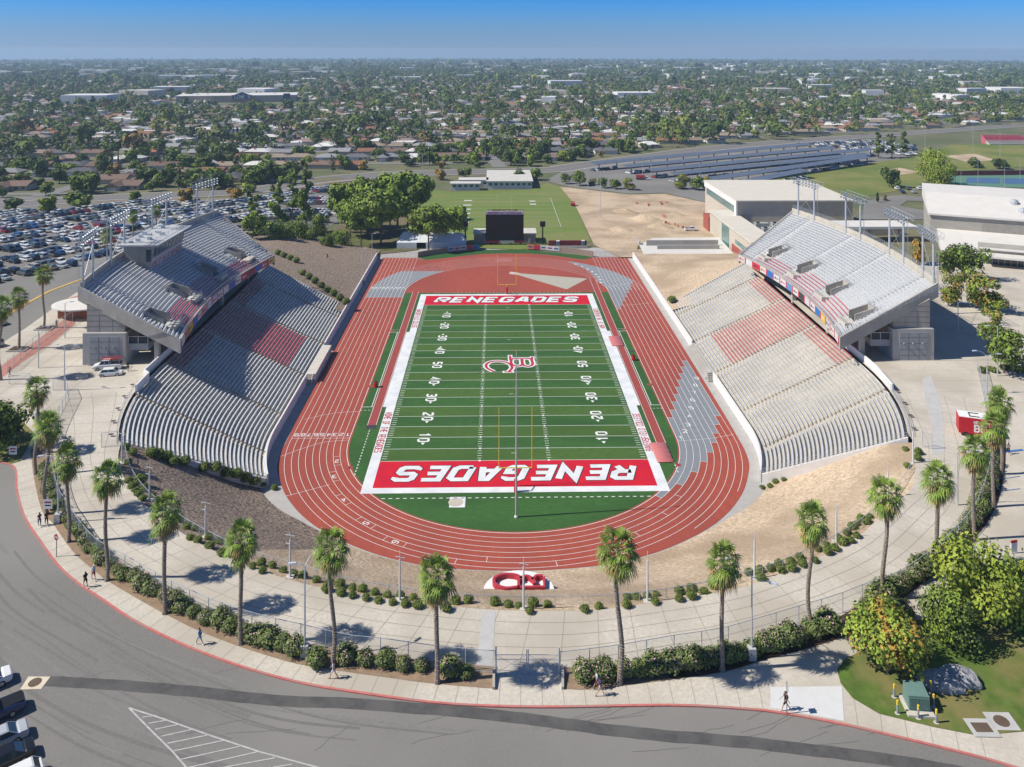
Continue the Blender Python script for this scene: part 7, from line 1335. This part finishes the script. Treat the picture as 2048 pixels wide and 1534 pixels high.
while y < 2300:
    x = -math.ceil((.66*(y+196)+60)/19)*19
    seg = []
    while x < .66*(y+196)+60:
        if free(x, y): seg.append((x, y+6*math.sin(x*.006)))
        elif len(seg) > 1: ribbon(SG, seg, 8, lambda a, b_: H(a, b_)+.15, SAS); seg = []
        else: seg = []
        for sd_ in (-1, 1):
            yy = y+6*math.sin(x*.006)+sd_*18+rh.uniform(-2, 2); xx = x+rh.uniform(-1.5, 1.5)
            if free(xx, yy, 26) and rh.random() < .93 and (int(x/19) % 12): HS.append((xx, yy, (0 if sd_ > 0 else math.pi)+rh.uniform(-.12, .12), row, sd_))
        x += 19
    if len(seg) > 1: ribbon(SG, seg, 8, lambda a, b_: H(a, b_)+.15, SAS)
    y += 66; row += 1
for k in range(-5, 6):
    seg = [(k*228+8*math.sin(yy*.01), yy) for yy in range(200, 2200, 25) if free(k*228, yy, 10)]
    if len(seg) > 1: ribbon(SG, seg, 9, lambda a, b_: H(a, b_)+.17, SAS)
SG.build('side_streets', kind='structure')
HS = [h for h in HS if infrm(h[0], h[1])]; HS.sort(key=lambda h: math.hypot(h[0]-CAM.x, h[1]-CAM.y)); NH = HS[:290]; cnt = {}
for h in sorted(NH, key=lambda h: (h[3], h[4], h[0])):
    rn, a, b_, c_, pr_ = HV[rh.randrange(16)]; cnt[(h[3], h[4])] = cnt.get((h[3], h[4]), -1)+1; lab = f"{rn}-roofed house, {nth(cnt[(h[3], h[4])])} from the left on the {'near' if h[4] < 0 else 'far'} side of the {nth(h[3])} side street"
    loc = (h[0], h[1], H(h[0], h[1]))
    if pr_[0] is None:
        o = empty('house', loc, h[2]); a.build('wall', o); r_ = b_.build('roof', o); c_.build('chimney', r_) if rh.random() < .5 else None; pr_[0] = o; o['label'] = lab
    else: o = copy_tree(pr_[0], loc=loc, rz=h[2], label=lab)
    o['category'] = 'house'; o['group'] = 'houses beyond the parking lots'
FH = MB()
for h in HS[290:]:
    rn, a, b_, c_, _ = HV[rh.randrange(16)]; k, s_ = math.cos(h[2]), math.sin(h[2]); z = H(h[0], h[1])
    for q in (a, b_): FH.mesh([(h[0]+k*v[0]-s_*v[1], h[1]+s_*v[0]+k*v[1], z+v[2]) for v in q.v[:8 if q is a else 6]], q.f[:6 if q is a else 5], q.mats[0])
FH.build('far_houses', label='hundreds of small low houses beyond the individual ones, reading as one mass', cat='houses', kind='stuff')
# trees of the town
rt = random.Random(17); TS = []
def dens(n, y0, y1):
    out = []
    while len(out) < n:
        yy = math.sqrt(rt.uniform(y0*y0, y1*y1)); xx = rt.uniform(-.64, .64)*(yy+60)-3; yv = yy-196
        if free(xx, yv, 16): out.append((xx, yv))
    return out
cand = dens(8200, 330, 1500); cand = [c for c in cand if math.sin(c[0]*.021+1)*math.cos(c[1]*.017)+.35*math.sin(c[0]*.07+c[1]*.05) > rt.uniform(-1.7, .4)]
hgrid = {}
for h in HS: hgrid.setdefault((int(h[0]//20), int(h[1]//20)), []).append(h)
def clear(x, y, d):
    for i in (-1, 0, 1):
        for j in (-1, 0, 1):
            for h in hgrid.get((int(x//20)+i, int(y//20)+j), ()):
                if math.hypot(h[0]-x, h[1]-y) < d: return False
    return True
cand = [c for c in cand if clear(*c, 6.2)]; cand.sort(key=lambda c: math.hypot(c[0]-CAM.x, c[1]-CAM.y)); nt_ = [c for c in cand if infrm(*c)][:205]; ns = set(nt_)
KN = {'dark': 'dark green tree', 'mid': 'green tree', 'yellow': 'yellow-green tree', 'rust': 'brownish tree', 'tall': 'tall narrow tree', 'cypress': 'slim dark cypress'}
rws = {}
for c in nt_: rws.setdefault(int((c[1]-190)//33), []).append(c)
for ri, r in enumerate(sorted(rws)):
    for i, c in enumerate(sorted(rws[r])):
        k = rt.choices(['dark%d' % rt.randrange(3), 'mid%d' % rt.randrange(3), 'yellow%d' % rt.randrange(2), 'rust0', 'tall%d' % rt.randrange(2), 'cypress0'], (6, 5, 2.2, .7, .6, .5))[0]; root, H0, R0_ = NT[k]; s_ = rt.uniform(.6, 1.3)
        if k[0] in 'tc': s_ = rt.uniform(.55, .9)
        b = Vector((c[0], c[1], H(*c)-.1)); tree(k, b, H0*s_, R0_*s_*rt.uniform(.9, 1.15), f"{KN[k.rstrip('012')]} among the houses, {nth(i)} from the left in the {nth(ri)} strip", 'trees among the houses beyond the parking lots')
for k in NT:
    if not NTU[k]:
        for q in [NT[k][0]]+list(NT[k][0].children): bpy.data.objects.remove(q)
NPR = np.random.default_rng(3)
def forest(name, P, hmin, hmax, nq, size, mats, label, wts):
    P = np.array(P); N_ = len(P); z = np.array([H(x, y) for x, y in P]); hh = NPR.uniform(hmin, hmax, N_)*np.where(NPR.random(N_) < .06, 1.7, 1); r = hh*NPR.uniform(.42, .62, N_)*np.where(NPR.random(N_) < .08, .4, 1)
    ti = np.repeat(np.arange(N_), nq); M = len(ti); d = NPR.normal(size=(M, 3)); d /= np.linalg.norm(d, axis=1)[:, None]; d[:, 2] = np.where(d[:, 2] < -.35, -d[:, 2], d[:, 2]); q = NPR.uniform(.6, 1., M); lump = 1+.25*np.sin(5*np.arctan2(d[:, 1], d[:, 0])+ti)
    c = np.stack([P[ti, 0]+d[:, 0]*r[ti]*q*lump, P[ti, 1]+d[:, 1]*r[ti]*q*lump, z[ti]+hh[ti]*.56+d[:, 2]*hh[ti]*.44*q], 1); nv = d+NPR.normal(size=(M, 3))*.35; nv /= np.linalg.norm(nv, axis=1)[:, None]
    u = np.cross(nv, NPR.normal(size=(M, 3))); u /= np.linalg.norm(u, axis=1)[:, None]; w_ = np.cross(nv, u); s_ = (size*NPR.uniform(.6, 1.25, M)*hh[ti]/((hmin+hmax)/2))[:, None]; V = np.stack([c-u*s_, c-w_*s_*.75, c+u*s_, c+w_*s_*.75], 1).reshape(-1, 3)
    mi = NPR.choice(len(mats), N_, p=np.array(wts)/sum(wts))[ti]; o = bpy.data.objects.new(name, quadmesh(name, V, mats, mi)); COL.objects.link(o); tag(o, label, 'trees', kind='stuff')
TM = [mat('far_leaf_%d' % i, c, .8, .25, .08, c2=c2, spec=.2) for i, (c, c2) in enumerate((((.055, .09, .024), (.10, .145, .036)), ((.09, .135, .03), (.15, .20, .042)), ((.15, .18, .035), (.22, .24, .05)), ((.08, .095, .042), (.12, .13, .055)), ((.17, .11, .05), (.24, .16, .065))))]
forest('town_trees', [c for c in cand if c not in ns], 5, 11.5, 70, 1.0, TM, 'the many trees between the houses, crowding toward the middle distance', (6, 5, 2, 2, .4))
forest('middle_distance_trees', dens(12500, 1500, 3400), 7, 14, 26, 2.0, TM, 'unbroken tree cover of the middle distance', (6, 4, 1, 3, .2))
forest('horizon_trees', dens(13000, 3300, 9300), 8, 16, 9, 5.5, TM[:4], 'flat dark tree cover stretching to the horizon', (6, 3, .6, 3))
# pale commercial blocks scattered through the far town
FC = MB(); CWM = [mat('far_wall_%d' % i, c, .85, .05, .05) for i, c in enumerate(((.62, .62, .62), (.50, .47, .42), (.66, .65, .63), (.40, .35, .30), (.28, .29, .31)))]
def blk(x, y, lx, ly, h, m_, mb=FC, a=0.): k, s_ = math.cos(a), math.sin(a); z = H(x, y); P = [(x+k*p-s_*q, y+s_*p+k*q) for p, q in ((-lx, -ly), (lx, -ly), (lx, ly), (-lx, ly))]; mb.hexa([(*p, z-1) for p in P], [(*p, z+h) for p in P], m_)
for i in range(900):
    d = rt.uniform(1100, 6500); x = rt.uniform(-.63, .63)*d
    if not free(x, d-196, 60): continue
    band = (.9 if (x < -.2*d and 1900 < d < 3300) else .8 if (x > -.05*d and 2000 < d < 4600) else .25)
    if rt.random() > band: continue
    blk(x, d-196, rt.uniform(8, 34), rt.uniform(8, 24), rt.uniform(6, 15), CWM[rt.choices(range(5), (5, 2, 4, 1, 1))[0]], a=rt.uniform(-.3, .3))
for i in range(420):
    d = rt.uniform(600, 1500); x = rt.uniform(-.63, .63)*d
    if free(x, d-196, 60): blk(x, d-196, rt.uniform(4, 11), rt.uniform(4, 8), rt.uniform(3, 5), CWM[rt.choices(range(5), (5, 2, 4, 1, 1))[0]], a=rt.uniform(-.3, .3))
FC.build('distant_city', label='pale distant shops, warehouses and offices scattered among the trees', cat='buildings', kind='stuff')
for i, (u, v, vt, wpx, m_) in enumerate([(1241, 142, 133, 12, 0), (1362, 140, 135, 14, 3), (1467, 146, 137, 8, 2), (1580, 156, 148, 34, 2), (1645, 132, 124, 4, 1), (1790, 166, 158, 40, 2), (1510, 148, 141, 20, 0), (1330, 146, 139, 10, 0), (955, 128, 122, 10, 1), (60, 156, 150, 60, 2), (210, 160, 153, 50, 1), (1065, 192, 187, 30, 2), (1560, 192, 184, 28, 1), (740, 158, 152, 20, 2)]):
    b = drop(u, v); d = (b-CAM).dot(Fv); mb = MB(); lx = wpx*d/FOC/2; h = tall(b, vt); mb.box(-lx, -12, -1, lx, 12, h, CWM[m_]); mb.box(-lx*.4, -4, h, lx*.3, 4, h*1.12, CWM[m_])
    for k in range(2, int(h/3.5)): mb.box(-lx*.95, -12.1, k*3.2, lx*.95, -12.02, k*3.2+1.2, CWM[4])
    o = mb.build('distant_building', label=f"pale distant building rising over the trees toward the horizon, {nth(i)} of those listed", cat='building', group='tall distant buildings'); o.location = b
# the home-improvement store
p, q = drop(352, 206), drop(592, 203); root = empty('store_building', p, math.atan2(q.y-p.y, q.x-p.x), 'long flat hardware store with a blue gabled entrance sign', 'store'); LN = (q-p).length; k = LN/240.
m = MB(); m.box(0, 0, -3, LN, 70, 9, mat('store_tan', (.42, .33, .24), .9, .08, .1)); m.box(110*k, -6, -3, 150*k, 0, 10.5, mat('store_brown', (.30, .20, .14), .9)); m.build('wall', root); m = MB(); m.box(-1, -1, 9, LN+1, 71, 9.8, WR); m.build('roof', root)
m = MB(); g0, g1 = 112*k, 150*k; m.prism([(0, 0), (0, 1)], 0, 0, WR) if False else None; SB_ = mat('store_blue', (.01, .03, .14), .6); m.mesh([(g0, -6.3, 5), (g1, -6.3, 5), (g1, -6.3, 10), ((g0+g1)/2, -6.3, 15), (g0, -6.3, 10)], [(0, 1, 2, 3, 4)], SB_); lettering(m, "LOWE'S", (g0+5*k, -6.4, 6.2), (1, 0, 0), (0, 0, 1), 4.2, 5.2*k, .9, WHITE); m.build('entrance_sign', root)
m = MB()
for j in range(4): x = 36*k+j*9*k; m.mesh([(x, -14, 1), (x+8*k, -14, 1), (x+8*k, -4, 1), (x, -4, 1), (x+4*k, -9, 5)], [(0, 1, 4), (1, 2, 4), (2, 3, 4), (3, 0, 4)], WR)
m.build('garden_canopies', root); m = MB(); m.box(214*k, -2, 4, 228*k, -.5, 12, SB_); m.build('blue_portal', root)
# ================================================================== HAZE
hz = MB(); hz.box(-12500, -1900, -95, 12500, 9600, 76.5, WHITE); hz.mats = []; hz.m = [0]*6
mh = bpy.data.materials.new('haze_air'); mh.use_nodes = True; N, L = mh.node_tree.nodes, mh.node_tree.links; N.remove(N['Principled BSDF']); pv = N.new('ShaderNodeVolumePrincipled'); pv.inputs['Anisotropy'].default_value = .1; pv.inputs['Density'].default_value = 1.4e-4; pv.inputs['Color'].default_value = (.58, .80, 1., 1); L.new(pv.outputs[0], N['Material Output'].inputs['Volume'])
hz.mats = [mh]; hz.build('haze', kind='stuff', label='thin blue haze over the whole plain', cat='haze')
